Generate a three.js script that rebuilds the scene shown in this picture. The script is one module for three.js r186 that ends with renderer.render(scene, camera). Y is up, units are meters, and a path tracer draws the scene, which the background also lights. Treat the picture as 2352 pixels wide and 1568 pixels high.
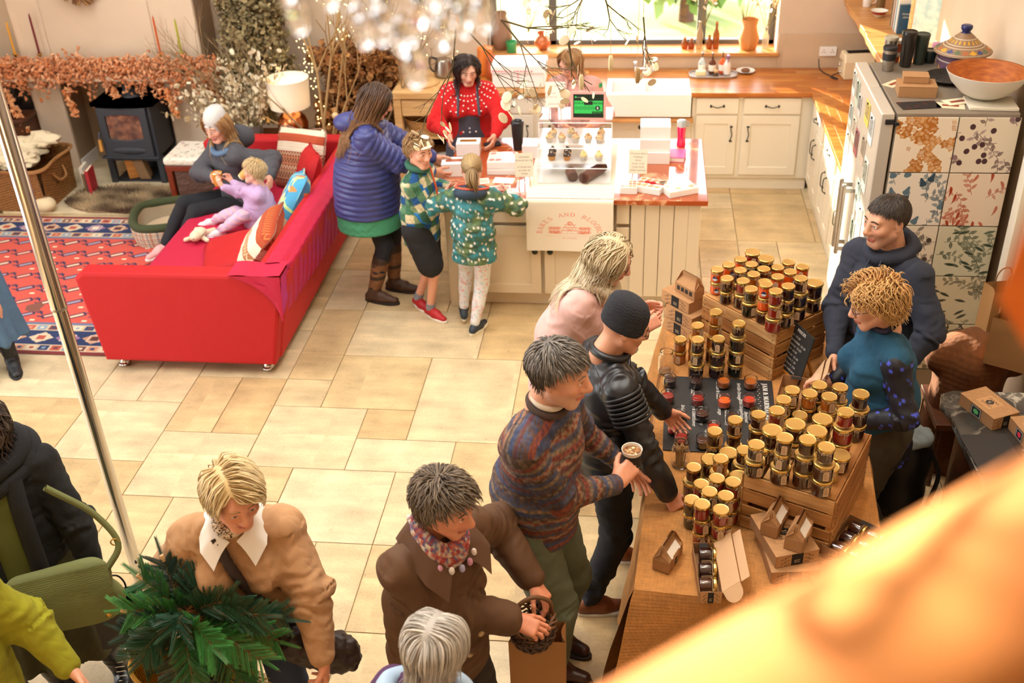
import*as THREE from 'three';
import{RoundedBoxGeometry}from 'three/addons/geometries/RoundedBoxGeometry.js';
import{mergeGeometries}from 'three/addons/utils/BufferGeometryUtils.js';
import{ImprovedNoise}from 'three/addons/math/ImprovedNoise.js';

// ---------- camera, sky, sun, exposure ----------
const scene=new THREE.Scene();
const camera=new THREE.PerspectiveCamera(35.29,2352 / 1568,0.05,200);
camera.matrixAutoUpdate=true;
camera.position.set(0,4,0);
{
const right=new THREE.Vector3(0.993172,-0.036775,-0.110708),up=new THREE.Vector3(-0.027368,0.849071,-0.52757);
const back=new THREE.Vector3().crossVectors(right,up);
camera.quaternion.setFromRotationMatrix(new THREE.Matrix4().makeBasis(right,up,back));
}
camera.focus=4.9;
camera.userData.fStop=2.6;
const renderer=new THREE.WebGLRenderer({antialias:true});
renderer.toneMapping=THREE.LinearToneMapping;
renderer.toneMappingExposure=1.42;
renderer.shadowMap.enabled=true;
scene.background=new THREE.Color(0.93,0.97,1.0);
scene.backgroundIntensity=5.6;
const sun=new THREE.DirectionalLight(new THREE.Color(1.0,0.86,0.66),22);
sun.position.set(-6 - 0.6*8,1 + 0.27*18,-9 - 8);
sun.target.position.set(-6 - 0.6*8 + 0.6,1 + 0.27*18 - 0.27,-9 - 8 + 1);
sun.shadow.radius=2;sun.castShadow=true;
sun.shadow.camera.left=-14;sun.shadow.camera.right=14;sun.shadow.camera.top=8;sun.shadow.camera.bottom=-8;sun.shadow.camera.far=40;
scene.add(sun,sun.target);

// ---------- helpers ----------
const V=(x,y,z)=>new THREE.Vector3(x,y,z),PI=Math.PI,sin=Math.sin,cos=Math.cos,abs=Math.abs,min=Math.min,max=Math.max,sqrt=Math.sqrt,floor_=Math.floor;
const clamp=(x,a,b)=>(x<a?a:x>b?b:x),lerp=(a,b,t)=>a +(b - a)*t,sstep=(a,b,x)=>{const t=clamp((x - a)/(b - a),0,1);return t*t*(3 - 2*t);};
function rng(s){return()=>{s=(s + 0x6d2b79f5)|0;let t=Math.imul(s ^(s>>>15),1|s);t=(t + Math.imul(t ^(t>>>7),61|t))^ t;return((t ^(t>>>14))>>>0)/ 4294967296;};}
const PN=new ImprovedNoise(),noise=(x,y,z)=>PN.noise(x + 31.7,y + 11.3,z + 47.9);
const fbm=(x,y,z,n=3)=>{let s=0,a=0.5;for(let i=0;i<n;i++){s +=a*noise(x,y,z);x=x*2 + 3.1;y=y*2 + 1.7;z=z*2 + 5.3;a*=0.5;}return s;};
const lin=(h)=>new THREE.Color(h).toArray();
const mixc=(a,b,t)=>[lerp(a[0],b[0],t),lerp(a[1],b[1],t),lerp(a[2],b[2],t)];
const matCache=new Map();
function mat(color,rough=0.6,o={}){
const key=JSON.stringify([color,rough,Object.keys(o).map((k)=>[k,o[k]?.uuid??o[k]])]);
if(!matCache.has(key)){
const{physical,...rest}=o;
const P=physical||['transmission','clearcoat','sheen','thickness','ior','specularIntensity'].some((k)=>k in o);
matCache.set(key,new(P?THREE.MeshPhysicalMaterial:THREE.MeshStandardMaterial)({color,roughness:rough,side:THREE.DoubleSide,...rest}));
}
return matCache.get(key);
}
function wrapT(t,srgb,ru=1,rv=1){t.wrapS=t.wrapT=THREE.RepeatWrapping;t.magFilter=THREE.LinearFilter;t.minFilter=THREE.LinearMipmapLinearFilter;t.repeat.set(ru,rv);if(srgb)t.colorSpace=THREE.SRGBColorSpace;t.needsUpdate=true;return t;}
function tex(w,h,fn,srgb=true){// fn(u, v) -> [r, g, b] in 0..1, display values
const d=new Uint8Array(w*h*4);
for(let y=0;y<h;y++)for(let x=0;x<w;x++){const c=fn(x / w,y / h),i=(y*w + x)*4;d[i]=clamp(c[0],0,1)*255;d[i + 1]=clamp(c[1],0,1)*255;d[i + 2]=clamp(c[2],0,1)*255;d[i + 3]=255;}
return wrapT(new THREE.DataTexture(d,w,h),srgb);
}
function ctex(w,h,draw,srgb=true){const c=document.createElement('canvas');c.width=w;c.height=h;const g=c.getContext('2d');draw(g,w,h);const t=new THREE.CanvasTexture(c);t.colorSpace=srgb?THREE.SRGBColorSpace:THREE.NoColorSpace;t.magFilter=THREE.LinearFilter;t.anisotropy=8;return t;}
const rep=(t,u,v)=>{const c=t.clone();c.repeat.set(u,v);c.needsUpdate=true;return c;};

const used={};
const numbered=(n)=>{const k=(used[n]=(used[n]??-1)+ 1);return k?n + '_' + String(k).padStart(3,'0'):n;};
function tag(o,label,category,group,kind){if(label)o.userData.label=label;if(category)o.userData.category=category;if(group)o.userData.group=group;if(kind)o.userData.kind=kind;return o;}
function thing(name,label,category,p=[0,0,0],ry=0,group){const o=new THREE.Group();o.name=numbered(name);o.position.set(...p);o.rotation.y=ry;scene.add(o);return tag(o,label,category,group);}
function part(parent,name,geo,m,label){const o=new THREE.Mesh(Array.isArray(geo)?mg(geo):geo,m);o.name=parent===scene?numbered(name):name;if(label)o.userData.label=label;parent.add(o);return o;}
function solo(name,geo,m,label,category,p=[0,0,0],ry=0,group){const o=part(scene,name,geo,m);o.position.set(...p);o.rotation.y=ry;return tag(o,label,category,group);}
function struct(name,geo,m,parent=scene){const o=new THREE.Mesh(Array.isArray(geo)?mg(geo):geo,m);o.name=name;parent.add(o);if(parent===scene)o.userData.kind='structure';return o;}
function copy(src,p,ry=0,label,group){const o=src.clone();o.name=numbered(src.name.replace(/_\d{3}$/,''));o.position.set(...p);o.rotation.set(0,ry,0);scene.add(o);return tag(o,label,null,group);}
function mg(list){
const withC=list.every((g)=>g.attributes.color);
return mergeGeometries(list.map((g)=>{let h=g.index?g.toNonIndexed():g.clone();for(const k of Object.keys(h.attributes))if(!['position','normal','uv'].includes(k)&&!(withC&&k==='color'))h.deleteAttribute(k);if(!h.attributes.uv)h.setAttribute('uv',new THREE.BufferAttribute(new Float32Array(h.attributes.position.count*2),2));h.morphAttributes={};return h;}));
}
function boxUV(g,s=1,off=0){// uv in metres by the dominant axis of each face
const h=g.index?g.toNonIndexed():g,p=h.attributes.position,n=h.attributes.normal,uv=new Float32Array(p.count*2);
for(let i=0;i<p.count;i +=3){
let a=0,b=0,c=0;for(let k=0;k<3;k++){a +=n.getX(i + k);b +=n.getY(i + k);c +=n.getZ(i + k);}
a=abs(a);b=abs(b);c=abs(c);
for(let k=0;k<3;k++){const x=p.getX(i + k),y=p.getY(i + k),z=p.getZ(i + k),j=(i + k)*2;const[u,v]=b>=a&&b>=c?[x,z]:a>=c?[z,y]:[x,y];uv[j]=u*s + off;uv[j + 1]=v*s + off*0.7;}
}
h.setAttribute('uv',new THREE.BufferAttribute(uv,2));return h;
}
const bx=(w,h,d,x=0,y=0,z=0,r=0.004)=>{r=min(r,w*0.45,h*0.45,d*0.45);return(r<0.0004?new THREE.BoxGeometry(w,h,d):new RoundedBoxGeometry(w,h,d,1,r)).translate(x,y,z);};
const bbox=(a,b,r)=>bx(b[0]- a[0],b[1]- a[1],b[2]- a[2],(a[0]+ b[0])/ 2,(a[1]+ b[1])/ 2,(a[2]+ b[2])/ 2,r);// from corner to corner
const cyl=(r0,r1,h,x=0,y=0,z=0,n=20)=>new THREE.CylinderGeometry(r1,r0,h,n).translate(x,y + h / 2,z);
const lathe=(pts,n=28)=>new THREE.LatheGeometry(pts.map((q)=>new THREE.Vector2(q[0],q[1])),n);
const ball=(r,x=0,y=0,z=0,a=14,b=10)=>new THREE.SphereGeometry(r,a,b).translate(x,y,z);
const elli=(rx,ry,rz,x=0,y=0,z=0,a=16,b=12)=>new THREE.SphereGeometry(1,a,b).scale(rx,ry,rz).translate(x,y,z);
const tube=(pts,r,seg,rad=6,closed=false)=>new THREE.TubeGeometry(new THREE.CatmullRomCurve3(pts.map((q)=>(q.isVector3?q:V(...q))),closed,'centripetal'),seg??pts.length*4,r,rad,closed);
const rot=(g,x=0,y=0,z=0)=>{if(x)g.rotateX(x);if(y)g.rotateY(y);if(z)g.rotateZ(z);return g;};
const mv=(g,x,y,z)=>g.translate(x,y,z);
function rod(a,b,r0,r1=r0,n=10){a=Array.isArray(a)?V(...a):a;b=Array.isArray(b)?V(...b):b;const d=b.clone().sub(a),L=d.length();const g=new THREE.CylinderGeometry(r1,r0,L,n);g.translate(0,L / 2,0);g.applyQuaternion(new THREE.Quaternion().setFromUnitVectors(V(0,1,0),d.normalize()));return g.translate(a.x,a.y,a.z);}
function extr(pts,depth,bev=0.003,o={}){const s=new THREE.Shape(pts.map((q)=>new THREE.Vector2(q[0],q[1])));return new THREE.ExtrudeGeometry(s,{depth,bevelEnabled:bev>0,bevelSize:bev,bevelThickness:bev,bevelSegments:2,curveSegments:10,...o});}
function grid(nu,nv,f){// parametric sheet; f(u, v) -> [x, y, z]
const p=[],uv=[],ix=[];
for(let j=0;j<=nv;j++)for(let i=0;i<=nu;i++){p.push(...f(i / nu,j / nv));uv.push(i / nu,j / nv);}
for(let j=0;j<nv;j++)for(let i=0;i<nu;i++){const a=j*(nu + 1)+ i,b=a + 1,c=a + nu + 1,d=c + 1;ix.push(a,b,d,a,d,c);}
const g=new THREE.BufferGeometry();g.setAttribute('position',new THREE.Float32BufferAttribute(p,3));g.setAttribute('uv',new THREE.Float32BufferAttribute(uv,2));g.setIndex(ix);g.computeVertexNormals();return g;
}
function tint(g,c){const n=g.attributes.position.count,a=new Float32Array(n*3);for(let i=0;i<n;i++){const q=typeof c==='function'?c(g.attributes.position.getX(i),g.attributes.position.getY(i),g.attributes.position.getZ(i)):c;a[i*3]=q[0];a[i*3 + 1]=q[1];a[i*3 + 2]=q[2];}g.setAttribute('color',new THREE.BufferAttribute(a,3));return g;}
function instanced(parent,name,geo,m,list,label){// list of {p, q, s, c}
const o=new THREE.InstancedMesh(geo,m,list.length),M=new THREE.Matrix4(),Q=new THREE.Quaternion(),S=V(1,1,1);
list.forEach((e,i)=>{o.setMatrixAt(i,M.compose(e.p,e.q??Q,e.s?.isVector3?e.s:S.setScalar(e.s??1)));if(e.c)o.setColorAt(i,new THREE.Color().setRGB(...e.c));});
o.name=parent===scene?numbered(name):name;o.userData.kind='stuff';if(label)o.userData.label=label;parent.add(o);return o;
}
const rq=(r)=>new THREE.Quaternion().setFromEuler(new THREE.Euler(r()*6.28,r()*6.28,r()*6.28));

// ---------- shared textures ----------
const grain=tex(512,512,(u,v)=>{const a=0.5 + fbm(u*6,v*60,1,4)*0.55 + noise(u*3,v*9,4)*0.18;return[a,a,a];},false);
const woodTex=(c0,c1,sx=3,sy=26,seed=0)=>tex(512,512,(u,v)=>{const w=fbm(u*sx + seed,v*sy,seed,4)+ 0.35*noise(u*2 + seed,v*6,2 + seed),t=clamp(0.5 + w*1.1,0,1);return mixc(c0,c1,t);});
const speck=tex(512,512,(u,v)=>{const a=0.5 + fbm(u*90,v*90,2,3)*0.7;return[a,a,a];},false);
const weave=tex(256,256,(u,v)=>{const a=0.5 + 0.25*sin(u*PI*64)*cos(v*PI*32)+ 0.25*sin(v*PI*64)+ fbm(u*40,v*40,3,2)*0.4;return[a,a,a];},false);
const knit=tex(256,256,(u,v)=>{const x=u*16,y=v*20,k=abs(((x % 1)+ 1)% 1 - 0.5),s=abs(sin((y + k*1.2)*PI));const a=0.25 + 0.65*s*(1 - 0.7*Math.pow(1 - 2*min(k,0.5),6));return[a,a,a];},false);
const blotch=tex(512,512,(u,v)=>{const a=0.5 + fbm(u*8,v*8,7,5)*0.8;return[a,a,a];},false);

// ---------- modelling with joined distance fields ----------
function cap(a,b,ra,rb,o={}){// tapered capsule; o.n with o.fl < 1 flattens it along n
const dx=b.x - a.x,dy=b.y - a.y,dz=b.z - a.z,L2=dx*dx + dy*dy + dz*dz||1e-9,n=o.n,fl=o.fl??1,R=max(ra,rb)*max(1,fl),ax=a.x,ay=a.y,az=a.z,kk=1 / fl - 1;
return{k:o.k??0.02,bone:o.bone,op:o.op??0,a,b,lo:[min(a.x,b.x)- R,min(a.y,b.y)- R,min(a.z,b.z)- R],hi:[max(a.x,b.x)+ R,max(a.y,b.y)+ R,max(a.z,b.z)+ R],len:sqrt(L2),
t:(x,y,z)=>clamp(((x - ax)*dx +(y - ay)*dy +(z - az)*dz)/ L2,0,1),
d:(x,y,z)=>{const px=x - ax,py=y - ay,pz=z - az,t=clamp((px*dx + py*dy + pz*dz)/ L2,0,1);let wx=px - t*dx,wy=py - t*dy,wz=pz - t*dz;if(n){const c=(wx*n.x + wy*n.y + wz*n.z)*kk;wx +=n.x*c;wy +=n.y*c;wz +=n.z*c;}return(sqrt(wx*wx + wy*wy + wz*wz)-(ra +(rb - ra)*t))*(fl<1?0.5 + fl*0.5:1);}};
}
function ell(c,rx,ry,rz,B,o={}){// ellipsoid with axes B = [x, y, z]
const R=max(rx,ry,rz),[X,Y,Z]=B??[V(1,0,0),V(0,1,0),V(0,0,1)];
return{k:o.k??0.02,bone:o.bone,op:o.op??0,a:c.clone().addScaledVector(Y,-ry),b:c.clone().addScaledVector(Y,ry),len:2*ry,lo:[c.x - R,c.y - R,c.z - R],hi:[c.x + R,c.y + R,c.z + R],
t:(x,y,z)=>clamp((((x - c.x)*Y.x +(y - c.y)*Y.y +(z - c.z)*Y.z)/ ry + 1)/ 2,0,1),
d:(x,y,z)=>{x -=c.x;y -=c.y;z -=c.z;const u=(x*X.x + y*X.y + z*X.z)/ rx,v=(x*Y.x + y*Y.y + z*Y.z)/ ry,w=(x*Z.x + y*Z.y + z*Z.z)/ rz,k0=sqrt(u*u + v*v + w*w),k1=sqrt((u / rx)**2 +(v / ry)**2 +(w / rz)**2);return k1<1e-6?-min(rx,ry,rz):(k0*(k0 - 1))/ k1;}};
}
const sminf=(a,b,k)=>{const h=max(k - abs(a - b),0)/ k;return min(a,b)- h*h*k*0.25;};
const evalP=(P,x,y,z)=>{let f=9;for(const p of P){const d=p.d(x,y,z);f=p.op?-sminf(-f,d,p.k):sminf(f,d,p.k);}return f;};
// mesh the field by surface nets; o: cuts [{p, n}], field(x,y,z,f), disp(x,y,z,prim,t,ang,along), color(x,y,z,prim,t,ang,along), uv (scale)
function sdf(P,cell,o={}){
const lo=[9,9,9],hi=[-9,-9,-9].map((v)=>-1e9),pad=cell*3 +(o.pad??0);
lo.fill(1e9);for(const p of P)if(!p.op)for(let i=0;i<3;i++){lo[i]=min(lo[i],p.lo[i]- pad);hi[i]=max(hi[i],p.hi[i]+ pad);}
const nx=Math.ceil((hi[0]- lo[0])/ cell)+ 1,ny=Math.ceil((hi[1]- lo[1])/ cell)+ 1,nz=Math.ceil((hi[2]- lo[2])/ cell)+ 1,F=new Float32Array(nx*ny*nz).fill(1),sy=nx,sz=nx*ny;
for(const p of P){
const e=p.k + cell*3,i0=max(0,floor_((p.lo[0]- e - lo[0])/ cell)),i1=min(nx - 1,Math.ceil((p.hi[0]+ e - lo[0])/ cell)),j0=max(0,floor_((p.lo[1]- e - lo[1])/ cell)),j1=min(ny - 1,Math.ceil((p.hi[1]+ e - lo[1])/ cell)),k0=max(0,floor_((p.lo[2]- e - lo[2])/ cell)),k1=min(nz - 1,Math.ceil((p.hi[2]+ e - lo[2])/ cell)),kk=p.k;
for(let k=k0;k<=k1;k++)for(let j=j0;j<=j1;j++){let q=k*sz + j*sy + i0;const y=lo[1]+ j*cell,z=lo[2]+ k*cell;for(let i=i0;i<=i1;i++,q++){const d=p.d(lo[0]+ i*cell,y,z),f=F[q];if(p.op){const g=-d,h=max(kk - abs(f - g),0)/ kk;F[q]=max(f,g)+ h*h*kk*0.25;}else{const h=max(kk - abs(f - d),0)/ kk;F[q]=min(f,d)- h*h*kk*0.25;}}}
}
if(o.cuts||o.field)for(let k=0,q=0;k<nz;k++)for(let j=0;j<ny;j++)for(let i=0;i<nx;i++,q++){let f=F[q];if(f>0.08)continue;const x=lo[0]+ i*cell,y=lo[1]+ j*cell,z=lo[2]+ k*cell;if(o.field&&abs(f)<0.06)f=o.field(x,y,z,f);if(o.cuts)for(const c of o.cuts)f=max(f,(x - c.p.x)*c.n.x +(y - c.p.y)*c.n.y +(z - c.p.z)*c.n.z);F[q]=f;}
const id=new Int32Array(nx*ny*nz).fill(-1),pos=[],ix=[];
const C=[0,1,sy,sy + 1,sz,sz + 1,sz + sy,sz + sy + 1],E=[[0,1],[2,3],[4,5],[6,7],[0,2],[1,3],[4,6],[5,7],[0,4],[1,5],[2,6],[3,7]];
for(let k=0;k<nz - 1;k++)for(let j=0;j<ny - 1;j++)for(let i=0;i<nx - 1;i++){
const q=k*sz + j*sy + i;let m=0;for(let c=0;c<8;c++)if(F[q + C[c]]<0)m|=1<<c;
if(m===0||m===255)continue;
let x=0,y=0,z=0,n=0;
for(const[a,b]of E){if(((m>>a)&1)===((m>>b)&1))continue;const fa=F[q + C[a]],fb=F[q + C[b]],t=fa /(fa - fb);x +=lerp(a&1,b&1,t);y +=lerp((a>>1)&1,(b>>1)&1,t);z +=lerp(a>>2,b>>2,t);n++;}
id[q]=pos.length / 3;pos.push(lo[0]+(i + x / n)*cell,lo[1]+(j + y / n)*cell,lo[2]+(k + z / n)*cell);
}
const quad=(a,b,c,d,flip)=>{if(a<0||b<0||c<0||d<0)return;flip?ix.push(a,c,b,b,c,d):ix.push(a,b,c,b,d,c);};
for(let k=1;k<nz - 1;k++)for(let j=1;j<ny - 1;j++)for(let i=1;i<nx - 1;i++){
const q=k*sz + j*sy + i,s=F[q]<0;
if(s !==F[q + 1]<0)quad(id[q - sy - sz],id[q - sz],id[q - sy],id[q],!s);
if(s !==F[q + sy]<0)quad(id[q - 1 - sz],id[q - 1],id[q - sz],id[q],!s);
if(s !==F[q + sz]<0)quad(id[q - 1 - sy],id[q - sy],id[q - 1],id[q],!s);
}
let g=new THREE.BufferGeometry();g.setAttribute('position',new THREE.Float32BufferAttribute(pos,3));g.setIndex(ix);g.computeVertexNormals();
const N=pos.length / 3,bones=P.filter((p)=>p.bone),near=(x,y,z)=>{let b=bones[0],m=1e9;for(const p of bones){const d=p.d(x,y,z);if(d<m){m=d;b=p;}}return b;};
const info=(i)=>{const x=pos[i*3],y=pos[i*3 + 1],z=pos[i*3 + 2],b=near(x,y,z);if(!b)return[x,y,z];const t=b.t(x,y,z);if(!b.U){const d=b.b.clone().sub(b.a).normalize();b.U=V(0.31,0.17,0.93).cross(d).normalize();b.W=d.clone().cross(b.U);}const px=x - b.a.x,py=y - b.a.y,pz=z - b.a.z;return[x,y,z,b,t,Math.atan2(px*b.U.x + py*b.U.y + pz*b.U.z,px*b.W.x + py*b.W.y + pz*b.W.z),t*b.len];};
if(o.disp||o.color){
const I=[];for(let i=0;i<N;i++)I.push(info(i));
if(o.color){const c=new Float32Array(N*3);I.forEach((q,i)=>c.set(o.color(...q),i*3));g.setAttribute('color',new THREE.BufferAttribute(c,3));}
if(o.disp){const n=g.attributes.normal.array,p=g.attributes.position.array;I.forEach((q,i)=>{const d=o.disp(...q,n[i*3 + 1]);p[i*3]+=n[i*3]*d;p[i*3 + 1]+=n[i*3 + 1]*d;p[i*3 + 2]+=n[i*3 + 2]*d;});g.computeVertexNormals();}
}
return o.uv?seamUV(g,o.uv):g;
}
function seamUV(g,s){// uv in metres by each face's dominant axis, vertices doubled only on the seams
const p=g.attributes.position.array,n=g.attributes.normal.array,c=g.attributes.color?.array,ix=g.index.array,map=new Map(),P=[],N=[],C=[],U=[],out=[];
for(let f=0;f<ix.length;f +=3){
let a=0,b=0,d=0;for(let k=0;k<3;k++){const i=ix[f + k]*3;a +=n[i];b +=n[i + 1];d +=n[i + 2];}
a=abs(a);b=abs(b);d=abs(d);const ax=b>a*1.6&&b>d*1.6?1:a>d?0:2;
for(let k=0;k<3;k++){const i=ix[f + k],key=i*3 + ax;let w=map.get(key);if(w===undefined){w=P.length / 3;map.set(key,w);P.push(p[i*3],p[i*3 + 1],p[i*3 + 2]);N.push(n[i*3],n[i*3 + 1],n[i*3 + 2]);if(c)C.push(c[i*3],c[i*3 + 1],c[i*3 + 2]);U.push((ax===0?p[i*3 + 2]:p[i*3])*s,(ax===1?p[i*3 + 2]:p[i*3 + 1])*s);}out.push(w);}
}
const h=new THREE.BufferGeometry();h.setAttribute('position',new THREE.Float32BufferAttribute(P,3));h.setAttribute('normal',new THREE.Float32BufferAttribute(N,3));if(c)h.setAttribute('color',new THREE.Float32BufferAttribute(C,3));h.setAttribute('uv',new THREE.Float32BufferAttribute(U,2));h.setIndex(out);return h;
}
const vary=(c,x,y,z,f=50,a=0.3)=>{const m=1 - a / 2 + a*(0.5 + noise(x*f,y*f,z*f));return[c[0]*m,c[1]*m,c[2]*m];};

// ---------- the setting ----------
const T={};
T.stone=tex(1024,1024,(u,v)=>{const b=fbm(u*5,v*5,1,5),f=noise(u*80,v*80,3)*0.04,pit=noise(u*26,v*34,9)>0.62?-0.07:0,st=fbm(u*3,v*14,5,3)*0.12;const a=0.86 + b*0.16 + f + pit + st;return[a,a*0.985,a*0.955];});
T.plaster=tex(512,512,(u,v)=>{const a=0.9 + fbm(u*4,v*4,2,4)*0.11;return[a,a*0.99,a*0.975];});
T.oak=woodTex([0.86,0.64,0.38],[0.66,0.42,0.2],2,30,3);
T.pine=woodTex([0.93,0.78,0.55],[0.8,0.6,0.36],2,20,8);
T.crate=woodTex([0.86,0.68,0.45],[0.64,0.45,0.25],2.2,22,14);
T.brown=woodTex([0.42,0.24,0.12],[0.24,0.12,0.06],3,22,21);
const M={};
M.plaster=mat('#e9d3b8',0.92,{map:rep(T.plaster,0.35,0.35),bumpMap:blotch,bumpScale:0.002});
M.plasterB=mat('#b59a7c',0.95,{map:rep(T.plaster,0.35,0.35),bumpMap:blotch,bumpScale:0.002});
M.backs=mat('#dcc3a4',0.55,{map:rep(T.plaster,0.8,0.8)});
M.cream=mat('#e6dcc6',0.42);
M.creamD=mat('#cdb695',0.5);
M.island=mat('#d6c3a2',0.5);
M.white=mat('#f2efe8',0.4);
M.ceramic=mat('#f6f3ec',0.12,{clearcoat:0.6});
M.iron=mat('#3a3d33',0.45,{metalness:0.7});
M.black=mat('#16161a',0.5);
M.chrome=mat('#c9c6c4',0.16,{metalness:1});
M.steel=mat('#a8a29a',0.32,{metalness:1});
M.brass=mat('#c79a4a',0.3,{metalness:1});
M.frame=mat('#5b5c58',0.5);
M.oak=mat('#ffffff',0.38,{map:T.oak,bumpMap:grain,bumpScale:0.0006});
M.pine=mat('#ffffff',0.55,{map:T.pine,bumpMap:grain,bumpScale:0.0006});
M.brown=mat('#ffffff',0.5,{map:T.brown});
M.glass=mat('#ffffff',0.02,{transmission:1,thickness:0});
M.grout=mat('#b9a27c',0.95);

// floor: flagstones on a 0.3145 m module over a slab
{
const f=struct('floor',bbox([-6.9,-0.3,-10.1],[2.45,-0.012,3.2],0.001),M.grout);
const g=0.3145,X0=-1.39,Z0=-5.21,i0=-17,i1=12,j0=-15,j1=12,occ=new Set(),r=rng(5),list=[];
const put=(i,j,w,d)=>{list.push([i,j,w,d]);for(let a=0;a<w;a++)for(let b=0;b<d;b++)occ.add(i + a + ',' +(j + b));};
for(const q of[[-2,-3,2,2],[-1,-1,1,1],[-3,-1,2,2],[-1,0,2,1],[0,-3,2,3],[-2,1,2,2],[-2,-5,3,2],[-3,-2,1,1],[-4,-2,1,2],[-5,0,2,2],[-5,2,1,2],[1,0,1,2],[7,-12,2,3],[6,-12,1,1],[0,1,1,2],[8,-9,2,2],[0,3,2,2],[-4,2,2,2]])put(...q);
const free=(i,j,w,d)=>{for(let a=0;a<w;a++)for(let b=0;b<d;b++)if(occ.has(i + a + ',' +(j + b)))return false;return true;};
for(let j=j0;j<j1;j++)for(let i=i0;i<i1;i++)if(free(i,j,1,1)){const s=[[3,2],[2,2],[2,3],[2,1],[1,2],[2,2]].sort(()=>r()- 0.5).find((q)=>free(i,j,q[0],q[1])&&i + q[0]<=i1 + 1&&j + q[1]<=j1 + 1)??[1,1];put(i,j,...s);}
const cols=['#e6cfa4','#e0c596','#ecd8b2','#dbbd8c','#e8d2aa'],ms=cols.map((c,k)=>mat(c,0.34 + k*0.02,{map:T.stone,bumpMap:blotch,bumpScale:0.0006}));
for(const[i,j,w,d]of list){
const x=X0 + i*g,z=Z0 + j*g;if(x>2.3||z>1||x<-6.8)continue;
struct('floor_tile',boxUV(bx(w*g - 0.005,0.03,d*g - 0.005,x + w*g / 2,-0.0155 +(r()- 0.5)*0.0012,z + d*g / 2,0.003),0.9,r()*7),ms[floor_(r()*5)],f);
}
}
const H=5.3;
struct('wall_back',[bbox([-6.9,0,-10.1],[-1.42,H,-9.75],0.002),bbox([1.19,0,-10.1],[2.45,H,-9.75],0.002),bbox([-1.42,0,-10.1],[1.19,1.04,-9.75],0.002),bbox([-1.42,2.35,-10.1],[1.19,H,-9.75],0.002)].map((g)=>boxUV(g)),M.plaster);
struct('wall_right',boxUV(bbox([2.16,0,-9.75],[2.45,H,3.2],0.002)),M.plaster);
{// left wall with a tall garden window out of frame on the left
struct('wall_left',[bbox([-6.9,0,-9.75],[-6.6,H,-6.2],0.002),bbox([-6.9,0,-1.6],[-6.6,H,3.2],0.002),bbox([-6.9,2.9,-6.2],[-6.6,H,-1.6],0.002),bbox([-6.9,0,-6.2],[-6.6,0.35,-1.6],0.002)].map((g)=>boxUV(g)),M.plaster);
}
struct('wall_front',boxUV(bbox([-6.9,0,2.9],[2.45,H,3.2],0.002)),M.plaster);
{// ceiling with two skylight wells
const c=[[-6.9,-10.1,2.45,-8.2],[-6.9,-8.2,-4.9,-2.4],[-3.3,-8.2,-1.7,-2.4],[-0.1,-8.2,2.45,-2.4],[-6.9,-2.4,2.45,3.2]];
struct('ceiling',c.map(([a,b,d,e])=>bbox([a,H,b],[d,H + 0.25,e],0.002)),M.white);
}
struct('mezzanine_floor',boxUV(bbox([-6.6,2.35,-0.3],[2.16,2.6,2.9],0.01)),M.plaster);
// kitchen window
{
const w=struct('window_1',[bbox([-1.42,1.04,-10.06],[1.19,1.085,-9.99]),bbox([-1.42,2.29,-10.06],[1.19,2.35,-9.99]),bbox([-1.42,1.04,-10.06],[-1.36,2.35,-9.99]),bbox([1.13,1.04,-10.06],[1.19,2.35,-9.99]),bbox([-0.87,1.04,-10.06],[-0.8,2.35,-9.99]),bbox([0.49,1.04,-10.06],[0.57,2.35,-9.99])],M.frame);
for(const[a,b]of[[-1.36,-0.87],[-0.8,0.49],[0.57,1.13]])struct('window_pane',new THREE.PlaneGeometry(b - a,1.2).translate((a + b)/ 2,1.69,-10.03),M.glass,w);
struct('window_sill',boxUV(bbox([-1.5,1.012,-10.0],[1.215,1.045,-9.705],0.006),1.3),M.oak,w);
}
struct('trim_1',[bbox([1.2,0.9,-9.75],[2.16,1.21,-9.728],0.003),bbox([-2.4,0.9,-9.75],[1.2,1.01,-9.728],0.003)].map((g)=>boxUV(g)),M.backs);
// chimney breast with its stove recess
struct('chimney_breast',[bbox([-5.78,0,-9.75],[-5.47,H,-9.35],0.01),bbox([-4.43,0,-9.75],[-4.01,H,-9.35],0.01),bbox([-5.47,0.96,-9.75],[-4.43,H,-9.35],0.01)].map((g)=>boxUV(g)),M.plaster);
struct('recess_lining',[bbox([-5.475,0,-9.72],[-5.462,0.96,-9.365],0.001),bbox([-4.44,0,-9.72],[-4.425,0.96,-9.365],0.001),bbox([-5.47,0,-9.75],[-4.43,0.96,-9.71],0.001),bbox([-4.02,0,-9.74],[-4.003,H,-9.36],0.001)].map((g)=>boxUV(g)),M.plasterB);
struct('baseboard_back',bbox([-5.465,0,-9.72],[-5.45,0.11,-9.37],0.003),M.white);
struct('hearth',boxUV(bbox([-5.75,0.0,-9.35],[-3.95,0.03,-8.34],0.006),0.9),mat('#e9d8b4',0.6,{map:T.stone}));
struct('door_1',bbox([2.11,0,-5.86],[2.165,2.1,-5.76],0.006),M.cream);
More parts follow.
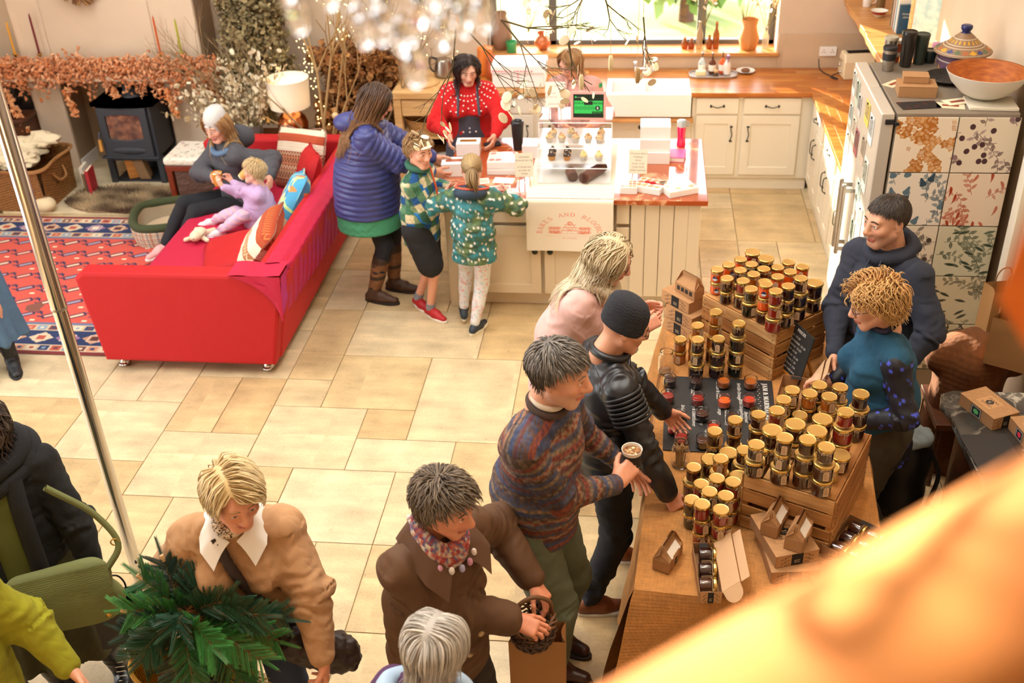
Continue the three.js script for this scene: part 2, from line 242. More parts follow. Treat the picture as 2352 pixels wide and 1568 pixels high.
// bright garden outside
{
const lawn=struct('lawn',new THREE.PlaneGeometry(60,40).rotateX(-PI / 2).translate(0,-0.25,-31),mat('#8d9a5c',1));
const leafM=['#5d7a3c','#7f8d4a','#4e6b3a'].map((c)=>mat(c,0.8));
const r=rng(77);
const leaf=grid(1,2,(u,v)=>[(u - 0.5)*0.16*sin(v*PI*0.9 + 0.2),v*0.22,0.02*sin(v*3)]);
for(const[x,z,h,w]of[[-9.5,-17,3.6,1.7],[-1.2,-20,4.4,1.7],[1.6,-22,4.8,2.0],[4.6,-19,3.4,1.8],[0.6,-15.5,1.5,0.9]]){
const t=thing('garden_tree',['leafy tree beyond the left of the kitchen window','tall tree seen through the middle window pane','tallest tree behind the right of the window','tree to the far right outside the window','low bush just outside the kitchen window'][[-9.5,-1.2,1.6,4.6,0.6].indexOf(x)],h<2?'bush':'tree',[x,-0.25,z]);
part(t,'trunk',rod([0,0,0],[0,h*0.8,0],0.12,0.04),M.brown);
const L=[];for(let i=0;i<900;i++){const a=r()*6.28,q=Math.cbrt(r()),e=Math.acos(2*r()- 1);L.push({p:V(q*w*sin(e)*cos(a),h*0.62 + q*h*0.4*cos(e),q*w*sin(e)*sin(a)),q:rq(r),s:0.8 + r()});}
instanced(t,'foliage',leaf,leafM[floor_(r()*3)],L);
}
}
// downlights: glowing discs with a spot lamp just below
for(const[x,z]of[[0.8,-3.4],[0.9,-5.2],[-0.6,-4.4],[-1.6,-2.6],[0.4,-7.4]]){
const t=thing('ceiling_downlight','round recessed ceiling downlight above the hall, out of view','light',[x,H,z],0,'recessed downlights');
part(t,'bezel',lathe([[0.05,-0.002],[0.07,-0.012],[0.075,0]]),M.white);
part(t,'lamp_glow',new THREE.CircleGeometry(0.05,20).rotateX(PI / 2).translate(0,-0.006,0),mat('#fff1d8',0.5,{emissive:'#ffdca8',emissiveIntensity:4}));
const s=new THREE.SpotLight(new THREE.Color(1,0.8,0.58),9,0,0.75,0.8);s.position.set(0,-0.03,0);s.target.position.set(0,-3,0);s.shadow.radius=3;t.add(s,s.target);
}

// ---------- kitchen ----------
const bowHandle=(len)=>[tube([[-len / 2,0,0.004],[-len*0.4,0.004,0.022],[0,-0.006,0.028],[len*0.4,0.004,0.022],[len / 2,0,0.004]],0.0045,20,6),elli(0.009,0.014,0.005,-len / 2,0,0.003),elli(0.009,0.014,0.005,len / 2,0,0.003)];
const shaker=(w,h,t=0.02)=>{const s=new THREE.Shape([[0,0],[w,0],[w,h],[0,h]].map((q)=>new THREE.Vector2(...q))),e=min(0.07,h*0.28,w*0.28);s.holes.push(new THREE.Path([[e,e],[e,h - e],[w - e,h - e],[w - e,e]].map((q)=>new THREE.Vector2(...q))));return[new THREE.ExtrudeGeometry(s,{depth:t - 0.004,bevelEnabled:true,bevelSize:0.002,bevelThickness:0.002,bevelSegments:1}).translate(-w / 2,-h / 2,0),bx(w - e*1.9,h - e*1.9,0.008,0,0,0.006,0.002)];};
// base cabinet: origin at the floor in the middle of its front, facing +z
function cabinet(label,w,d,p,ry,cells,m=M.cream,kick=0.11,top=0.862){
const t=thing('base_cabinet',label,'cabinet',p,ry);
part(t,'carcass',[bx(w,top - kick,d,0,(top + kick)/ 2,-d / 2,0.003)],m);
part(t,'plinth',bx(w,kick,d - 0.02,0,kick / 2,-d / 2 - 0.01,0.002),m);
for(const[kind,x,y,cw,ch,hx,hy]of cells){
const dgrp=part(t,kind==='drawer'?'drawer':kind==='panel'?'panel':'door',(kind==='drawer'?[bx(cw,ch,0.018,0,0,0.009,0.003)]:shaker(cw,ch)),m);
dgrp.position.set(x,y,0.001);
if(kind==='drawer'&&hx !==null)part(dgrp,'handle',bowHandle(0.11).map((g)=>mv(g,0,0,0.018)),M.iron);
if(kind==='door')part(dgrp,'handle',bowHandle(0.13).map((g)=>mv(rot(g,0,0,PI / 2),hx??0,hy??0.08,0.018)),M.iron);
if(kind==='knobdoor')part(dgrp,'knob',[ball(0.012,hx,hy,0.035),rod([hx,hy,0.01],[hx,hy,0.03],0.005),elli(0.02,0.02,0.004,hx,hy,0.02)],M.iron);
}
return t;
}
cabinet('cream kitchen cabinet with one drawer over one door, right beside the white sink',0.43,0.62,[0.655,0,-9.08],0,[['drawer',0,0.78,0.36,0.14],['door',0,0.42,0.35,0.54,0.13,0.11]]);
cabinet('wide cream cabinet with drawer and door in the far right kitchen corner',0.6,0.62,[1.17,0,-9.08],0,[['drawer',-0.05,0.78,0.48,0.14],['door',-0.05,0.42,0.48,0.54,-0.19,0.11]]);
cabinet('cream cabinet with two small knob doors under the white sink',0.78,0.6,[0.05,0,-9.07],0,[['knobdoor',-0.18,0.39,0.33,0.5,0.13,0.2],['knobdoor',0.18,0.39,0.33,0.5,-0.13,0.2]],M.cream,0.11,0.66);
cabinet('cream cabinet with drawer and door behind the woman in the red jumper',0.56,0.62,[-0.62,0,-9.08],0,[['drawer',0,0.78,0.48,0.14],['door',0,0.42,0.47,0.54,-0.18,0.11]]);
cabinet('cream cabinet with drawer and door left of the woman in pink, under the foam box',0.54,0.62,[-1.17,0,-9.08],0,[['drawer',0,0.78,0.46,0.14],['door',0,0.42,0.45,0.54,0.17,0.11]]);
const RX=1.47;
for(const[z,w,l]of[[-8.7,0.66,'first cream cabinet of the right run, beside the far corner, half in shade'],[-8.02,0.66,'sunlit cream cabinet in the middle of the right run'],[-7.3,0.74,'sunlit cream cabinet of the right run next to the fridge']])cabinet(l,w,0.66,[RX,0,z],-PI / 2,[['drawer',0,0.78,w - 0.1,0.14],['door',-w / 4 + 0.01,0.42,w / 2 - 0.05,0.54,0.1,0.11],['door',w / 4 - 0.01,0.42,w / 2 - 0.05,0.54,-0.1,0.11]]);
{// worktop of oak staves, one continuous L
const t=thing('oak_worktop','golden oak butcher block worktop running round the kitchen corner','worktop',[0,0.862,0]);
const st=['#f2d8a8','#ffffff','#e6c190','#f6e0b6'].map((c)=>mat(c,0.3,{map:T.oak})),r=rng(9);
const run=(x0,x1,z0,z1,alongX)=>{const n=Math.round((alongX?z1 - z0:x1 - x0)/ 0.075);for(let i=0;i<n;i++){const a=i / n,b=(i + 1)/ n;let s=alongX?x0:z0;const E=alongX?x1:z1;while(s<E){const e=min(E,s + 0.5 + r()*0.7);const g=alongX?bbox([s,0,lerp(z0,z1,a)],[e,0.04,lerp(z0,z1,b)],0.0012):bbox([lerp(x0,x1,a),0,s],[lerp(x0,x1,b),0.04,e],0.0012);part(t,'stave',boxUV(alongX?g:rot(g,0,0,0),1.1,r()*5),st[floor_(r()*4)]);s=e;}}};
run(0.42,2.155,-9.725,-9.045,true);run(-1.46,-0.31,-9.725,-9.045,true);run(-0.31,0.42,-9.725,-9.45,true);run(1.44,2.155,-9.045,-6.93,false);
}
{// sink
const t=thing('butler_sink','white ceramic double butler sink with deep front','sink',[0.06,0,-9.03]);
const o=[[-0.35,-0.4],[0.35,-0.4],[0.35,0],[-0.35,0]];
const s=new THREE.Shape([[-0.36,0],[0.36,0],[0.36,0.42],[-0.36,0.42]].map((q)=>new THREE.Vector2(...q)));
for(const[a,b]of[[-0.325,-0.06],[-0.03,0.325]])s.holes.push(new THREE.Path([[a,0.04],[a,0.38],[b,0.38],[b,0.04]].map((q)=>new THREE.Vector2(...q))));
part(t,'basin',[new THREE.ExtrudeGeometry(s,{depth:0.19,bevelEnabled:true,bevelSize:0.008,bevelThickness:0.008,bevelSegments:3}).rotateX(-PI / 2).translate(0,0.7,0),bx(0.7,0.02,0.4,0,0.7,-0.21)],M.ceramic);
part(t,'support_shelf',boxUV(bx(0.8,0.022,0.1,-0.01,0.672,0.01),1.2),M.oak);
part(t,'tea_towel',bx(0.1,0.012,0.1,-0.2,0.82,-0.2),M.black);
}
{// tap
const t=thing('kitchen_tap','tall white bridge tap behind the sink','tap',[0.02,0.902,-9.55]);
part(t,'spout',[tube([[0,0,0],[0,0.2,0],[0,0.3,0.03],[0,0.32,0.09],[0,0.27,0.14]],0.011,30,10),cyl(0.025,0.02,0.03)],M.chrome);
for(const s of[-1,1])part(t,'valve',[rod([0,0.05,0],[s*0.08,0.05,0],0.012),cyl(0.016,0.016,0.05,s*0.08,0.03,0),ball(0.02,s*0.08,0.1,0)],M.chrome);
}
{// island
const t=thing('kitchen_island','cream kitchen island with red-brown marble top, panelled doors and boarded end','island',[-0.47,0,-6.88]);
const w=1.78,d=1.02,X=(x)=>x + 0.47;
part(t,'carcass',bx(w - 0.03,0.74,d - 0.03,0,0.49,-d / 2 - 0.01),M.island);
part(t,'plinth',bx(w - 0.06,0.12,d - 0.08,0,0.06,-d / 2 - 0.02),M.island);
for(const s of[-1,1])part(t,'corner_post',[bx(0.085,0.86,0.085,s*(w / 2 - 0.03),0.43,-0.03,0.006)],M.island);
const marble=tex(1024,512,(u,v)=>{const q=fbm(u*5 + fbm(u*8,v*5,1,3)*0.6,v*3,3,5),vein=Math.pow(1 - min(1,abs(fbm(u*4 + q,v*3 - q,9,4))*9),3),c=mixc([0.6,0.26,0.12],[0.74,0.38,0.2],clamp(0.5 + q,0,1));return mixc(c,[0.95,0.8,0.62],vein*0.75);});
part(t,'marble_top',boxUV(bx(1.89,0.04,1.16,0.0,0.88,-0.53,0.006),0.6),mat('#ffffff',0.13,{map:marble,clearcoat:0.5}));
const dr=(x0,x1)=>{const g=part(t,'drawer',bx(x1 - x0,0.15,0.018,(x0 + x1)/ 2,0.775,0.005),M.island);};
dr(X(-1.25),X(-0.69));dr(X(-0.66),X(-0.17));dr(X(-0.15),X(-0.06));part(t,'drawer',bx(0.09,0.3,0.018,X(-0.105),0.52,0.005),M.island);
const door=(x0,x1,kx)=>{const o=part(t,'door',shaker(x1 - x0,0.54).map((g)=>mv(g,(x0 + x1)/ 2,0.4,-0.002)),M.island);part(o,'knob',[elli(0.022,0.022,0.006,kx,0.475,0.025),ball(0.01,kx,0.475,0.036)],M.iron);};
door(X(-1.25),X(-0.69),X(-0.73));door(X(-0.66),X(-0.17),X(-0.62));
for(let i=0;i<4;i++)part(t,'board',bx(0.096,0.74,0.016,X(0.02 + i*0.1 - 0.02),0.49,0.004,0.004),M.island);
for(let i=0;i<9;i++)part(t,'board',bx(0.016,0.74,0.096,w / 2 - 0.012,0.49,-0.12 - i*0.1,0.004),M.island);
}
// fridge-freezer with printed art tiles on its side
function botanical(bg,dark,mid,kind,seed){
return ctex(384,384,(g,W)=>{
const r=rng(seed);g.fillStyle=bg;g.fillRect(0,0,W,W);g.lineCap='round';
const leaf=(x,y,a,L,Wd,c,lobes)=>{g.save();g.translate(x,y);g.rotate(a);g.fillStyle=c;g.beginPath();g.moveTo(0,0);if(lobes){for(let i=0;i<=10;i++){const t=i / 10*PI*1.5 - PI*0.75,q=L*(0.55 + 0.45*abs(cos(t*2.5)));g.lineTo(L*0.45 + q*0.7*cos(t),q*0.75*sin(t));}}else{g.quadraticCurveTo(L*0.45,-Wd,L,0);g.quadraticCurveTo(L*0.45,Wd,0,0);}g.fill();g.strokeStyle=bg;g.lineWidth=1.4;g.beginPath();g.moveTo(L*0.05,0);g.lineTo(L*0.92,0);for(let i=1;i<6;i++)for(const s of[-1,1]){g.moveTo(L*i*0.14,0);g.lineTo(L*(i*0.14 + 0.12),s*Wd*0.36);}g.stroke();g.restore();};
const stem=(x,y,a,n)=>{g.strokeStyle=dark;g.lineWidth=3;g.beginPath();g.moveTo(x,y);const pts=[];for(let i=0;i<n;i++){a +=(r()- 0.5)*0.9;x +=cos(a)*22;y +=sin(a)*22;g.lineTo(x,y);pts.push([x,y,a]);}g.stroke();return pts;};
for(let k=0;k<(kind==='root'?26:9);k++){
const P=stem(r()*W,r()*W,r()*6.28,kind==='root'?11:8);
if(kind==='root'){g.lineWidth=5 + r()*6;g.strokeStyle=dark;g.beginPath();P.forEach((q,i)=>(i?g.lineTo(q[0],q[1]):g.moveTo(q[0],q[1])));g.stroke();continue;}
P.forEach(([x,y,a],i)=>{const c=r()>0.4?dark:mid;leaf(x,y,a +(i % 2?1.1:-1.1)+(r()- 0.5),34 + r()*22,kind==='vine'?30:16 + r()*8,c,kind==='vine');});
}
for(let k=0;k<(kind==='vine'?10:kind==='root'?4:13);k++){
const x=r()*W,y=r()*W;g.fillStyle=r()>0.35?dark:mid;g.strokeStyle=bg;g.lineWidth=2;g.save();g.translate(x,y);g.rotate((r()- 0.5)*1.2);g.beginPath();
if(kind==='pear'){g.moveTo(0,-38);g.bezierCurveTo(14,-36,10,-10,24,8);g.bezierCurveTo(36,40,-36,40,-24,8);g.bezierCurveTo(-10,-10,-14,-36,0,-38);}
else if(kind==='chilli'){g.moveTo(-9,-34);g.bezierCurveTo(22,-30,14,26,-12,52);g.bezierCurveTo(2,20,-18,-4,-9,-34);}
else if(kind==='pea'){g.moveTo(-44,0);g.quadraticCurveTo(0,-26,44,0);g.quadraticCurveTo(0,20,-44,0);}
else if(kind==='vine'){for(let i=0;i<9;i++){g.moveTo((i % 3)*9,0);g.arc((i % 3)*9 -(i>5?0:4),floor_(i / 3)*9,4.5,0,7);}}
else g.ellipse(0,0,19,21,0,0,7);
g.fill();g.stroke();g.restore();
}
});
}
{
const t=thing('fridge_freezer','tall steel fridge freezer with botanical tiles on its side, crowded top','fridge',[1.76,0,-6.41]);
const grey=mat('#8b7f70',0.5,{metalness:0.3});
part(t,'body',[bbox([-0.34,0.04,-0.46],[0.32,1.85,0.465],0.008)],grey);
part(t,'plinth',bbox([-0.33,0,-0.45],[0.31,0.16,0.47],0.004),mat('#8a7458',0.6));
const door=mat('#cfc8ba',0.3,{metalness:0.35});
for(const[a,b]of[[-0.465,0.0],[0.005,0.47]]){const o=part(t,'door',bbox([-0.425,0.06,a],[-0.35,1.85,b],0.01),door);part(o,'handle',[bx(0.025,0.48,0.03,-0.49,1.0,a<-0.1?-0.05:0.05,0.008),bx(0.07,0.03,0.03,-0.455,1.2,a<-0.1?-0.05:0.05),bx(0.07,0.03,0.03,-0.455,0.8,a<-0.1?-0.05:0.05)],M.steel);}
part(t,'hinge',[bx(0.05,0.03,0.012,-0.375,1.8,0.472),bx(0.025,0.02,0.018,-0.335,1.79,0.472)],M.black);
const kinds=[['#e6d8c0','#b06c24','#c58a4a','vine'],['#ddd0b8','#43242a','#8a6f72','plum'],['#e2d8c6','#2d4656','#58707c','pear'],['#e0cdb4','#a03a20','#b5644a','chilli'],['#d8ccb4','#4a4038','#8a7c6a','plum'],['#c9c3a6','#31402f','#5a6650','pea'],['#d3c3a0','#4b4436','#857a60','pea'],['#cfc09c','#42402f','#76705a','pea'],['#d6c5a2','#3b3226','#6f6048','root'],['#cdbb96','#40362a','#6f6048','root']];
kinds.forEach((k,i)=>{const x=-0.34 + 0.005 +(i % 2)*0.333,y=1.83 - floor_(i / 2)*0.333;const g=bx(0.326,0.326,0.008,0,0,0,0.002),p=g.attributes.position,uv=g.attributes.uv;for(let q=0;q<p.count;q++)uv.setXY(q,p.getX(q)/ 0.326 + 0.5,p.getY(q)/ 0.326 + 0.5);part(t,'art_tile',mv(g,x + 0.165,y - 0.165,0.47),mat('#ffffff',0.35,{map:botanical(...k,100 + i)}));});
}

// ---------- people: one rig, dressed differently ----------
const MSK=mat('#ffffff',0.5,{vertexColors:true,sheen:0.2,sheenColor:'#ffb090'});
const MH=mat('#ffffff',0.48,{vertexColors:true});
const MC=(rough,bump,sc=0.001,o={})=>mat('#ffffff',rough,{vertexColors:true,...(bump?{bumpMap:bump,bumpScale:sc}:{}),...o});
const ik=(a,c,l1,l2,hint)=>{const d=c.clone().sub(a);let L=d.length();const mx=(l1 + l2)*0.995;if(L>mx){c=a.clone().addScaledVector(d,mx / L);L=mx;}d.copy(c).sub(a).normalize();const x=(l1*l1 - l2*l2 + L*L)/(2*L),h=sqrt(max(0,l1*l1 - x*x));const p=hint.clone().addScaledVector(d,-hint.dot(d)).normalize();return[a.clone().addScaledVector(d,x).addScaledVector(p,h),c];};
const HANDPOSE={relax:[0.35,0.4,0.3],grip:[1.0,1.0,0.7],loose:[0.6,0.65,0.45],flat:[0.08,0.1,0.08],cup:[0.62,0.75,0.5],fist:[1.35,1.5,1.0],pinch:[0.85,0.7,0.35]};
function handPrims(left,W,d,n,s,pose='relax'){
d=d.clone().normalize();n=n.clone().addScaledVector(d,-n.dot(d)).normalize();const t=d.clone().cross(n).multiplyScalar(left?-1:1),o=(a,b,c)=>W.clone().addScaledVector(d,a*s).addScaledVector(t,b*s).addScaledVector(n,c*s),out=[];
const K={k:0.012*s,bone:1},cu=Array.isArray(pose)?pose:HANDPOSE[pose];
out.push(cap(o(-0.03,0,0),o(0.02,0,0),0.023*s,0.024*s,{...K,n,fl:0.8}));
for(const q of[0.026,0.009,-0.009,-0.025])out.push(cap(o(0.015,q*0.7,0),o(0.085,q,0),0.014*s,0.0115*s,{...K,k:0.016*s}));
out.push(cap(o(0.015,0.02,0.006),o(0.05,0.03,0.01),0.016*s,0.013*s,{...K,k:0.02*s}));
const L=[[0.042,0.025,0.02],[0.046,0.028,0.021],[0.042,0.026,0.02],[0.033,0.02,0.017]],B=[0.027,0.0095,-0.0088,-0.026];
L.forEach((l,f)=>{let p=o(0.088 - f*f*0.0016,B[f],0),a=0;const r=0.0088 -(f===3?0.0012:0),sp=(1.5 - f)*0.07;l.forEach((len,i)=>{a +=cu[i]*(1 +(f - 1)*0.06);const v=d.clone().multiplyScalar(cos(a)).addScaledVector(n,sin(a)).addScaledVector(t,sp*cos(a)).normalize(),q=p.clone().addScaledVector(v,len*s);out.push(cap(p,q,(r - i*0.0007)*s,(r - 0.0007 - i*0.0007)*s,{k:0.004*s,bone:1}));p=q;});});
{let p=o(0.03,0.032,0.006),a=0.55 - cu[0]*0.15,b=cu[0]>0.5?0.55:0.25;[0.038,0.03,0.025].forEach((len,i)=>{const v=d.clone().multiplyScalar(cos(a)).addScaledVector(t,sin(a)).addScaledVector(n,b + i*0.15*cu[0]).normalize(),q=p.clone().addScaledVector(v,len*s);out.push(cap(p,q,(0.0115 - i*0.001)*s,(0.0105 - i*0.001)*s,{k:0.007*s,bone:1}));p=q;a -=0.3*cu[1];});}
return out;
}
function headPrims(w,s,f={}){
const o=(x,y,z)=>w(x,y,z),B=w.basis,E=(x,y,z,a,b,c,q={})=>ell(o(x,y,z),a*s,b*s,c*s,B,{k:0.02*s,bone:1,...q,...(q.k?{k:q.k*s}:{})}),C=(a,b,r,q,k=0.012,op=0)=>cap(o(...a),o(...b),r*s,q*s,{k:k*s,bone:1,op});
const jw=f.jaw??1,nz=f.nose??1,P=[];
P.push(E(0,0.03,-0.012,0.074,0.086,0.094),E(0,-0.03,0.024,0.058*jw,0.074,0.066,{k:0.03}),C([0,-0.05,-0.02],[0,-0.16,-0.045],0.054*(f.neck??1),0.056*(f.neck??1),0.03));
for(const q of[-1,1])P.push(C([q*0.052*jw,-0.05,0.0],[q*0.02,-0.098,0.058],0.02,0.018,0.025),E(q*0.042,-0.018,0.06,0.022,0.02,0.02,{k:0.025}));
P.push(C([-0.012,-0.1,0.062],[0.012,-0.1,0.062],0.02,0.02,0.02),C([-0.036,0.03,0.071],[0.036,0.03,0.071],0.014,0.014,0.02));
for(const q of[-1,1])P.push(E(q*0.031,0.006,0.106,0.021,0.015,0.022,{k:0.016,op:1}));
for(const q of[-1,1])P.push(E(q*0.031,0.007,0.073,0.0155,0.0135,0.0135,{k:0.005}),C([q*0.016,0.015,0.086],[q*0.044,0.013,0.081],0.0042,0.0042,0.006));
P.push(C([0,0.022,0.083],[0,-0.026,0.106 + 0.006*(nz - 1)],0.0085,0.0125*nz,0.014),E(0,-0.03,0.103,0.013*nz,0.011,0.012,{k:0.01}));
for(const q of[-1,1])P.push(E(q*0.0125*nz,-0.034,0.093,0.0085,0.0085,0.011,{k:0.008}));
const sm=f.smile??0;
P.push(C([-0.02 - sm*0.004,-0.061 + sm*0.006,0.08],[0,-0.06,0.0905],0.0055,0.0075,0.006),C([0.02 + sm*0.004,-0.061 + sm*0.006,0.08],[0,-0.06,0.0905],0.0055,0.0075,0.006),C([-0.015,-0.07,0.081],[0.015,-0.07,0.081],0.007,0.007,0.006),C([0,-0.0715,0.086],[0,-0.0715,0.087],0.0075,0.0075,0.008),C([-0.022 - sm*0.004,-0.0655 + sm*0.006,0.09],[0,-0.0655,0.1015],0.0022,0.003,0.003,1),C([0.022 + sm*0.004,-0.0655 + sm*0.006,0.09],[0,-0.0655,0.1015],0.0022,0.003,0.003,1));
for(const q of[-1,1])P.push(E(q*0.077,0.0,-0.012,0.008,0.031,0.0185,{k:0.008}),E(q*0.087,0.002,-0.008,0.007,0.02,0.01,{k:0.006,op:1}),E(q*0.075,-0.024,-0.005,0.007,0.01,0.009,{k:0.006}));
return P;
}
function lockMesh(){
const P=[],C=[],I=[];
return{add(pts,w0,c,tip=0.2,flat=0.5,taperIn=true){const n=pts.length,base=P.length / 3;let up=V(0.3,0.9,0.2);for(let i=0;i<n;i++){const d=(pts[min(i + 1,n - 1)]).clone().sub(pts[max(i - 1,0)]).normalize(),a=d.clone().cross(up).normalize(),b=d.clone().cross(a),t=i /(n - 1),w=w0*(taperIn?min(1,0.55 + t*3):1)*(t>0.5?lerp(1,tip,(t - 0.5)*2):1);for(let q=0;q<4;q++){const A=q*PI / 2,p=pts[i].clone().addScaledVector(a,cos(A)*w).addScaledVector(b,sin(A)*w*flat);P.push(p.x,p.y,p.z);const cc=typeof c==='function'?c(t):c;C.push(...cc);}}for(let i=0;i<n - 1;i++)for(let q=0;q<4;q++){const a=base + i*4 + q,b=base + i*4 +(q + 1)% 4;I.push(a,b,b + 4,a,b + 4,a + 4);}},
raw(g,c){const base=P.length / 3,p=g.attributes.position,ix=g.index?g.index.array:[...Array(p.count).keys()];for(let i=0;i<p.count;i++){P.push(p.getX(i),p.getY(i),p.getZ(i));C.push(...c);}for(const i of ix)I.push(base + i);},
geo(){const g=new THREE.BufferGeometry();g.setAttribute('position',new THREE.Float32BufferAttribute(P,3));g.setAttribute('color',new THREE.Float32BufferAttribute(C,3));g.setIndex(I);g.computeVertexNormals();return g;}};
}
function hairGeo(w,s,h,seed,J){
const r=rng(seed),LM=lockMesh(),c=V(0,0.028,-0.012),R=V(0.079,0.089,0.099),c0=lin(h.c[0]),c1=lin(h.c[1]??h.c[0]),c2=h.c[2]?lin(h.c[2]):null,W=(p)=>w(p.x,p.y,p.z),hl=h.line??0;
const limit=(d)=>{const az=abs(Math.atan2(d.x,d.z))*57.3;return az<35?0.62 - hl:az<75?lerp(0.62 - hl,0.32,(az - 35)/ 40):az<98?lerp(0.32,h.side??-0.12,(az - 75)/ 23):az<112?lerp(h.side??-0.12,-0.62,(az - 98)/ 14):-0.62;};
const isHair=(d)=>d.y>limit(d)&&!(h.bald&&d.y>0.86&&d.z>h.bald);
{const N=44,Mn=28,g=grid(N,Mn,(u,v)=>{const a=u*2*PI,b=v*PI,d=V(sin(b)*sin(a),cos(b),sin(b)*cos(a));return[c.x + d.x*(R.x + 0.002),c.y + d.y*(R.y + 0.002),c.z + d.z*(R.z + 0.002)];}),p=g.attributes.position,ix=[];const ok=(i)=>isHair(V((p.getX(i)- c.x)/ R.x,(p.getY(i)- c.y)/ R.y,(p.getZ(i)- c.z)/ R.z).normalize());const a=g.index.array;for(let i=0;i<a.length;i +=3)if(ok(a[i])&&ok(a[i + 1])&&ok(a[i + 2]))ix.push(a[i],a[i + 1],a[i + 2]);g.setIndex(ix);for(let i=0;i<p.count;i++){const q=w(p.getX(i),p.getY(i),p.getZ(i));p.setXYZ(i,q.x,q.y,q.z);}LM.raw(g,mixc(c0,c1,0.3));}
const n=(h.n??500)*1.5,seg=h.seg??7,K=V(0,0.115,h.crownZ??-0.04),part_=h.part??0.02,tie=V(0,0.03,-0.115);
for(let i=0;i<n*2.2;i++){
const yy=1 - 2*((i + 0.5)/(n*2.2)),q=sqrt(1 - yy*yy),a=i*2.39996,d=V(q*sin(a),yy,q*cos(a));if(!isHair(d))continue;
let p=V(c.x + d.x*R.x,c.y + d.y*R.y,c.z + d.z*R.z);const len=h.len*(1 -(h.lenVar??0.35)*r())*(h.topLen?lerp(1,h.topLen,sstep(0.2,0.8,d.y)):1),st=len / seg,pts=[],sg=p.x>part_?1:-1,ph=r()*6.28,amp=h.curl??0,jx=(r()- 0.5)*(h.mess??0.3),jz=(r()- 0.5)*(h.mess??0.3),tone=r(),v=V(0,0,0),vol=(h.vol??0.008)*(0.6 + r()*0.8);
for(let k=0;k<=seg;k++){
pts.push(p.clone());const t=k / seg,e=V((p.x - c.x)/ R.x,(p.y - c.y)/ R.y,(p.z - c.z)/ R.z),nn=V(e.x / R.x,e.y / R.y,e.z / R.z).normalize();
if(h.flow==='crown'){v.copy(p).sub(K);if(v.lengthSq()<1e-5)v.set(jx,0,0.1);v.normalize();v.y -=0.25;if(h.sweep&&p.z>0.0&&p.y>0.06){v.x +=h.sweep;v.z +=0.15;}}
else if(h.flow==='tie'){v.copy(tie).sub(p).normalize();}
else{const top=sstep(0.3,0.95,e.y);v.set(sg*lerp(0.12,1.0,top),lerp(-1,-0.15,top),lerp(-0.12,h.fringe??-0.1,top));if(p.z>0.045&&p.y<0.075&&abs(p.x)<0.062){v.x +=sg*1.2;v.z -=0.25;}}
v.x +=jx;v.z +=jz;if(amp){v.x +=amp*sin(ph + t*(h.freq??9));v.z +=amp*cos(ph*1.3 + t*(h.freq??9));v.y +=amp*0.6*sin(ph*2 + t*(h.freq??9));}
const outside=p.y<c.y - 0.075;if(!outside){const inn=v.dot(nn);v.addScaledVector(nn,-inn*0.9 +(h.lift??0.12)*(1 - t));}else v.y -=h.fall??1;v.normalize();p=p.clone().addScaledVector(v,st);
const e2=V((p.x - c.x)/ R.x,(p.y - c.y)/ R.y,(p.z - c.z)/ R.z),L=e2.length(),need=1 +(vol*min(1,t*2.5 + 0.15))/ 0.085;if(p.y>c.y - 0.09&&L<need){e2.multiplyScalar(need / L);p.set(c.x + e2.x*R.x,c.y + e2.y*R.y,c.z + e2.z*R.z);}
if(h.back&&p.y<-0.09){const lim=-0.035 - 0.02*r();if(p.z>lim&&d.z<0.1)p.z=lerp(p.z,lim,0.5);}
}
const m=mixc(c0,c1,tone),cc=c2?(t)=>mixc(m,c2,sstep(0.2,0.9,t)*(0.4 + 0.6*tone)):m;const wp=pts.map(W);if(J?.topP&&h.len>0.16)for(const q of wp){let n=0,f;while((f=evalP(J.topP,q.x,q.y,q.z))<0.012&&n++<14){const e=0.006,gx=evalP(J.topP,q.x + e,q.y,q.z)- f,gy=evalP(J.topP,q.x,q.y + e,q.z)- f,gz=evalP(J.topP,q.x,q.y,q.z + e)- f,gl=Math.hypot(gx,gy,gz)||1;q.x +=gx / gl*0.012;q.y +=gy / gl*0.006;q.z +=gz / gl*0.012;}}LM.add(wp,(h.w??0.0055)*0.66*s*(0.7 + 0.6*r()),cc,h.tip??0.25,h.flat??0.5);
}
if(h.tail)for(let i=0;i<h.tail.n;i++){const pts=[],ph=r()*6.28,rr=sqrt(r())*0.02,x0=rr*cos(ph),y0=rr*sin(ph),L=h.tail.len*(0.75 + 0.25*r());for(let k=0;k<=9;k++){const t=k / 9,f=1 + 1.6*sin(t*PI*0.8);pts.push(W(V(x0*f + 0.012*sin(ph + t*7)*t,0.03 - t*L + 0.02*sin(t*3),-0.125 - 0.03*sin(t*2.4)+ y0*f + 0.012*cos(ph + t*7)*t)));}LM.add(pts,0.006*s,mixc(c0,c1,r()),0.2,0.5);}
return LM.geo();
}
const fold=(x,y,z,b,t,ang,al,amp)=>{if(!b)return 0;const bend=b.bend?Math.exp(-((t - b.bend)**2)*14):0.35;return amp*(0.35 + 1.3*bend)*noise(al*26 + noise(x*7,y*7,z*7)*1.6,ang*0.9,b.a.x*9)+ amp*0.7*noise(x*11,y*7,z*11);};
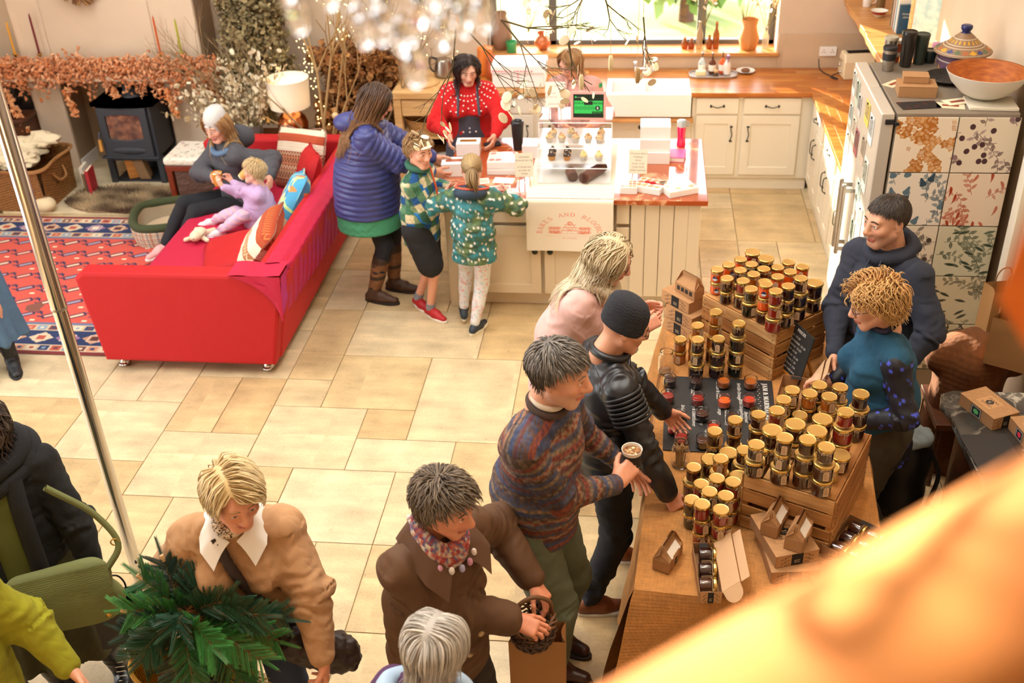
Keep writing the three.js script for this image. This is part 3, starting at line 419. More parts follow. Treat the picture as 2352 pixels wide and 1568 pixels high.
// P: position, heading and pose in world terms; everything is built in the world and then moved into the person's own group
function person(P){
const Hh=P.H,U=V(0,1,0),F=V(sin(P.yaw),0,cos(P.yaw)),L=V(cos(P.yaw),0,-sin(P.yaw)),base=V(P.x,0,P.z),bw=P.bw??1,bd=P.bd??1,near=P.near??0.5;
const Hc=V(P.x,(P.hip??0.535*Hh),P.z),lf=P.lean?.[0]??0.04,ll=P.lean?.[1]??0,S=U.clone().addScaledVector(F,lf).addScaledVector(L,ll).normalize(),tw=P.twist??0;
const Ft0=V(sin(P.yaw + tw),0,cos(P.yaw + tw)),Lt=V(cos(P.yaw + tw),0,-sin(P.yaw + tw)).addScaledVector(S,-0).normalize(),Ft=Lt.clone().cross(S).normalize().multiplyScalar(1);if(Ft.dot(Ft0)<0)Ft.negate();
const Bt=[Lt,S,Ft],at=(u)=>Hc.clone().addScaledVector(S,u*Hh),Nk=at(0.295),sw=(P.sw??0.09)*Hh*(0.6 + bw*0.4);
const sh={L:at(0.252).addScaledVector(Lt,sw),R:at(0.252).addScaledVector(Lt,-sw)};
const hs=(P.head??0.138)*Hh / 0.225,hy=P.yaw +(P.look??0),hp=P.nod??0.1,hr=P.tilt??0;
const hf=V(sin(hy)*cos(hp),-sin(hp),cos(hy)*cos(hp)),hl0=V(cos(hy),0,-sin(hy)),hu0=hf.clone().cross(hl0),hl=hl0.clone().multiplyScalar(cos(hr)).addScaledVector(hu0,sin(hr)),hu=hf.clone().cross(hl);
const C=Nk.clone().addScaledVector(S,0.03*Hh).addScaledVector(hu,0.112*hs).addScaledVector(hf,0.028*hs),w=(x,y,z)=>C.clone().addScaledVector(hl,x*hs).addScaledVector(hu,y*hs).addScaledVector(hf,z*hs);w.basis=[hl,hu,hf];
const arm={};for(const q of['L','R']){const a=P['hand' + q]??{},sg=q==='L'?1:-1,def=sh[q].clone().addScaledVector(U,-0.31*Hh).addScaledVector(L,sg*0.02).addScaledVector(F,0.06);const[e,wr]=ik(sh[q],a.p?V(...a.p):def,0.168*Hh,0.152*Hh,a.el?V(...a.el):F.clone().multiplyScalar(-0.8).addScaledVector(L,sg*0.5).addScaledVector(U,-0.4));const dir=a.d?V(...a.d):wr.clone().sub(e);arm[q]={e,w:wr,d:dir.normalize(),n:a.n?V(...a.n):L.clone().multiplyScalar(-sg),pose:a.pose??'relax'};}
const leg={};for(const q of['L','R']){const sg=q==='L'?1:-1,f=P['foot' + q]??[P.x + L.x*sg*0.1,0,P.z + L.z*sg*0.1,P.yaw],h=Hc.clone().addScaledVector(L,sg*0.052*Hh).addScaledVector(U,-0.02*Hh),fy=f[3]??P.yaw,fd=V(sin(fy),f[4]??0,cos(fy)).normalize();const[k,a]=ik(h,V(f[0],f[1]+ 0.048*Hh,f[2]),0.245*Hh,0.24*Hh,P['knee' + q]?V(...P['knee' + q]):F.clone().addScaledVector(L,sg*0.12));leg[q]={h,k,a,fd,foot:V(f[0],f[1],f[2])};}
const grp=new THREE.Group();grp.name=numbered('person');grp.position.copy(base);scene.add(grp);tag(grp,P.label,'person',P.group);
const own=(g)=>g.translate(-base.x,-base.y,-base.z),add=(name,g,m,label,par=grp)=>part(par,name,own(Array.isArray(g)?mg(g):g),m,label);
const J={w,hs,C,hl,hu,hf,Nk,S,Ft,Lt,sh,arm,leg,Hc,at,F,L,U,Hh,bw,bd,add,grp,base,near};
// skin
const sk=lin(P.skin??'#e0a98a'),lipc=lin(P.lip??'#c4695e'),hP=headPrims(w,hs,P.face),inv=(x,y,z)=>{const v=V(x,y,z).sub(C);return[v.dot(hl)/ hs,v.dot(hu)/ hs,v.dot(hf)/ hs];};
const skin=(X,Y,Z)=>{const[x,y,z]=inv(X,Y,Z);let c=mixc(sk,[sk[0]*1.02,sk[1]*0.8,sk[2]*0.74],sstep(0.035,0.0,Math.hypot(abs(x)- 0.04,y + 0.022))*(z>0.03?0.6:0));c=mixc(c,[sk[0],sk[1]*0.76,sk[2]*0.7],sstep(0.02,0.006,Math.hypot(x,y + 0.03))*(z>0.08?0.6:0));const lw=abs(x)<0.026&&z>0.07?sstep(0.0115,0.007,abs(y + 0.0655 + abs(x)*0.05 -(P.face?.smile??0)*abs(x)*0.25)):0;c=mixc(c,lipc,lw*0.85);if(P.beard&&y<-0.035&&z>-0.02&&y>-0.125)c=mixc(c,lin(P.beard),0.5*sstep(-0.03,-0.055,y)*(0.6 + 0.4*noise(x*300,y*300,z*300))*(1 - lw));const m=1 + 0.06*noise(x*60,y*60,z*60);return[c[0]*m,c[1]*m,c[2]*m];};
const cH=P.near>0.6?0.0036:0.0052,bodyG=[sdf(hP,cH,{color:skin})];
const bone={bone:1},E=0;
bodyG.push(sdf([ell(at(0),0.088*Hh*bw,0.07*Hh,0.06*Hh*bd,Bt),ell(at(0.1),0.074*Hh*bw,0.08*Hh,0.052*Hh*bd,Bt),ell(at(0.18),0.076*Hh*bw,0.08*Hh,0.05*Hh*bd,Bt),cap(sh.L,sh.R,0.02*Hh,0.02*Hh),cap(Nk.clone().addScaledVector(S,-0.02),C,0.03*Hh,0.03*Hh),...['L','R'].flatMap((q)=>[cap(sh[q],arm[q].e,0.018*Hh,0.016*Hh),cap(arm[q].e,arm[q].w,0.0165*Hh,0.0142*Hh),cap(leg[q].h,leg[q].k,0.044*Hh,0.031*Hh),cap(leg[q].k,leg[q].a,0.03*Hh,0.019*Hh)])],P.bare?0.011:0.02,{color:skin}));
for(const q of['L','R'])if(!P['hand' + q]?.hidden){const pr=handPrims(q==='L',arm[q].w.clone().addScaledVector(arm[q].d,0.008),arm[q].d,arm[q].n,Hh*0.108 / 0.185*(P.hand??1),arm[q].pose);bodyG.push(sdf(pr,P.near>0.6?0.0034:0.0044,{color:(x,y,z)=>{const m=1 + 0.08*noise(x*60,y*60,z*60);return[sk[0]*m,sk[1]*0.9*m,sk[2]*0.86*m];}}));arm[q].pr=pr;}
add('body',bodyG,MSK);
// face details
const front=(x,y)=>{let z=0.135;while(z>0.02){const p=w(x,y,z);if(evalP(hP,p.x,p.y,p.z)<0)break;z -=0.001;}return z;};
if(!P.noface){
for(const q of[-1,1]){
const ez=front(q*0.031,0.005)- 0.0035,hm=new THREE.Matrix4().makeBasis(hl,hu,hf).setPosition(C),place=(g)=>g.scale(hs,hs,hs).applyMatrix4(hm);
const e=add('eye',place(tint(elli(0.0135,0.0052,0.0062,q*0.0312,0.0055,ez,18,12),(x,y,z)=>{const rr=Math.hypot(x - q*0.0312 -(P.gaze??0),y - 0.0045);return z<ez?[0.75,0.68,0.64]:rr<0.0026?[0.01,0.01,0.01]:rr<0.0058?lin(P.iris??'#5b5a4c'):[0.8,0.76,0.72];})),mat('#ffffff',0.12,{vertexColors:true}));
add('eyelid',place(tube([[q*0.0165,0.0055,front(q*0.0165,0.0055)],[q*0.024,0.0112,ez + 0.0055],[q*0.034,0.0116,ez + 0.0055],[q*0.0455,0.006,front(q*0.0455,0.006)]],0.0013,12,5)),mat('#3a2a22',0.7));
const bp=[0.013,0.024,0.036,0.049].map((x,i)=>{const y=[0.0265,0.031,0.0325,0.026][i];return[q*x,y,front(q*x,y)+ 0.0005];});
add('eyebrow',place(tube(bp,0.003,12,5)),mat(P.brow??'#6a5540',0.9));
}
}
J.doHair=()=>P.hair&&add('hair',hairGeo(w,hs,P.hair,P.seed??3,J),MH);
const hm=new THREE.Matrix4().makeBasis(hl,hu,hf).scale(V(hs,hs,hs)).setPosition(C);J.hm=hm;J.onHead=(name,g,m,label,par)=>{const G=Array.isArray(g)?mg(g):g;return add(name,G.applyMatrix4(hm),m,label,par);};
if(P.glasses){const z=front(0.031,0.004)+ 0.012,gm=mat(P.glasses,0.35),fr=[];for(const q of[-1,1]){const ring=[];for(let i=0;i<16;i++){const a=i / 16*6.283;ring.push([q*0.033 + 0.0235*cos(a),0.002 + 0.0185*sin(a),z - abs(cos(a)*q + 1)*0.002]);}fr.push(tube(ring,0.0017,40,5,true),tube([[q*0.056,0.006,z - 0.004],[q*0.074,0.008,0.05],[q*0.082,0.006,-0.01],[q*0.08,-0.012,-0.028]],0.0018,12,5));}fr.push(tube([[-0.01,0.005,z],[0,0.008,z + 0.002],[0.01,0.005,z]],0.0017,8,5));J.onHead('glasses',fr,gm);}
return J;
}
// garments
function top(J,o){
const{Hh,at,Lt,S,Ft,bw,bd,sh,arm,Hc,U,Nk,L,F}=J,e=(o.ease??0.014)*0.85,Bt=[Lt,S,Ft],ab=o.belly??1,hem=o.hem??0.1,b={bone:1},P=[];
const Bh=[L,U,F];
P.push(ell(at(0.185),0.088*Hh*bw + e*0.8,0.09*Hh + e*0.6,0.062*Hh*bd + e*0.8,Bt,{k:0.05,...b}),ell(at(0.085),0.08*Hh*bw + e*0.9,0.1*Hh,0.06*Hh*bd*ab + e*0.9,Bt,{k:0.05,...b}));
if(o.bust)for(const q of[-1,1])P.push(ell(at(0.185).addScaledVector(Lt,q*0.042*Hh*bw).addScaledVector(Ft,0.05*Hh*bd),0.036*Hh + e*0.5,0.038*Hh + e*0.5,0.034*Hh + e,Bt,{k:0.04}));
const hb=Hc.clone().addScaledVector(U,-hem - 0.04).addScaledVector(F,o.hemF??0);
P.push(cap(at(0.06),hb,0.084*Hh*bw + e,(0.084*Hh*bw + e)*(o.flare??1.06),{n:F,fl:0.72*bd*(o.hemFl??1),k:0.06,...b}));
for(const q of['L','R'])P.push(cap(Nk.clone().addScaledVector(S,-0.012*Hh),sh[q],0.03*Hh + e*0.4,0.03*Hh + e*0.7,{k:0.04,...b}));
if(!o.sleeveless)for(const q of['L','R']){const A=arm[q],c=A.e.clone().lerp(A.w,o.cuff??0.93),sl=o.sleeve??1,u=cap(sh[q].clone().addScaledVector(S,-0.008*Hh),A.e,0.031*Hh + e*0.75,0.0245*Hh + e*0.85*sl,{k:0.045,...b}),f=cap(A.e,c,0.0245*Hh + e*0.85*sl,0.0185*Hh + e*(o.cuffEase??0.5),{k:0.02,...b});u.bend=1;f.bend=0.05;u.arm=f.arm=q;P.push(u,f);}
const cuts=[{p:Hc.clone().addScaledVector(U,-hem),n:U.clone().negate().addScaledVector(F,o.hemTilt??0).normalize()}];
const disp=o.disp==='quilt'?(x,y,z,p,t,a,al)=>{const v=p.arm?al / 0.042:y / 0.042 + 0.12*noise(x*6,y*6,z*6);return 0.012*Math.pow(abs(sin(v*PI)),0.55)- 0.006 + fold(x,y,z,p,t,a,al,0.006);}:o.disp==='none'?null:(x,y,z,p,t,a,al)=>fold(x,y,z,p,t,a,al,o.fold??0.009)*(p?.arm?1:0.15 + 0.85*sstep(0,0.1,y - Hc.y + hem));
const c0=o.color&&typeof o.color !=='function'?lin(o.color):null,color=c0?(x,y,z)=>{const m=1 + 0.07*noise(x*40,y*40,z*40);return[c0[0]*m,c0[1]*m,c0[2]*m];}:o.color;
const mesh=J.add(o.name??'jumper',sdf([...P,...(o.extra??[])],o.cell??(J.near>0.6?0.0078:0.0105),{cuts,disp,color,uv:o.uv??1}),o.mat??MC(0.9,knit,0.002),o.label);
J.topP=P;J.collarR=0.035*Hh + e*0.4;
return mesh;
}
function ringOn(J,c,ax,rx,rz,X,r,n=26,wob=0){const Z=ax.clone().cross(X).normalize(),pts=[];for(let i=0;i<n;i++){const a=i / n*2*PI,q=1 + wob*sin(a*3 + 1);pts.push(c.clone().addScaledVector(X,rx*q*cos(a)).addScaledVector(Z,rz*q*sin(a)).addScaledVector(ax,wob*0.06*sin(a*4)));}return tube(pts,r,n*2,8,true);}
function legs(J,o={}){
const{Hh,leg,Hc,at,L,U,F,bw,bd}=J,e=o.ease??0.01,b={bone:1},P=[ell(Hc.clone().addScaledVector(U,0.01*Hh),0.086*Hh*bw + e*0.5,0.08*Hh,0.06*Hh*bd + e*0.5,[L,U,F],{k:0.04,...b})];
const cuts=[];for(const q of['L','R']){const g=leg[q],end=o.len??0.92;if(end<=0.0)P.push(cap(g.h,g.k.clone().lerp(g.h,-end),(0.053*Hh + e)*(o.th??1),(0.046*Hh + e)*(o.th??1),{k:0.03,...b}));else{const u=cap(g.h,g.k,(0.052*Hh + e)*(o.th??1),0.036*Hh + e,{k:0.025,...b}),f=cap(g.k,g.k.clone().lerp(g.a,end),0.035*Hh + e,(0.023*Hh + e)*(o.cuff??1),{k:0.02,...b}),cf=cap(g.k.clone().lerp(g.a,0.15),g.k.clone().lerp(g.a,0.5),0.03*Hh + e,0.03*Hh + e,{k:0.02});u.bend=1;f.bend=0.9;P.push(u,f,cf);}}
const c0=typeof o.color==='function'?null:lin(o.color??'#333'),color=c0?(x,y,z)=>{const m=1 + 0.08*noise(x*30,y*30,z*30);return[c0[0]*m,c0[1]*m,c0[2]*m];}:o.color;
return J.add(o.name??'trousers',sdf(P,o.cell??(J.near>0.6?0.009:0.011),{color,uv:1,disp:(x,y,z,p,t,a,al)=>fold(x,y,z,p,t,a,al,o.fold??0.007)}),o.mat??MC(0.88,weave,0.0008),o.label);
}
function skirt(J,len,r0,r1,color,o={}){
const{Hc,U,F,L,Hh}=J,a=Hc.clone().addScaledVector(U,o.up??0.03),b=Hc.clone().addScaledVector(U,-len - 0.05),c0=lin(color),p=cap(a,b,r0,r1,{n:F,fl:o.fl??0.8,bone:1});
return J.add('skirt',sdf([p],0.011,{cuts:[{p:Hc.clone().addScaledVector(U,-len),n:U.clone().negate()},{p:a,n:U}],uv:1,color:(x,y,z)=>{const m=1 + 0.1*noise(x*30,y*30,z*30);return[c0[0]*m,c0[1]*m,c0[2]*m];},disp:(x,y,z,q,t,ang)=>(0.016*sin(ang*9 + 1.5*noise(x*4,y*2,z*4))+ 0.008*sin(ang*17))*t}),o.mat??MC(0.9,weave,0.001),o.label);
}
function shoes(J,o){
for(const q of['L','R']){
const g=J.leg[q],Hh=J.Hh*(o.size??1),d=g.fd,s=V(0,1,0).cross(d).normalize(),up=d.clone().cross(s).negate();if(up.y<0)up.negate();const O=g.foot,at=(f,l,u)=>O.clone().addScaledVector(d,f*Hh).addScaledVector(s,l*Hh).addScaledVector(up,u*Hh),b={bone:1,k:0.02};
const P=[cap(at(-0.022,0,0.026),at(0.045,0,0.026),0.022*Hh,0.024*Hh,b),cap(at(0.04,0,0.022),at(0.1,0.002,0.018),0.024*Hh,0.017*Hh,{...b,n:up,fl:0.85}),cap(at(-0.005,0,0.04),at(0.04,0,0.03),0.02*Hh,0.02*Hh,b)];
if(o.boot)P.push(cap(at(0,0,0.04),g.a.clone().lerp(g.k,o.boot),0.027*Hh,(o.bootR??0.034)*Hh,{...b,bone:1}));
const c0=typeof o.color==='function'?null:lin(o.color),sh=J.add(o.name??'shoe',sdf(P,0.006,{cuts:[{p:at(0,0,0.008),n:up.clone().negate()}],uv:1,color:c0?(x,y,z)=>{const m=1 + 0.15*noise(x*25,y*25,z*25);return[c0[0]*m,c0[1]*m,c0[2]*m];}:o.color,disp:o.boot?(x,y,z,p,t,a,al)=>fold(x,y,z,p,t,a,al,0.006):null}),MC(o.rough??0.55));
const so=[];for(let i=0;i<20;i++){const a=i / 20*2*PI,c=cos(a),f=c>0?0.048 + c*0.075:0.03 + c*0.076,l=sin(a)*(c>0.2?0.027:0.0245)*(1 - 0.12*max(0,-c));so.push([f,l]);}
const sg=extr(so.map(([f,l])=>[f*Hh,l*Hh]),0.012,0.003);const mtx=new THREE.Matrix4().makeBasis(d,s,up.clone()).setPosition(O.clone().addScaledVector(up,0.003));J.add('sole',sg.applyMatrix4(mtx),mat(o.sole??'#e8e0d2',0.7));
if(o.sock)J.add('sock',cap3(at(0.0,0,0.045),g.a.clone().lerp(g.k,o.sockH??0.2),0.0245*Hh),mat(o.sock,0.95));
}
}
const cap3=(a,b,r)=>rod(a,b,r,r,16);
function beanie(J,c,o={}){
const pts=[[0.0845,-0.012],[0.089,0.0],[0.089,0.045],[0.0865,0.052],[0.0875,0.06],[0.084,0.09],[0.07,0.118],[0.045,0.134],[0.015,0.14],[0,0.14]],lo=o.lo??0;
const g=lathe(pts.map(([x,y])=>[x,y]),48),p=g.attributes.position;for(let i=0;i<p.count;i++){const x=p.getX(i),z=p.getZ(i),y=p.getY(i),a=Math.atan2(x,z),rb=y<0.05?0.0012*sin(a*46):0.0014*sin(a*30)+ 0.002*noise(x*40,y*40,z*40);p.setXYZ(i,x*(0.985 + rb*12),y*(o.h??1)+ 0.012 - lo - z*0.12,z*(1.14 + rb*12)- 0.012 -(y>0.08?0.012*(y - 0.08)/ 0.06:0));}g.computeVertexNormals();
return J.onHead('beanie',g,mat(c,0.95,{bumpMap:knit,bumpScale:0.002}));
}

// ---------- the people ----------
const collar=(J,name,c,r,o={})=>J.add(name,ringOn(J,J.Nk.clone().addScaledVector(J.S,o.up??0.02).addScaledVector(J.Ft,o.f??0.004),J.S.clone().addScaledVector(J.Ft,o.fw??0.18).normalize(),o.rx??0.07,o.rz??0.066,J.Lt,r,26,o.wob??0),o.mat??mat(c,0.92,{bumpMap:knit,bumpScale:0.002}),o.label);
const PEOPLE={};
{// man with the coffee
const J=PEOPLE.coffee=person({label:'grey-haired man in a patterned brown knit jumper and green trousers holding a coffee cup',x:-0.4,z:-3.46,yaw:1.2,H:1.87,look:0.12,nod:0.16,lean:[0.12,0],bw:1.1,bd:1.25,near:1,skin:'#dda080',beard:'#b3a79b',brow:'#7d756a',face:{nose:1.2,jaw:1.05},seed:11,
hair:{c:['#3f3a35','#8a8279'],len:0.062,vol:0.01,flow:'crown',n:850,sweep:0.3,line:0.02,bald:0.66,w:0.0042,mess:0.25,crownZ:-0.06,side:-0.2},
handR:{p:[-0.06,1.12,-3.5],el:[-0.5,-1,0.5],d:[0.5,0.35,-0.55],n:[0.1,-0.2,-1],pose:'cup'},handL:{p:[-0.05,1.0,-3.8]},
footR:[-0.37,0,-3.46,1.3],footL:[-0.37,0,-3.66,1.1]});
const cs=['#4e3a30','#7d3f2e','#39405a','#6b5a4a','#5a2f33','#46495c','#8a6a52','#553f36'].map(lin);
top(J,{name:'jumper',ease:0.03,hem:0.09,belly:1.12,flare:0.98,cell:0.0062,fold:0.012,cuff:0.96,sleeve:1.18,cuffEase:0.35,mat:MC(0.95,knit,0.003),color:(x,y,z,b,t,a,al)=>{
let v=y*1.02 + 0.1*(x - J.Hc.x),u=Math.atan2(x - J.Hc.x,z - J.Hc.z)*22;if(b?.arm){v=al +(t<0.999&&b.bend===0.05?0.31:0);u=a*9;}else if(b.len<0.18*1.83&&y>J.at(0.235).y){v=3 +(x - J.Nk.x)*J.Ft.x +(z - J.Nk.z)*J.Ft.z;}
const q=v / 0.02,k=floor_(q),fr=q - k,p=(Math.imul(k,2654435761)>>>8)% 8,s=(p + 3)% 8,dots=p % 2?abs(sin(u))>0.72&&fr>0.25&&fr<0.75:abs(sin(u*0.5 +(fr>0.5?1.5:0)))>0.82;return vary(dots?cs[s]:cs[p],x,y,z,60,0.5);}});
collar(J,'ribbed_neckband','#4d3b33',0.016,{rx:0.076,rz:0.074,up:0.024});collar(J,'shirt_collar','#d9cdb9',0.012,{rx:0.064,rz:0.062,up:0.05,mat:mat('#d9cdb9',0.8)});
legs(J,{color:'#5d6450',ease:0.024,th:1.08,cuff:1.5,fold:0.011});shoes(J,{color:'#3c2119',sole:'#2c1c16',rough:0.35});
}
{// man in the black quilted jacket
const J=PEOPLE.jacket=person({label:'man seen from behind in a dark knitted hat, black biker jacket and tan shoes',x:-0.14,z:-4.03,yaw:1.95,H:1.7,look:-0.2,nod:0.34,lean:[0.06,0],bw:1.1,bd:1.12,near:0.9,skin:'#d79c7c',brow:'#4b3f36',glasses:'#222222',seed:12,
handR:{p:[0.17,0.84,-3.8],el:[-0.2,-0.2,1],d:[0.4,-0.7,0.2],pose:'fist'},handL:{p:[0.2,0.85,-4.35],el:[0.3,-0.5,-1]},footR:[-0.19,0,-3.86,1.75],footL:[-0.1,0,-4.25,1.6]});
top(J,{name:'jacket',color:'#1d1d20',ease:0.028,hem:0.1,flare:1.02,sleeve:1.12,cuff:1.0,cuffEase:0.8,fold:0.016,cell:0.0075,mat:MC(0.38,blotch,0.001),});
collar(J,'jacket_collar','#18181b',0.018,{rx:0.082,rz:0.08,up:0.03,mat:mat('#18181b',0.4)});
{const g=[];for(const q of['L','R'])for(let i=0;i<7;i++){const a=J.sh[q],b=J.arm[q].e,c=a.clone().lerp(b,0.08 + i*0.075),d=b.clone().sub(a).normalize();g.push(ringOn(J,c,d,0.083,0.079,V(0,0,1).cross(d).normalize(),0.008,18));}J.add('shoulder_quilting',g,mat('#1a1a1d',0.42));}
legs(J,{color:'#15171d',ease:0.014,fold:0.012});shoes(J,{color:'#7b4426',sole:'#e4ddd0',rough:0.5});beanie(J,'#23242a',{lo:0.006});
}
{// woman in the pink jumper
const J=PEOPLE.pink=person({label:'blonde woman in a pale pink jumper, glasses and cream scarf leaning over the jars',x:-0.41,z:-4.86,yaw:1.35,H:1.68,look:0.1,nod:0.42,lean:[0.42,0],bw:1.12,bd:1.15,near:0.9,skin:'#dfa287',brow:'#8a7358',glasses:'#2a2622',seed:13,face:{nose:1.05},
hair:{c:['#d9c7a0','#9c8664','#ded0b2'],len:0.34,lenVar:0.3,vol:0.03,flow:'part',part:-0.01,n:700,w:0.006,curl:0.35,freq:8,mess:0.4,seg:12,back:1},
handR:{p:[0.04,1.0,-4.95],el:[-0.3,-0.8,0.5],d:[0.7,0.35,-0.3],n:[0,-0.4,-0.9],pose:'pinch'},handL:{p:[0.02,1.03,-5.12],el:[0,-1,-0.3],d:[0.8,0.2,0.1],pose:'loose'}});
top(J,{name:'jumper',color:'#d3a9a0',ease:0.035,hem:0.2,sleeve:1.2,fold:0.012,bust:1,mat:MC(0.98,knit,0.002)});
collar(J,'scarf','#d9cbb0',0.036,{rx:0.085,rz:0.085,up:0.035,f:0.03,wob:0.12});
J.add('scarf_end',tube([J.Nk.clone().addScaledVector(J.Ft,0.1),J.Nk.clone().addScaledVector(J.Ft,0.17).add(V(0,-0.06,0)),J.Nk.clone().addScaledVector(J.Ft,0.2).add(V(0.02,-0.18,0.02)),J.Nk.clone().addScaledVector(J.Ft,0.2).add(V(0.03,-0.3,0))],0.035,20,8),mat('#d9cbb0',0.95,{bumpMap:knit,bumpScale:0.004}));
legs(J,{color:'#3b4052',ease:0.012});shoes(J,{color:'#4a3a30',sole:'#2c2420'});
}
{// young man in the hoodie
const J=PEOPLE.hoodie=person({label:'young dark-haired man in a navy hooded sweatshirt standing by the fridge',x:1.27,z:-5.0,yaw:-0.75,H:1.79,look:-0.35,nod:0.12,lean:[0.04,0],bw:1.12,bd:1.15,near:0.9,skin:'#cf9a7c',brow:'#2e251f',beard:'#6a5548',seed:14,face:{jaw:1.06,nose:1.05},
hair:{c:['#1f1814','#42352a'],len:0.026,vol:0.004,flow:'crown',n:1100,w:0.004,mess:0.3,line:0.0,sweep:0.2,side:-0.22,topLen:1.5,seg:4},
handR:{p:[1.02,0.98,-4.78],el:[-0.3,-0.5,-0.6]},handL:{p:[1.3,0.95,-4.66],el:[1,-0.4,0.2]}});
top(J,{name:'hoodie',color:'#2c303d',ease:0.03,hem:0.14,sleeve:1.2,fold:0.012,mat:MC(0.95,weave,0.001),flare:0.98});
J.add('hood',[ringOn(J,J.Nk.clone().addScaledVector(J.S,0.02).addScaledVector(J.Ft,-0.012),J.S.clone().addScaledVector(J.Ft,0.35).normalize(),0.1,0.105,J.Lt,0.034,26,0.06),elli(0.11,0.05,0.075,...J.Nk.clone().addScaledVector(J.Ft,-0.1).addScaledVector(J.S,-0.02).toArray())],mat('#2a2e3b',0.95,{bumpMap:weave,bumpScale:0.001}));
for(const q of[-1,1])J.add('drawstring',tube([J.Nk.clone().addScaledVector(J.Ft,0.11).addScaledVector(J.Lt,q*0.03),J.at(0.24).addScaledVector(J.Ft,0.165).addScaledVector(J.Lt,q*0.035),J.at(0.16).addScaledVector(J.Ft,0.185).addScaledVector(J.Lt,q*0.04)],0.004,14,5),mat('#3a4052',0.9));
legs(J,{color:'#23262f',ease:0.02});shoes(J,{color:'#2a2a2e',sole:'#d8d4cc'});
}
{// woman with curly hair and teal tank
const J=PEOPLE.teal=person({label:'woman with short curly blonde hair, teal knitted vest and sheer sequinned sleeves',x:1.2,z:-4.42,yaw:-1.35,H:1.64,look:-0.12,nod:0.3,lean:[0.12,0],bw:1.15,bd:1.2,near:1,skin:'#dba487',brow:'#9a7a50',glasses:'#1c1c22',seed:15,
hair:{c:['#c08a4a','#8a5c2c','#e2b878'],len:0.12,vol:0.036,flow:'part',part:0.0,n:850,w:0.0062,curl:0.75,freq:11,mess:0.7,lift:0.5,seg:10,fall:0.6,fringe:0.3},
handR:{p:[1.0,0.93,-4.62],el:[0.4,-0.8,-0.6],d:[-0.9,-0.05,-0.3],n:[0,-1,0],pose:'loose'},handL:{p:[1.02,0.95,-4.25],el:[0.6,-0.8,0.4],pose:'loose'}});
top(J,{name:'blouse',color:(x,y,z,b,t,a,al)=>{const q=noise(floor_(x*75)*3.1,floor_(y*60)*5.3,floor_(z*75)*4.7);return q>0.42?[0.06,0.09,0.62]:vary(lin('#15151f'),x,y,z,40);},ease:0.02,hem:0.2,flare:1.15,sleeve:1.25,fold:0.012,cell:0.0075,mat:MC(0.6,weave,0.001)});
top(J,{name:'knitted_vest',color:'#1d4a63',ease:0.036,hem:0.06,sleeveless:1,fold:0.009,flare:1.0,bust:1,mat:MC(0.98,knit,0.002)});
collar(J,'ruffled_neck','#14142a',0.014,{rx:0.064,rz:0.06,up:0.045,wob:0.1,mat:mat('#171732',0.7)});
legs(J,{color:'#3c3626',ease:0.03,th:1.1,cuff:2,fold:0.012});shoes(J,{color:'#6a4a3a',sole:'#3a2c24'});
}
{// girl in the teal coat
const J=PEOPLE.girl=person({label:'girl with a curly ponytail in a teal cloud-print coat and pale leggings',x:-1.12,z:-6.55,yaw:3.05,H:1.3,head:0.15,look:0.25,nod:0.15,lean:[0.1,-0.02],bw:1.05,bd:1.1,near:0.5,skin:'#e3b199',seed:16,
hair:{c:['#a4855a','#6d5334','#c9ab78'],len:0.14,vol:0.004,flow:'tie',n:520,w:0.005,mess:0.12,lift:0.05,tail:{n:130,len:0.2}},
handL:{p:[-1.36,0.92,-6.85],el:[-1,-0.5,0.6]},handR:{p:[-0.9,0.92,-6.85],el:[1,-0.4,0.6]},footR:[-1.14,0,-6.5,2.7],footL:[-1.24,0.04,-6.66,3.3,0.3]});
const cs=['#1f6a70','#2f7f86','#2c5548','#5f7440','#1d4d52'].map(lin);
top(J,{name:'padded_coat',ease:0.035,hem:0.12,flare:1.12,sleeve:1.3,cuff:0.98,fold:0.02,cell:0.0085,mat:MC(0.6),color:(x,y,z)=>{const u=Math.atan2(x - J.Hc.x,z - J.Hc.z)*3.2 + x*14,v=y*17,i=floor_(u + floor_(v)*0.5),h1=Math.imul(i*31 + floor_(v)*57,2654435761)>>>8,fu=u + floor_(v)*0.5 - i - 0.5 +((h1 % 7)- 3)*0.07,fv=v - floor_(v)- 0.5 +((h1 % 5)- 2)*0.12;if(h1 % 11>2&&fu*fu*7 + fv*fv*22<0.5 + 0.5*noise(x*60,y*60,z*60))return[0.78,0.72,0.6];const q=clamp(0.5 + 1.3*fbm(x*9,y*9,z*9),0,0.999)*4,k=floor_(q);return vary(mixc(cs[k],cs[k + 1],q - k),x,y,z,50,0.4);}});
J.add('hood',elli(0.115,0.05,0.07,...J.Nk.clone().addScaledVector(J.Ft,-0.07).addScaledVector(J.S,0.0).toArray()),mat('#1c3346',0.6));collar(J,'hood_trim','#d4593c',0.008,{rx:0.11,rz:0.1,up:0.02,f:-0.02,mat:mat('#d4593c',0.7)});
legs(J,{name:'leggings',ease:0.004,fold:0.003,color:(x,y,z)=>{const q=noise(x*55,y*55,z*55),w=noise(x*80 + 9,y*80,z*80);return q>0.3?[0.72,0.4,0.36]:w>0.32?[0.45,0.62,0.66]:[0.74,0.72,0.7];}});shoes(J,{color:'#27323c',sole:'#e4d9b8'});
}
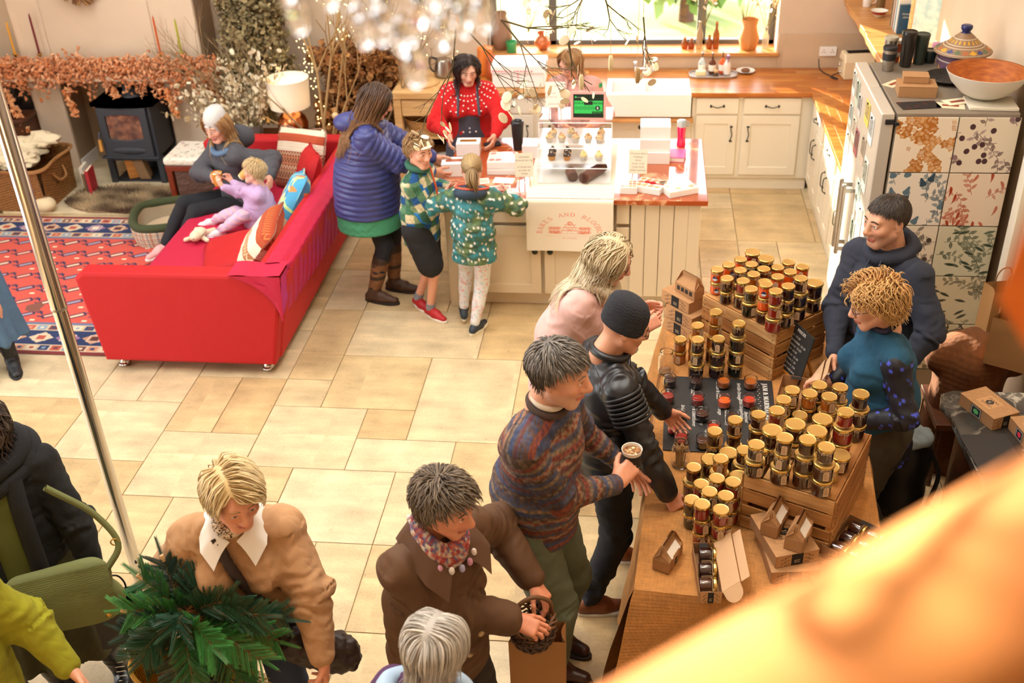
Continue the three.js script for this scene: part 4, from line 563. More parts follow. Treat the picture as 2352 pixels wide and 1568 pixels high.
{// boy in the fleece
const J=PEOPLE.boy=person({label:'curly-haired boy in a green, blue and cream checked fleece, shorts and red trainers',x:-1.53,z:-6.76,yaw:1.35,H:1.38,head:0.152,look:-0.55,nod:0.1,lean:[0.05,0],bw:1.1,bd:1.15,near:0.5,bare:1,skin:'#e6a98c',brow:'#6a4c34',lip:'#cf7a6c',iris:'#3a2c22',seed:17,
hair:{c:['#9a7448','#5f4429','#b98f5c'],len:0.07,vol:0.022,flow:'crown',n:600,w:0.006,curl:0.9,freq:12,mess:0.6,lift:0.5,side:-0.15},
handR:{p:[-1.3,0.93,-6.78],el:[-0.4,-0.8,0.5],pose:'loose'},handL:{p:[-1.34,0.93,-6.95]},footR:[-1.5,0,-6.72,0.9],footL:[-1.62,0,-6.86,0.75]});
const cs=['#3f6f52','#d6c9a2','#1667a6','#7c9068','#2f5a45','#cbbf98','#1f4f86','#5c8463'].map(lin);
top(J,{name:'fleece',ease:0.028,hem:0.13,flare:1.02,sleeve:1.25,cuff:0.98,fold:0.014,cell:0.008,mat:MC(0.98,speck,0.003),color:(x,y,z,b,t,a,al)=>{const u=b?.arm?a*1.2:(Math.atan2(x - J.Hc.x,z - J.Hc.z))*2.4,v=b?.arm?al / 0.06:y / 0.062,i=floor_(u),k=floor_(v);return vary(cs[(Math.imul(i*7 + k*13 + 91,2654435761)>>>9)% 8],x,y,z,90,0.5);}});
collar(J,'fleece_collar','#3f6f52',0.024,{rx:0.072,rz:0.07,up:0.03,mat:mat('#396a56',0.97)});J.add('orange_zip',tube([J.Nk.clone().addScaledVector(J.Ft,0.09).addScaledVector(J.S,0.04),J.at(0.2).addScaledVector(J.Ft,0.135),J.at(0.08).addScaledVector(J.Ft,0.15)],0.007,14,6),mat('#d95a2a',0.6));
legs(J,{name:'shorts',color:'#1d1c1e',ease:0.02,len:-0.2,th:1.15});shoes(J,{color:'#b31e22',sole:'#e6dcc8',sock:'#8b8f96',sockH:0.15});
}
{// woman in the navy puffer
const J=PEOPLE.puffer=person({label:'woman with long dark hair in a blue quilted puffer jacket and brown boots',x:-1.96,z:-7.02,yaw:1.75,H:1.68,look:0.05,nod:0.45,lean:[0.12,0],bw:1.38,bd:1.4,near:0.5,skin:'#d59c7e',seed:18,
hair:{c:['#3a2a20','#5a4030','#9a6c40'],len:0.46,lenVar:0.2,vol:0.014,flow:'part',n:650,w:0.0062,mess:0.15,seg:12,curl:0.1},
handR:{p:[-1.42,0.97,-7.05],el:[-0.6,-0.8,0.5]},handL:{p:[-1.45,0.97,-7.3]},footR:[-1.97,0,-6.92,1.35],footL:[-1.85,0,-7.1,1.4]});
top(J,{name:'cardigan',color:'#4a9a74',ease:0.03,hem:0.3,flare:1.1,sleeveless:1,mat:MC(0.95,knit,0.003),cell:0.012});
top(J,{name:'puffer_jacket',color:'#3a3f78',ease:0.045,hem:0.17,flare:1.05,sleeve:1.3,disp:'quilt',cell:0.0085,mat:MC(0.42)});
J.add('hood',[elli(0.13,0.075,0.085,...J.Nk.clone().addScaledVector(J.Ft,-0.11).addScaledVector(J.S,-0.02).toArray()),ringOn(J,J.Nk.clone().addScaledVector(J.S,0.01),J.S.clone().addScaledVector(J.Ft,0.3).normalize(),0.095,0.1,J.Lt,0.036,26,0.05)],mat('#3a3f78',0.45));
J.onHead('hair_clip',elli(0.012,0.012,0.03,-0.075,0.05,-0.03),M.black);
legs(J,{name:'leggings',color:'#1d2029',ease:0.006,fold:0.004});shoes(J,{name:'boot',color:(x,y,z)=>y>0.33||(y>0.2&&y<0.23)?vary(lin('#3a281c'),x,y,z):vary(lin(y>0.12?'#7c5130':'#4a3020'),x,y,z,30),sole:'#2a1d15',boot:0.72,bootR:0.04,rough:0.6});
}
{// woman in red with the apron
const J=PEOPLE.red=person({label:'dark-haired woman in a red jumper and grey apron serving behind the island',x:-1.38,z:-8.25,yaw:0.15,H:1.55,look:0.15,nod:0.35,lean:[0.2,0],bw:1.25,bd:1.25,near:0.5,skin:'#e0ab90',brow:'#2e211c',seed:19,lip:'#b4545a',
hair:{c:['#241a17','#3c2a22'],len:0.3,vol:0.018,flow:'part',n:600,w:0.0062,mess:0.4,curl:0.3,freq:8,seg:11},
handR:{p:[-1.47,0.98,-7.82],el:[-1,-0.6,-0.3],d:[0.1,-0.5,0.9],n:[1,0,0]},handL:{p:[-1.12,0.98,-7.82],el:[1,-0.6,-0.3],d:[-0.1,-0.5,0.9],n:[-1,0,0]}});
const Ja=top(J,{name:'jumper',color:'#c31616',ease:0.035,hem:0.05,sleeve:1.45,cuff:0.92,cuffEase:0.3,fold:0.014,bust:1,mat:MC(0.95,knit,0.002)});
const pearls=[];for(let ring=0;ring<5;ring++)for(let i=0;i<13;i++){const a=-1.35 + i*0.225,d=0.1 + ring*0.024;let p=J.Nk.clone().addScaledVector(J.Lt,sin(a)*d*1.15).addScaledVector(J.Ft,cos(a)*d).addScaledVector(J.S,0.08);const f=()=>evalP(J.topP,p.x,p.y,p.z);let n=0;while(f()>0.004&&n++<200)p.addScaledVector(J.S,-0.002);pearls.push(ball(0.007,p.x,p.y,p.z,8,6));}J.add('pearl',pearls,mat('#f3e6da',0.3),'pearl beads sewn round the yoke');
const bib=grid(16,24,(u,v)=>{const y=lerp(0.17,-0.33,v),half=lerp(0.085,0.21,sstep(0.12,0.5,v)),x=(u - 0.5)*2*half;const b=v<0.4?J.at(y / 1.0 + 0.0):J.Hc.clone().add(V(0,y*0.9 + 0.01,0));let p=(y>0?J.at(y):J.Hc.clone().add(V(0,y*1.6,0))).clone().addScaledVector(J.Lt,x).addScaledVector(J.Ft,0.4);let n=0;while(evalP(J.topP,p.x,p.y,p.z)>0.008&&n++<150)p.addScaledVector(J.Ft,-0.003);if(y<-0.04)p.addScaledVector(J.Ft,max(0,0.19 - p.clone().sub(J.Hc).dot(J.Ft))*1);return p.toArray();});for(let i=0;i<bib.attributes.uv.count;i++)bib.attributes.uv.setY(i,1 - bib.attributes.uv.getY(i));
J.add('apron',bib,mat('#ffffff',0.9,{map:ctex(512,512,(g)=>{g.fillStyle='#4a4a55';g.fillRect(0,0,512,512);g.save();g.translate(256,215);g.scale(1,-1);g.scale(1,-1);g.fillStyle='#e9e4e0';g.font='italic 44px serif';g.textAlign='center';g.fillText('Bakes and Blooms',0,0);g.fillText('By Soph',0,50);g.restore();})}));
for(const q of[-1,1])J.add('apron_strap',tube([0.18,0.22,0.26,0.3].map((u,i)=>{let p=J.at(u).addScaledVector(J.Lt,q*(0.085 - i*0.004)).addScaledVector(J.Ft,0.4),n=0;while(evalP(J.topP,p.x,p.y,p.z)>0.006&&n++<190)p.addScaledVector(J.Ft,-0.003);return p;}),0.011,12,6),mat('#4a4a55',0.9));
skirt(J,0.6,0.19,0.26,'#55566a');legs(J,{color:'#22222a'});shoes(J,{color:'#222226',sole:'#333333'});
}
{// woman in pink behind the counter
const J=PEOPLE.pinkb=person({label:'woman with bobbed light brown hair, glasses and pink jumper by the sink',x:-0.52,z:-8.42,yaw:-0.15,H:1.52,look:-0.45,nod:0.4,lean:[0.1,0],bw:1.15,bd:1.2,near:0.5,skin:'#dda58a',brow:'#8b6a4a',glasses:'#5a4438',seed:20,
hair:{c:['#a9794a','#7c552f','#c99c66'],len:0.19,vol:0.02,flow:'part',part:-0.02,n:600,w:0.006,mess:0.2,fringe:0.5,fall:1},handR:{p:[-0.6,0.95,-8.12]},handL:{p:[-0.38,0.95,-8.12]}});
top(J,{name:'jumper',ease:0.03,hem:0.15,sleeve:1.2,bust:1,mat:MC(0.95,knit,0.002),color:(x,y,z)=>{const q=noise(floor_(x*14)*3.3,floor_(y*12)*2.1,floor_(z*14)*1.7),d=Math.hypot(x*14 % 1,y*12 % 1);return q>0.4&&abs((((x*14)% 1)+ 1)% 1 - 0.5)<0.2&&abs((((y*12)% 1)+ 1)% 1 - 0.5)<0.2?[0.02,0.28,0.1]:vary(lin('#cf9d92'),x,y,z,40,0.15);}});
for(const q of[-1,1])J.add('apron_strap',tube([0.1,0.15,0.2,0.24,0.28,0.3].map((u,i)=>{let p=J.at(u).addScaledVector(J.Lt,q*(0.075 - i*0.004)).addScaledVector(J.Ft,0.4),n=0;while(evalP(J.topP,p.x,p.y,p.z)>0.006&&n++<190)p.addScaledVector(J.Ft,-0.003);return p;}),0.014,14,6),mat('#e2b9b0',0.9));
skirt(J,0.5,0.19,0.24,'#d2aaa2');legs(J,{color:'#4a4a58'});shoes(J,{color:'#555',sole:'#333'});
}
{// seated woman
const J=PEOPLE.seated=person({label:'young woman in a pale beanie, dark coat and leggings sitting on the red sofa',x:-3.25,z:-7.78,yaw:-0.75,H:1.64,hip:0.46,look:0.35,nod:0.3,lean:[0.05,0.0],near:0.5,skin:'#e6b096',brow:'#8a6a4a',lip:'#c9606a',seed:21,face:{smile:1},
hair:{c:['#c79a62','#8e6237','#e0bc84'],len:0.42,vol:0.012,flow:'part',n:520,w:0.006,mess:0.15,seg:12,back:0,fall:1},
handR:{p:[-3.35,0.72,-7.58],el:[-1,-0.6,-0.3],d:[0.3,0.1,0.8],n:[0.9,0.1,0.2],pose:'cup'},handL:{p:[-2.85,0.75,-7.5],el:[1,-0.3,-0.2]},footR:[-3.86,0.05,-7.55,-0.6],footL:[-3.68,0.05,-7.35,-0.5],kneeR:[-0.4,1,0.3],kneeL:[-0.4,1,0.3]});
top(J,{name:'coat',color:'#4b4a4f',ease:0.035,hem:0.06,sleeve:1.25,fold:0.014,mat:MC(0.85,weave,0.001)});
J.add('coat_lining',[ringOn(J,J.Nk.clone().addScaledVector(J.S,-0.02).addScaledVector(J.Ft,0.02),J.S.clone().addScaledVector(J.Ft,0.5).normalize(),0.11,0.1,J.Lt,0.025)],mat('#5a7694',0.7));
J.add('hood',elli(0.13,0.1,0.08,...J.Nk.clone().addScaledVector(J.Ft,-0.12).toArray()),mat('#48474c',0.85));
legs(J,{name:'leggings',color:'#1c1d22',ease:0.006,fold:0.004,len:0.95});shoes(J,{color:'#e0a09a',sole:'#d8d0c8',name:'sock_foot'});beanie(J,'#c9c7c2',{h:1.1,lo:0.012});
J.onHead('beanie_label',bx(0.045,0.02,0.003,0.0,0.055,0.093,0.001),mat('#e3e1dc',0.8));
}
{// toddler
const J=PEOPLE.toddler=person({label:'toddler with fair curls in lilac clothes sitting on the sofa drinking from a cup',x:-2.9,z:-7.3,yaw:-1.25,H:0.92,hip:0.5,head:0.19,look:-0.2,nod:-0.1,lean:[-0.05,0],bw:1.35,bd:1.5,near:0.5,skin:'#ecb79e',seed:22,sw:0.1,hand:1.1,
hair:{c:['#d9bb86','#b38f58','#ecd6a6'],len:0.1,vol:0.014,flow:'crown',n:420,w:0.006,curl:0.7,freq:11,mess:0.5,lift:0.25,line:-0.1},
handR:{p:[-3.14,0.78,-7.24],el:[-0.2,-1,0.6],d:[-0.3,0.7,0],n:[0.2,0,-1],pose:'cup'},handL:{p:[-3.12,0.78,-7.36],el:[-0.2,-1,-0.5],pose:'cup',d:[-0.3,0.7,0],n:[0.2,0,1]},footR:[-3.18,0.42,-7.13,-1.1],footL:[-3.3,0.42,-7.32,-1.4],kneeR:[-0.2,0.7,1],kneeL:[-0.2,1,-0.2]});
top(J,{name:'lilac_top',color:'#bd9fc4',ease:0.02,hem:0.05,sleeve:1.3,fold:0.01,mat:MC(0.95,weave,0.001),cell:0.008});legs(J,{name:'leggings',ease:0.014,cell:0.008,color:(x,y,z)=>(abs(sin(y*60 + x*30))>0.8?[0.72,0.45,0.5]:vary(lin('#c8aac6'),x,y,z,40,0.2))});shoes(J,{color:'#e6dce0',sole:'#ddd',size:1.1});
}
{// camel jumper
const J=PEOPLE.camel=person({label:'woman with short blonde hair in a camel jumper and white collar carrying fir branches',x:-1.5,z:-2.95,yaw:0.25,H:1.69,look:0.45,nod:0.3,lean:[0.16,0.06],bw:1.18,bd:1.15,near:1,skin:'#d99878',brow:'#a88660',iris:'#4a5a66',seed:23,face:{nose:1.1,smile:0.6},lip:'#a8504a',
hair:{c:['#d8bd86','#a8854e','#e8d6aa'],len:0.15,vol:0.022,flow:'part',part:-0.025,n:900,w:0.0048,mess:0.3,fringe:0.55,fall:0.7,seg:9,lenVar:0.5},
handR:{p:[-1.58,0.98,-2.72],el:[-1,-0.5,-0.4],d:[0.75,0.1,0.4],n:[0.2,-0.1,-1],pose:'fist'},handL:{p:[-1.13,0.8,-2.72],el:[1,-0.2,-0.5],d:[0.0,-1,0.1],pose:'loose'}});
top(J,{name:'jumper',color:'#b58a62',ease:0.042,hem:0.16,sleeve:1.35,cuff:0.98,cuffEase:0.5,fold:0.016,bust:1,cell:0.007,mat:MC(0.98,knit,0.003)});
for(const q of[-1,1]){const a=J.Nk.clone().addScaledVector(J.S,0.035),e=(l,f,s)=>a.clone().addScaledVector(J.Lt,q*l).addScaledVector(J.Ft,f).addScaledVector(J.S,s).toArray();const P=[[e(0.02,-0.07,0.03),e(0.08,-0.08,-0.02)],[e(0.066,-0.02,0.02),e(0.115,-0.03,-0.035)],[e(0.066,0.045,0.0),e(0.125,0.05,-0.045)],[e(0.04,0.085,-0.03),e(0.12,0.11,-0.075)],[e(0.012,0.1,-0.05),e(0.075,0.16,-0.13)]];J.add('shirt_collar',grid(20,4,(u,v)=>{const t=u*4,i=min(3,floor_(t)),f=t - i,A=P[i],B=P[i + 1];const p=[0,1,2].map((k)=>lerp(lerp(A[0][k],B[0][k],f),lerp(A[1][k],B[1][k],f),v));p[1]+=0.012*sin(v*PI);return p;}),mat('#f1ede6',0.8));}
collar(J,'leopard_neckerchief','#c9b394',0.024,{rx:0.062,rz:0.066,up:0.03,f:0.012,wob:0.08,mat:mat('#ffffff',0.8,{map:rep(tex(256,256,(u,v)=>{const q=noise(u*14,v*14,3),w=noise(u*9 + 4,v*9,8);return q>0.12&&q<0.4?[0.1,0.08,0.07]:w>0.3?[0.62,0.45,0.3]:[0.85,0.77,0.66];}),4,1)})});
legs(J,{name:'jeans',color:'#2c3850',ease:0.014});shoes(J,{color:'#dad4ca',sole:'#eee6da'});
}
{// brown jacket
const J=PEOPLE.brown=person({label:'woman with short tousled grey-brown hair, brown waxed jacket and pompom scarf',x:-0.74,z:-2.92,yaw:0.85,H:1.66,look:0.3,nod:0.22,lean:[0.12,0],bw:1.15,bd:1.15,near:1,skin:'#d89473',brow:'#5c4a3c',seed:24,face:{nose:1.2,jaw:0.98},lip:'#a85c4e',
hair:{c:['#4a3e33','#85745f'],len:0.085,lenVar:0.5,vol:0.022,flow:'crown',n:950,w:0.0046,mess:0.7,curl:0.25,freq:6,lift:0.5,sweep:0.5,side:-0.25,crownZ:-0.05},
handR:{p:[-0.43,0.97,-2.86],el:[-0.9,-0.7,0.3],d:[0.7,-0.15,0.15],n:[0.1,-0.8,-0.4],pose:'loose'},handL:{p:[-0.38,0.95,-3.1],el:[0.3,-0.8,-0.8],d:[0.5,-0.4,0.4],n:[-0.5,-0.5,0],pose:'loose'}});
top(J,{name:'jacket',color:'#5b3d24',ease:0.045,hem:0.22,sleeve:1.3,cuff:0.95,cuffEase:0.8,fold:0.018,cell:0.0075,flare:1.1,mat:MC(0.78,blotch,0.0015)});
for(const q of[-1,1]){const a=J.Nk.clone().addScaledVector(J.S,0.01),e=(l,f,s)=>a.clone().addScaledVector(J.Lt,q*l).addScaledVector(J.Ft,f).addScaledVector(J.S,s).toArray();const P=[[e(0.0,-0.075,0.05),e(0.0,-0.12,0.0)],[e(0.07,-0.04,0.045),e(0.13,-0.07,-0.01)],[e(0.085,0.03,0.02),e(0.155,0.04,-0.035)],[e(0.06,0.1,-0.02),e(0.15,0.13,-0.075)],[e(0.025,0.135,-0.06),e(0.1,0.2,-0.14)]];J.add('jacket_collar',grid(20,4,(u,v)=>{const t=u*4,i=min(3,floor_(t)),f=t - i,A=P[i],B=P[i + 1],p=[0,1,2].map((k)=>lerp(lerp(A[0][k],B[0][k],f),lerp(A[1][k],B[1][k],f),v));p[1]+=0.02*sin(v*PI);return p;}),mat('#5a3c24',0.75,{bumpMap:blotch,bumpScale:0.001}));}
{const cs=['#a23a3a','#d8cbb4','#5a5f8a','#c9705a'].map(lin);const g=[];[[0.074,0.02,0.03,1],[0.086,0.0,0.026,0],[0.078,0.04,0.02,2],[0.097,-0.02,0.014,0]].forEach(([r,u,w,c])=>g.push(tint(ringOn(J,J.Nk.clone().addScaledVector(J.S,u + 0.015).addScaledVector(J.Ft,0.025),J.S.clone().addScaledVector(J.Ft,0.35).normalize(),r,r*1.12,J.Lt,w,40,0.06),(x,y,z)=>cs[(floor_(abs(noise(x*26,y*90,z*26))*12)+ c)% 4])));J.add('crochet_scarf',g,MC(0.95,knit,0.004));const pm=[];for(let i=0;i<15;i++){const a=-2.6 + i*0.36,p=J.Nk.clone().addScaledVector(J.Lt,sin(a)*0.112).addScaledVector(J.Ft,0.03 + cos(a)*0.13).addScaledVector(J.S,0.0 - 0.05*cos(a));pm.push(tint(elli(0.011,0.017,0.011,p.x,p.y,p.z,10,8),[[0.8,0.72,0.66],[0.42,0.42,0.62],[0.62,0.3,0.42]][i % 3]));}J.add('scarf_pompoms',pm,MC(0.95));}
for(const u of[0.2,0.08,-0.03]){let p=J.at(u).addScaledVector(J.Ft,0.4).addScaledVector(J.Lt,0.02),n=0;while(evalP(J.topP,p.x,p.y,p.z)>0.0&&n++<160)p.addScaledVector(J.Ft,-0.003);J.add('button',lathe([[0,0.006],[0.007,0.005],[0.011,0.007],[0.014,0.003],[0.013,-0.003]],14).applyQuaternion(new THREE.Quaternion().setFromUnitVectors(V(0,1,0),J.Ft)).translate(p.x,p.y,p.z),mat('#b99d6e',0.3));}
legs(J,{color:'#2c2620',ease:0.02});shoes(J,{color:'#4a3222',sole:'#2c2018'});
}
{// grey head at the bottom edge
const J=PEOPLE.grey=person({label:'person with straight silver-grey hair at the bottom edge, purple and pale blue coat',x:-0.62,z:-2.22,yaw:2.75,H:1.55,look:0.1,nod:0.3,lean:[0.06,0],bw:1.1,near:0.9,noface:1,skin:'#d9a080',seed:25,
hair:{c:['#8f877c','#d5cdc0','#c9c0b2'],len:0.2,vol:0.02,flow:'part',part:0.0,n:900,w:0.005,mess:0.15,fringe:0.2,seg:9}});
top(J,{name:'coat',color:'#4f2b50',ease:0.04,hem:0.2,mat:MC(0.85,weave,0.001)});
J.add('hood',[ringOn(J,J.Nk.clone().addScaledVector(J.S,0.0).addScaledVector(J.Ft,-0.02),J.S.clone().addScaledVector(J.Ft,0.25).normalize(),0.13,0.12,J.Lt,0.034,26,0.06)],mat('#a9bfd3',0.8));
legs(J,{color:'#333844'});shoes(J,{color:'#444',sole:'#222'});
}
{// black cardigan, green bag
const J=PEOPLE.cardigan=person({label:'person in a black cardigan and scarf, olive skirt and black lace-up boots, left edge',x:-2.58,z:-3.2,yaw:0.35,H:1.7,look:0.1,nod:0.2,lean:[0.06,0],bw:1.22,bd:1.2,near:0.9,skin:'#d9a080',seed:26,
hair:{c:['#2e2622','#5a4a42'],len:0.3,vol:0.03,flow:'part',n:600,w:0.005,curl:0.5,freq:12,mess:0.5,seg:11},
handL:{p:[-2.22,0.78,-3.1],el:[1,-0.2,-0.5],d:[0,-1,0.1],pose:'loose'},handR:{p:[-2.62,1.0,-2.9],el:[-1,-0.4,0]},footL:[-2.38,0,-3.28,0.5],footR:[-2.56,0,-3.12,0.3]});
skirt(J,0.55,0.2,0.34,'#3f3d20',{up:0.05});
top(J,{name:'cardigan',color:'#191919',ease:0.03,hem:0.1,sleeve:1.2,cuff:0.98,fold:0.016,mat:MC(0.97,knit,0.002),cell:0.0078});
let bp=grid(6,14,(u,v)=>{const y=lerp(0.27,-0.02,v),x=lerp(-0.05,0.05,u)*(1 + v*0.6);let p=J.at(y).addScaledVector(J.Lt,x).addScaledVector(J.Ft,0.4),n=0;while(evalP(J.topP,p.x,p.y,p.z)>0.006&&n++<190)p.addScaledVector(J.Ft,-0.003);p.addScaledVector(J.Ft,0.012);return p.toArray();});J.add('green_top',bp,mat('#5c5f2c',0.9));
J.add('scarf',[ringOn(J,J.Nk.clone().addScaledVector(J.S,0.015),J.S.clone().addScaledVector(J.Ft,0.35).normalize(),0.11,0.12,J.Lt,0.045,30,0.1),ringOn(J,J.Nk.clone().addScaledVector(J.S,-0.025),J.S.clone().addScaledVector(J.Ft,0.45).normalize(),0.15,0.15,J.Lt,0.035,30,0.1),...[-1,1].map((q)=>tube([0.26,0.2,0.1,0.0,-0.1].map((u)=>{let p=J.at(u).addScaledVector(J.Lt,q*0.085).addScaledVector(J.Ft,0.42),n=0;while(evalP(J.topP,p.x,p.y,p.z)>0.02&&n++<190)p.addScaledVector(J.Ft,-0.003);return p;}),0.036,18,8))],mat('#1b1b1c',0.95,{bumpMap:weave,bumpScale:0.002}));
shoes(J,{name:'boot',color:'#141416',sole:'#1a1a1a',boot:0.45,rough:0.35});
const lc=[];for(const q of['L','R'])for(let i=0;i<7;i++){const g=J.leg[q],p=g.foot.clone().addScaledVector(g.fd,0.1 - i*0.008).add(V(0,0.07 + i*0.022,0)),s=V(0,1,0).cross(g.fd);lc.push(rod(p.clone().addScaledVector(s,0.02),p.clone().addScaledVector(s,-0.02).add(V(0,0.01,0)),0.0026,0.0026,5));}J.add('laces',lc,mat('#c9c4bb',0.8));
}
{// lime jumper, bottom left corner
const J=PEOPLE.lime=person({label:'person in a lime green wool jumper cut off by the bottom left corner',x:-2.5,z:-2.5,yaw:0.9,H:1.6,nod:0.2,lean:[0.08,0],bw:1.2,bd:1.2,near:0.9,noface:1,skin:'#d9a080',seed:27,hair:{c:['#6a5a48','#8a7a66'],len:0.12,vol:0.015,flow:'part',n:300},
handL:{p:[-2.1,0.85,-2.6]}});
top(J,{name:'jumper',color:'#8f8b16',ease:0.045,hem:0.16,sleeve:1.35,fold:0.015,mat:MC(0.98,knit,0.003),cell:0.0078});skirt(J,0.5,0.19,0.26,'#3a3128');legs(J,{color:'#2a2622'});shoes(J,{color:'#333',sole:'#222'});
}
{// denim skirt, left edge
const J=PEOPLE.denim=person({label:'person in a long denim skirt at the left edge on the patterned rug',x:-4.5,z:-5.9,yaw:0.6,H:1.68,near:0.4,noface:1,skin:'#d9a080',seed:28,hair:{c:['#5a4636','#7a6250'],len:0.2,vol:0.015,flow:'part',n:250},footL:[-4.33,0,-5.88,0.6],footR:[-4.48,0,-5.72,0.4]});
skirt(J,0.68,0.18,0.3,'#4f6f8c',{up:0.2,mat:MC(0.85,weave,0.0015)});top(J,{name:'jacket',color:'#4f6f8c',ease:0.03,hem:-0.1});shoes(J,{color:'#1b1b1e',sole:'#222',boot:0.3});
}
for(const k in PEOPLE)PEOPLE[k].doHair();

// ---------- the preserves stall ----------
M.kraft=mat('#b98a5c',0.85,{map:rep(T.plaster,3,3),bumpMap:speck,bumpScale:0.0004});
M.kraftIn=mat('#c9a27a',0.88,{bumpMap:speck,bumpScale:0.0004});
M.ink=mat('#1c1917',0.7);
M.twine=mat('#bfa37a',0.95);
const burlapT=tex(512,512,(u,v)=>{const a=sin(u*PI*200),b=sin(v*PI*200),s=0.72 + 0.1*a*b + 0.1*fbm(u*60,v*9,1,3)+ 0.1*fbm(u*9,v*60,5,3)+ 0.1*fbm(u*5,v*5,2,3);return[s,s*0.8,s*0.56];});
M.burlap=mat('#f2d2a4',0.95,{map:rep(burlapT,1,1),bumpMap:weave,bumpScale:0.0015});
const TH=-0.076,TX=0.63,TZ=-4.42,TOP=0.76;// the trestle table's heading, centre and height
{
const t=thing('trestle_table','long trestle table hidden under the burlap cloth','table',[TX,0,TZ],TH);
part(t,'table_top',bx(1.0,0.03,2.38,0,TOP - 0.022,0),M.pine);
for(const z of[-1.0,1.0])for(const x of[-0.4,0.4])part(t,'leg',rod([x,0,z],[x,TOP - 0.03,z],0.018),M.pine);
const W=0.515,D=1.2,per=[];const N=200;const L=2*(2*W + 2*D);
for(let i=0;i<=N;i++){let s=(i / N)*L,p,n;if(s<2*W){p=[-W + s,D];n=[0,1];}else if(s<2*W + 2*D){p=[W,D -(s - 2*W)];n=[1,0];}else if(s<4*W + 2*D){p=[W -(s - 2*W - 2*D),-D];n=[0,-1];}else{p=[-W,-D +(s - 4*W - 2*D)];n=[-1,0];}const cx=max(0,abs(p[0])- W + 0.12)/ 0.12,cz=max(0,abs(p[1])- D + 0.12)/ 0.12,k=cx*cz,m=Math.hypot(n[0]+ Math.sign(p[0])*k,n[1]+ Math.sign(p[1])*k);per.push([p,[(n[0]+ Math.sign(p[0])*k)/ m,(n[1]+ Math.sign(p[1])*k)/ m],k,i]);}
const side=grid(N,18,(u,v)=>{const[p,n,k,i]=per[min(N,Math.round(u*N))],w=0.02*sin(i*0.55)+ 0.03*sin(i*0.21 + 1)+ 0.02*noise(i*0.3,v*3,1),o=v*(0.05 + 0.16*k)+ w*v + 0.012*sin(min(1,v*14)*PI / 2);return[p[0]+ n[0]*o,TOP + 0.003 - v*0.72 - 0.004*(v>0?1:0),p[1]+ n[1]*o];});
const uv=side.attributes.uv;for(let i=0;i<uv.count;i++)uv.setXY(i,uv.getX(i)*L*2,uv.getY(i)*1.45);
const topS=grid(20,44,(u,v)=>{const x=lerp(-W,W,u),z=lerp(-D,D,v);return[x,TOP + 0.003 + 0.0022*noise(x*9,z*5,3),z];}),tu=topS.attributes.uv;for(let i=0;i<tu.count;i++)tu.setXY(i,tu.getX(i)*2.06,tu.getY(i)*4.8);
const c=solo('burlap_tablecloth',[topS,side],M.burlap,'natural burlap cloth covering the long trestle table to the floor','tablecloth',[TX,0,TZ],TH);
}
const Y0=TOP + 0.0055;
function crate(label,p,ry,w,d,h,gaps){// upturned fruit crate: planked top and sides
const t=thing('wooden_crate',label,'crate',p,ry),r=rng(p[0]*1000|0),ms=['#ffffff','#e8d6bc','#d6bd98','#f4e6cc'].map((c)=>mat(c,0.78,{map:T.crate,bumpMap:grain,bumpScale:0.0015}));
const plank=(a,b)=>part(t,'plank',boxUV(bbox(a,b,0.0025),1.4,r()*5),ms[floor_(r()*4)]);
for(const x of[-w / 2 + 0.02,w / 2 - 0.02])for(const z of[-d / 2 + 0.02,d / 2 - 0.02])part(t,'corner_post',boxUV(bx(0.03,h - 0.01,0.03,x,h / 2 - 0.005,z),1.4,r()),ms[1]);
const n=4,ph=h / n;for(let i=0;i<n;i++){const g=gaps[i]??0.004;for(const s of[-1,1]){plank([-w / 2,i*ph,s>0?d / 2 - 0.008:-d / 2],[w / 2,(i + 1)*ph - g,s>0?d / 2:-d / 2 + 0.008]);plank([s>0?w / 2 - 0.008:-w / 2,i*ph,-d / 2 + 0.009],[s>0?w / 2:-w / 2 + 0.008,(i + 1)*ph - g*1.6,d / 2 - 0.009]);}}
const m=5,pw=(d - 0.02)/ m;for(let i=0;i<m;i++)plank([-w / 2 + 0.012,h - 0.009,-d / 2 + 0.01 + i*pw],[w / 2 - 0.012,h + 0.001,-d / 2 + 0.01 +(i + 1)*pw -(i===m - 1?0.0:i===0?0.014:0.004)]);
const nails=[];for(const x of[-1,1])for(let i=0;i<n;i++)for(const q of[0.25,0.65])nails.push(ball(0.003,x*(w / 2 - 0.02),(i + q)*ph,d / 2 + 0.0005,6,4),ball(0.003,w / 2 + 0.0005,(i + q)*ph,x*(d / 2 - 0.02),6,4));part(t,'nail_heads',nails,M.iron);
return t;
}
crate('back upturned wooden fruit crate with jam jars on top, beside the chalkboard easel',[0.7,Y0,-5.186],-0.827,0.533,0.414,0.295,[0.006,0.012,0.006,0.004]);
crate('front upturned wooden fruit crate crowded with gold-lidded jars',[0.771,Y0,-3.845],1.144,0.532,0.409,0.295,[0.006,0.014,0.005,0.003]);
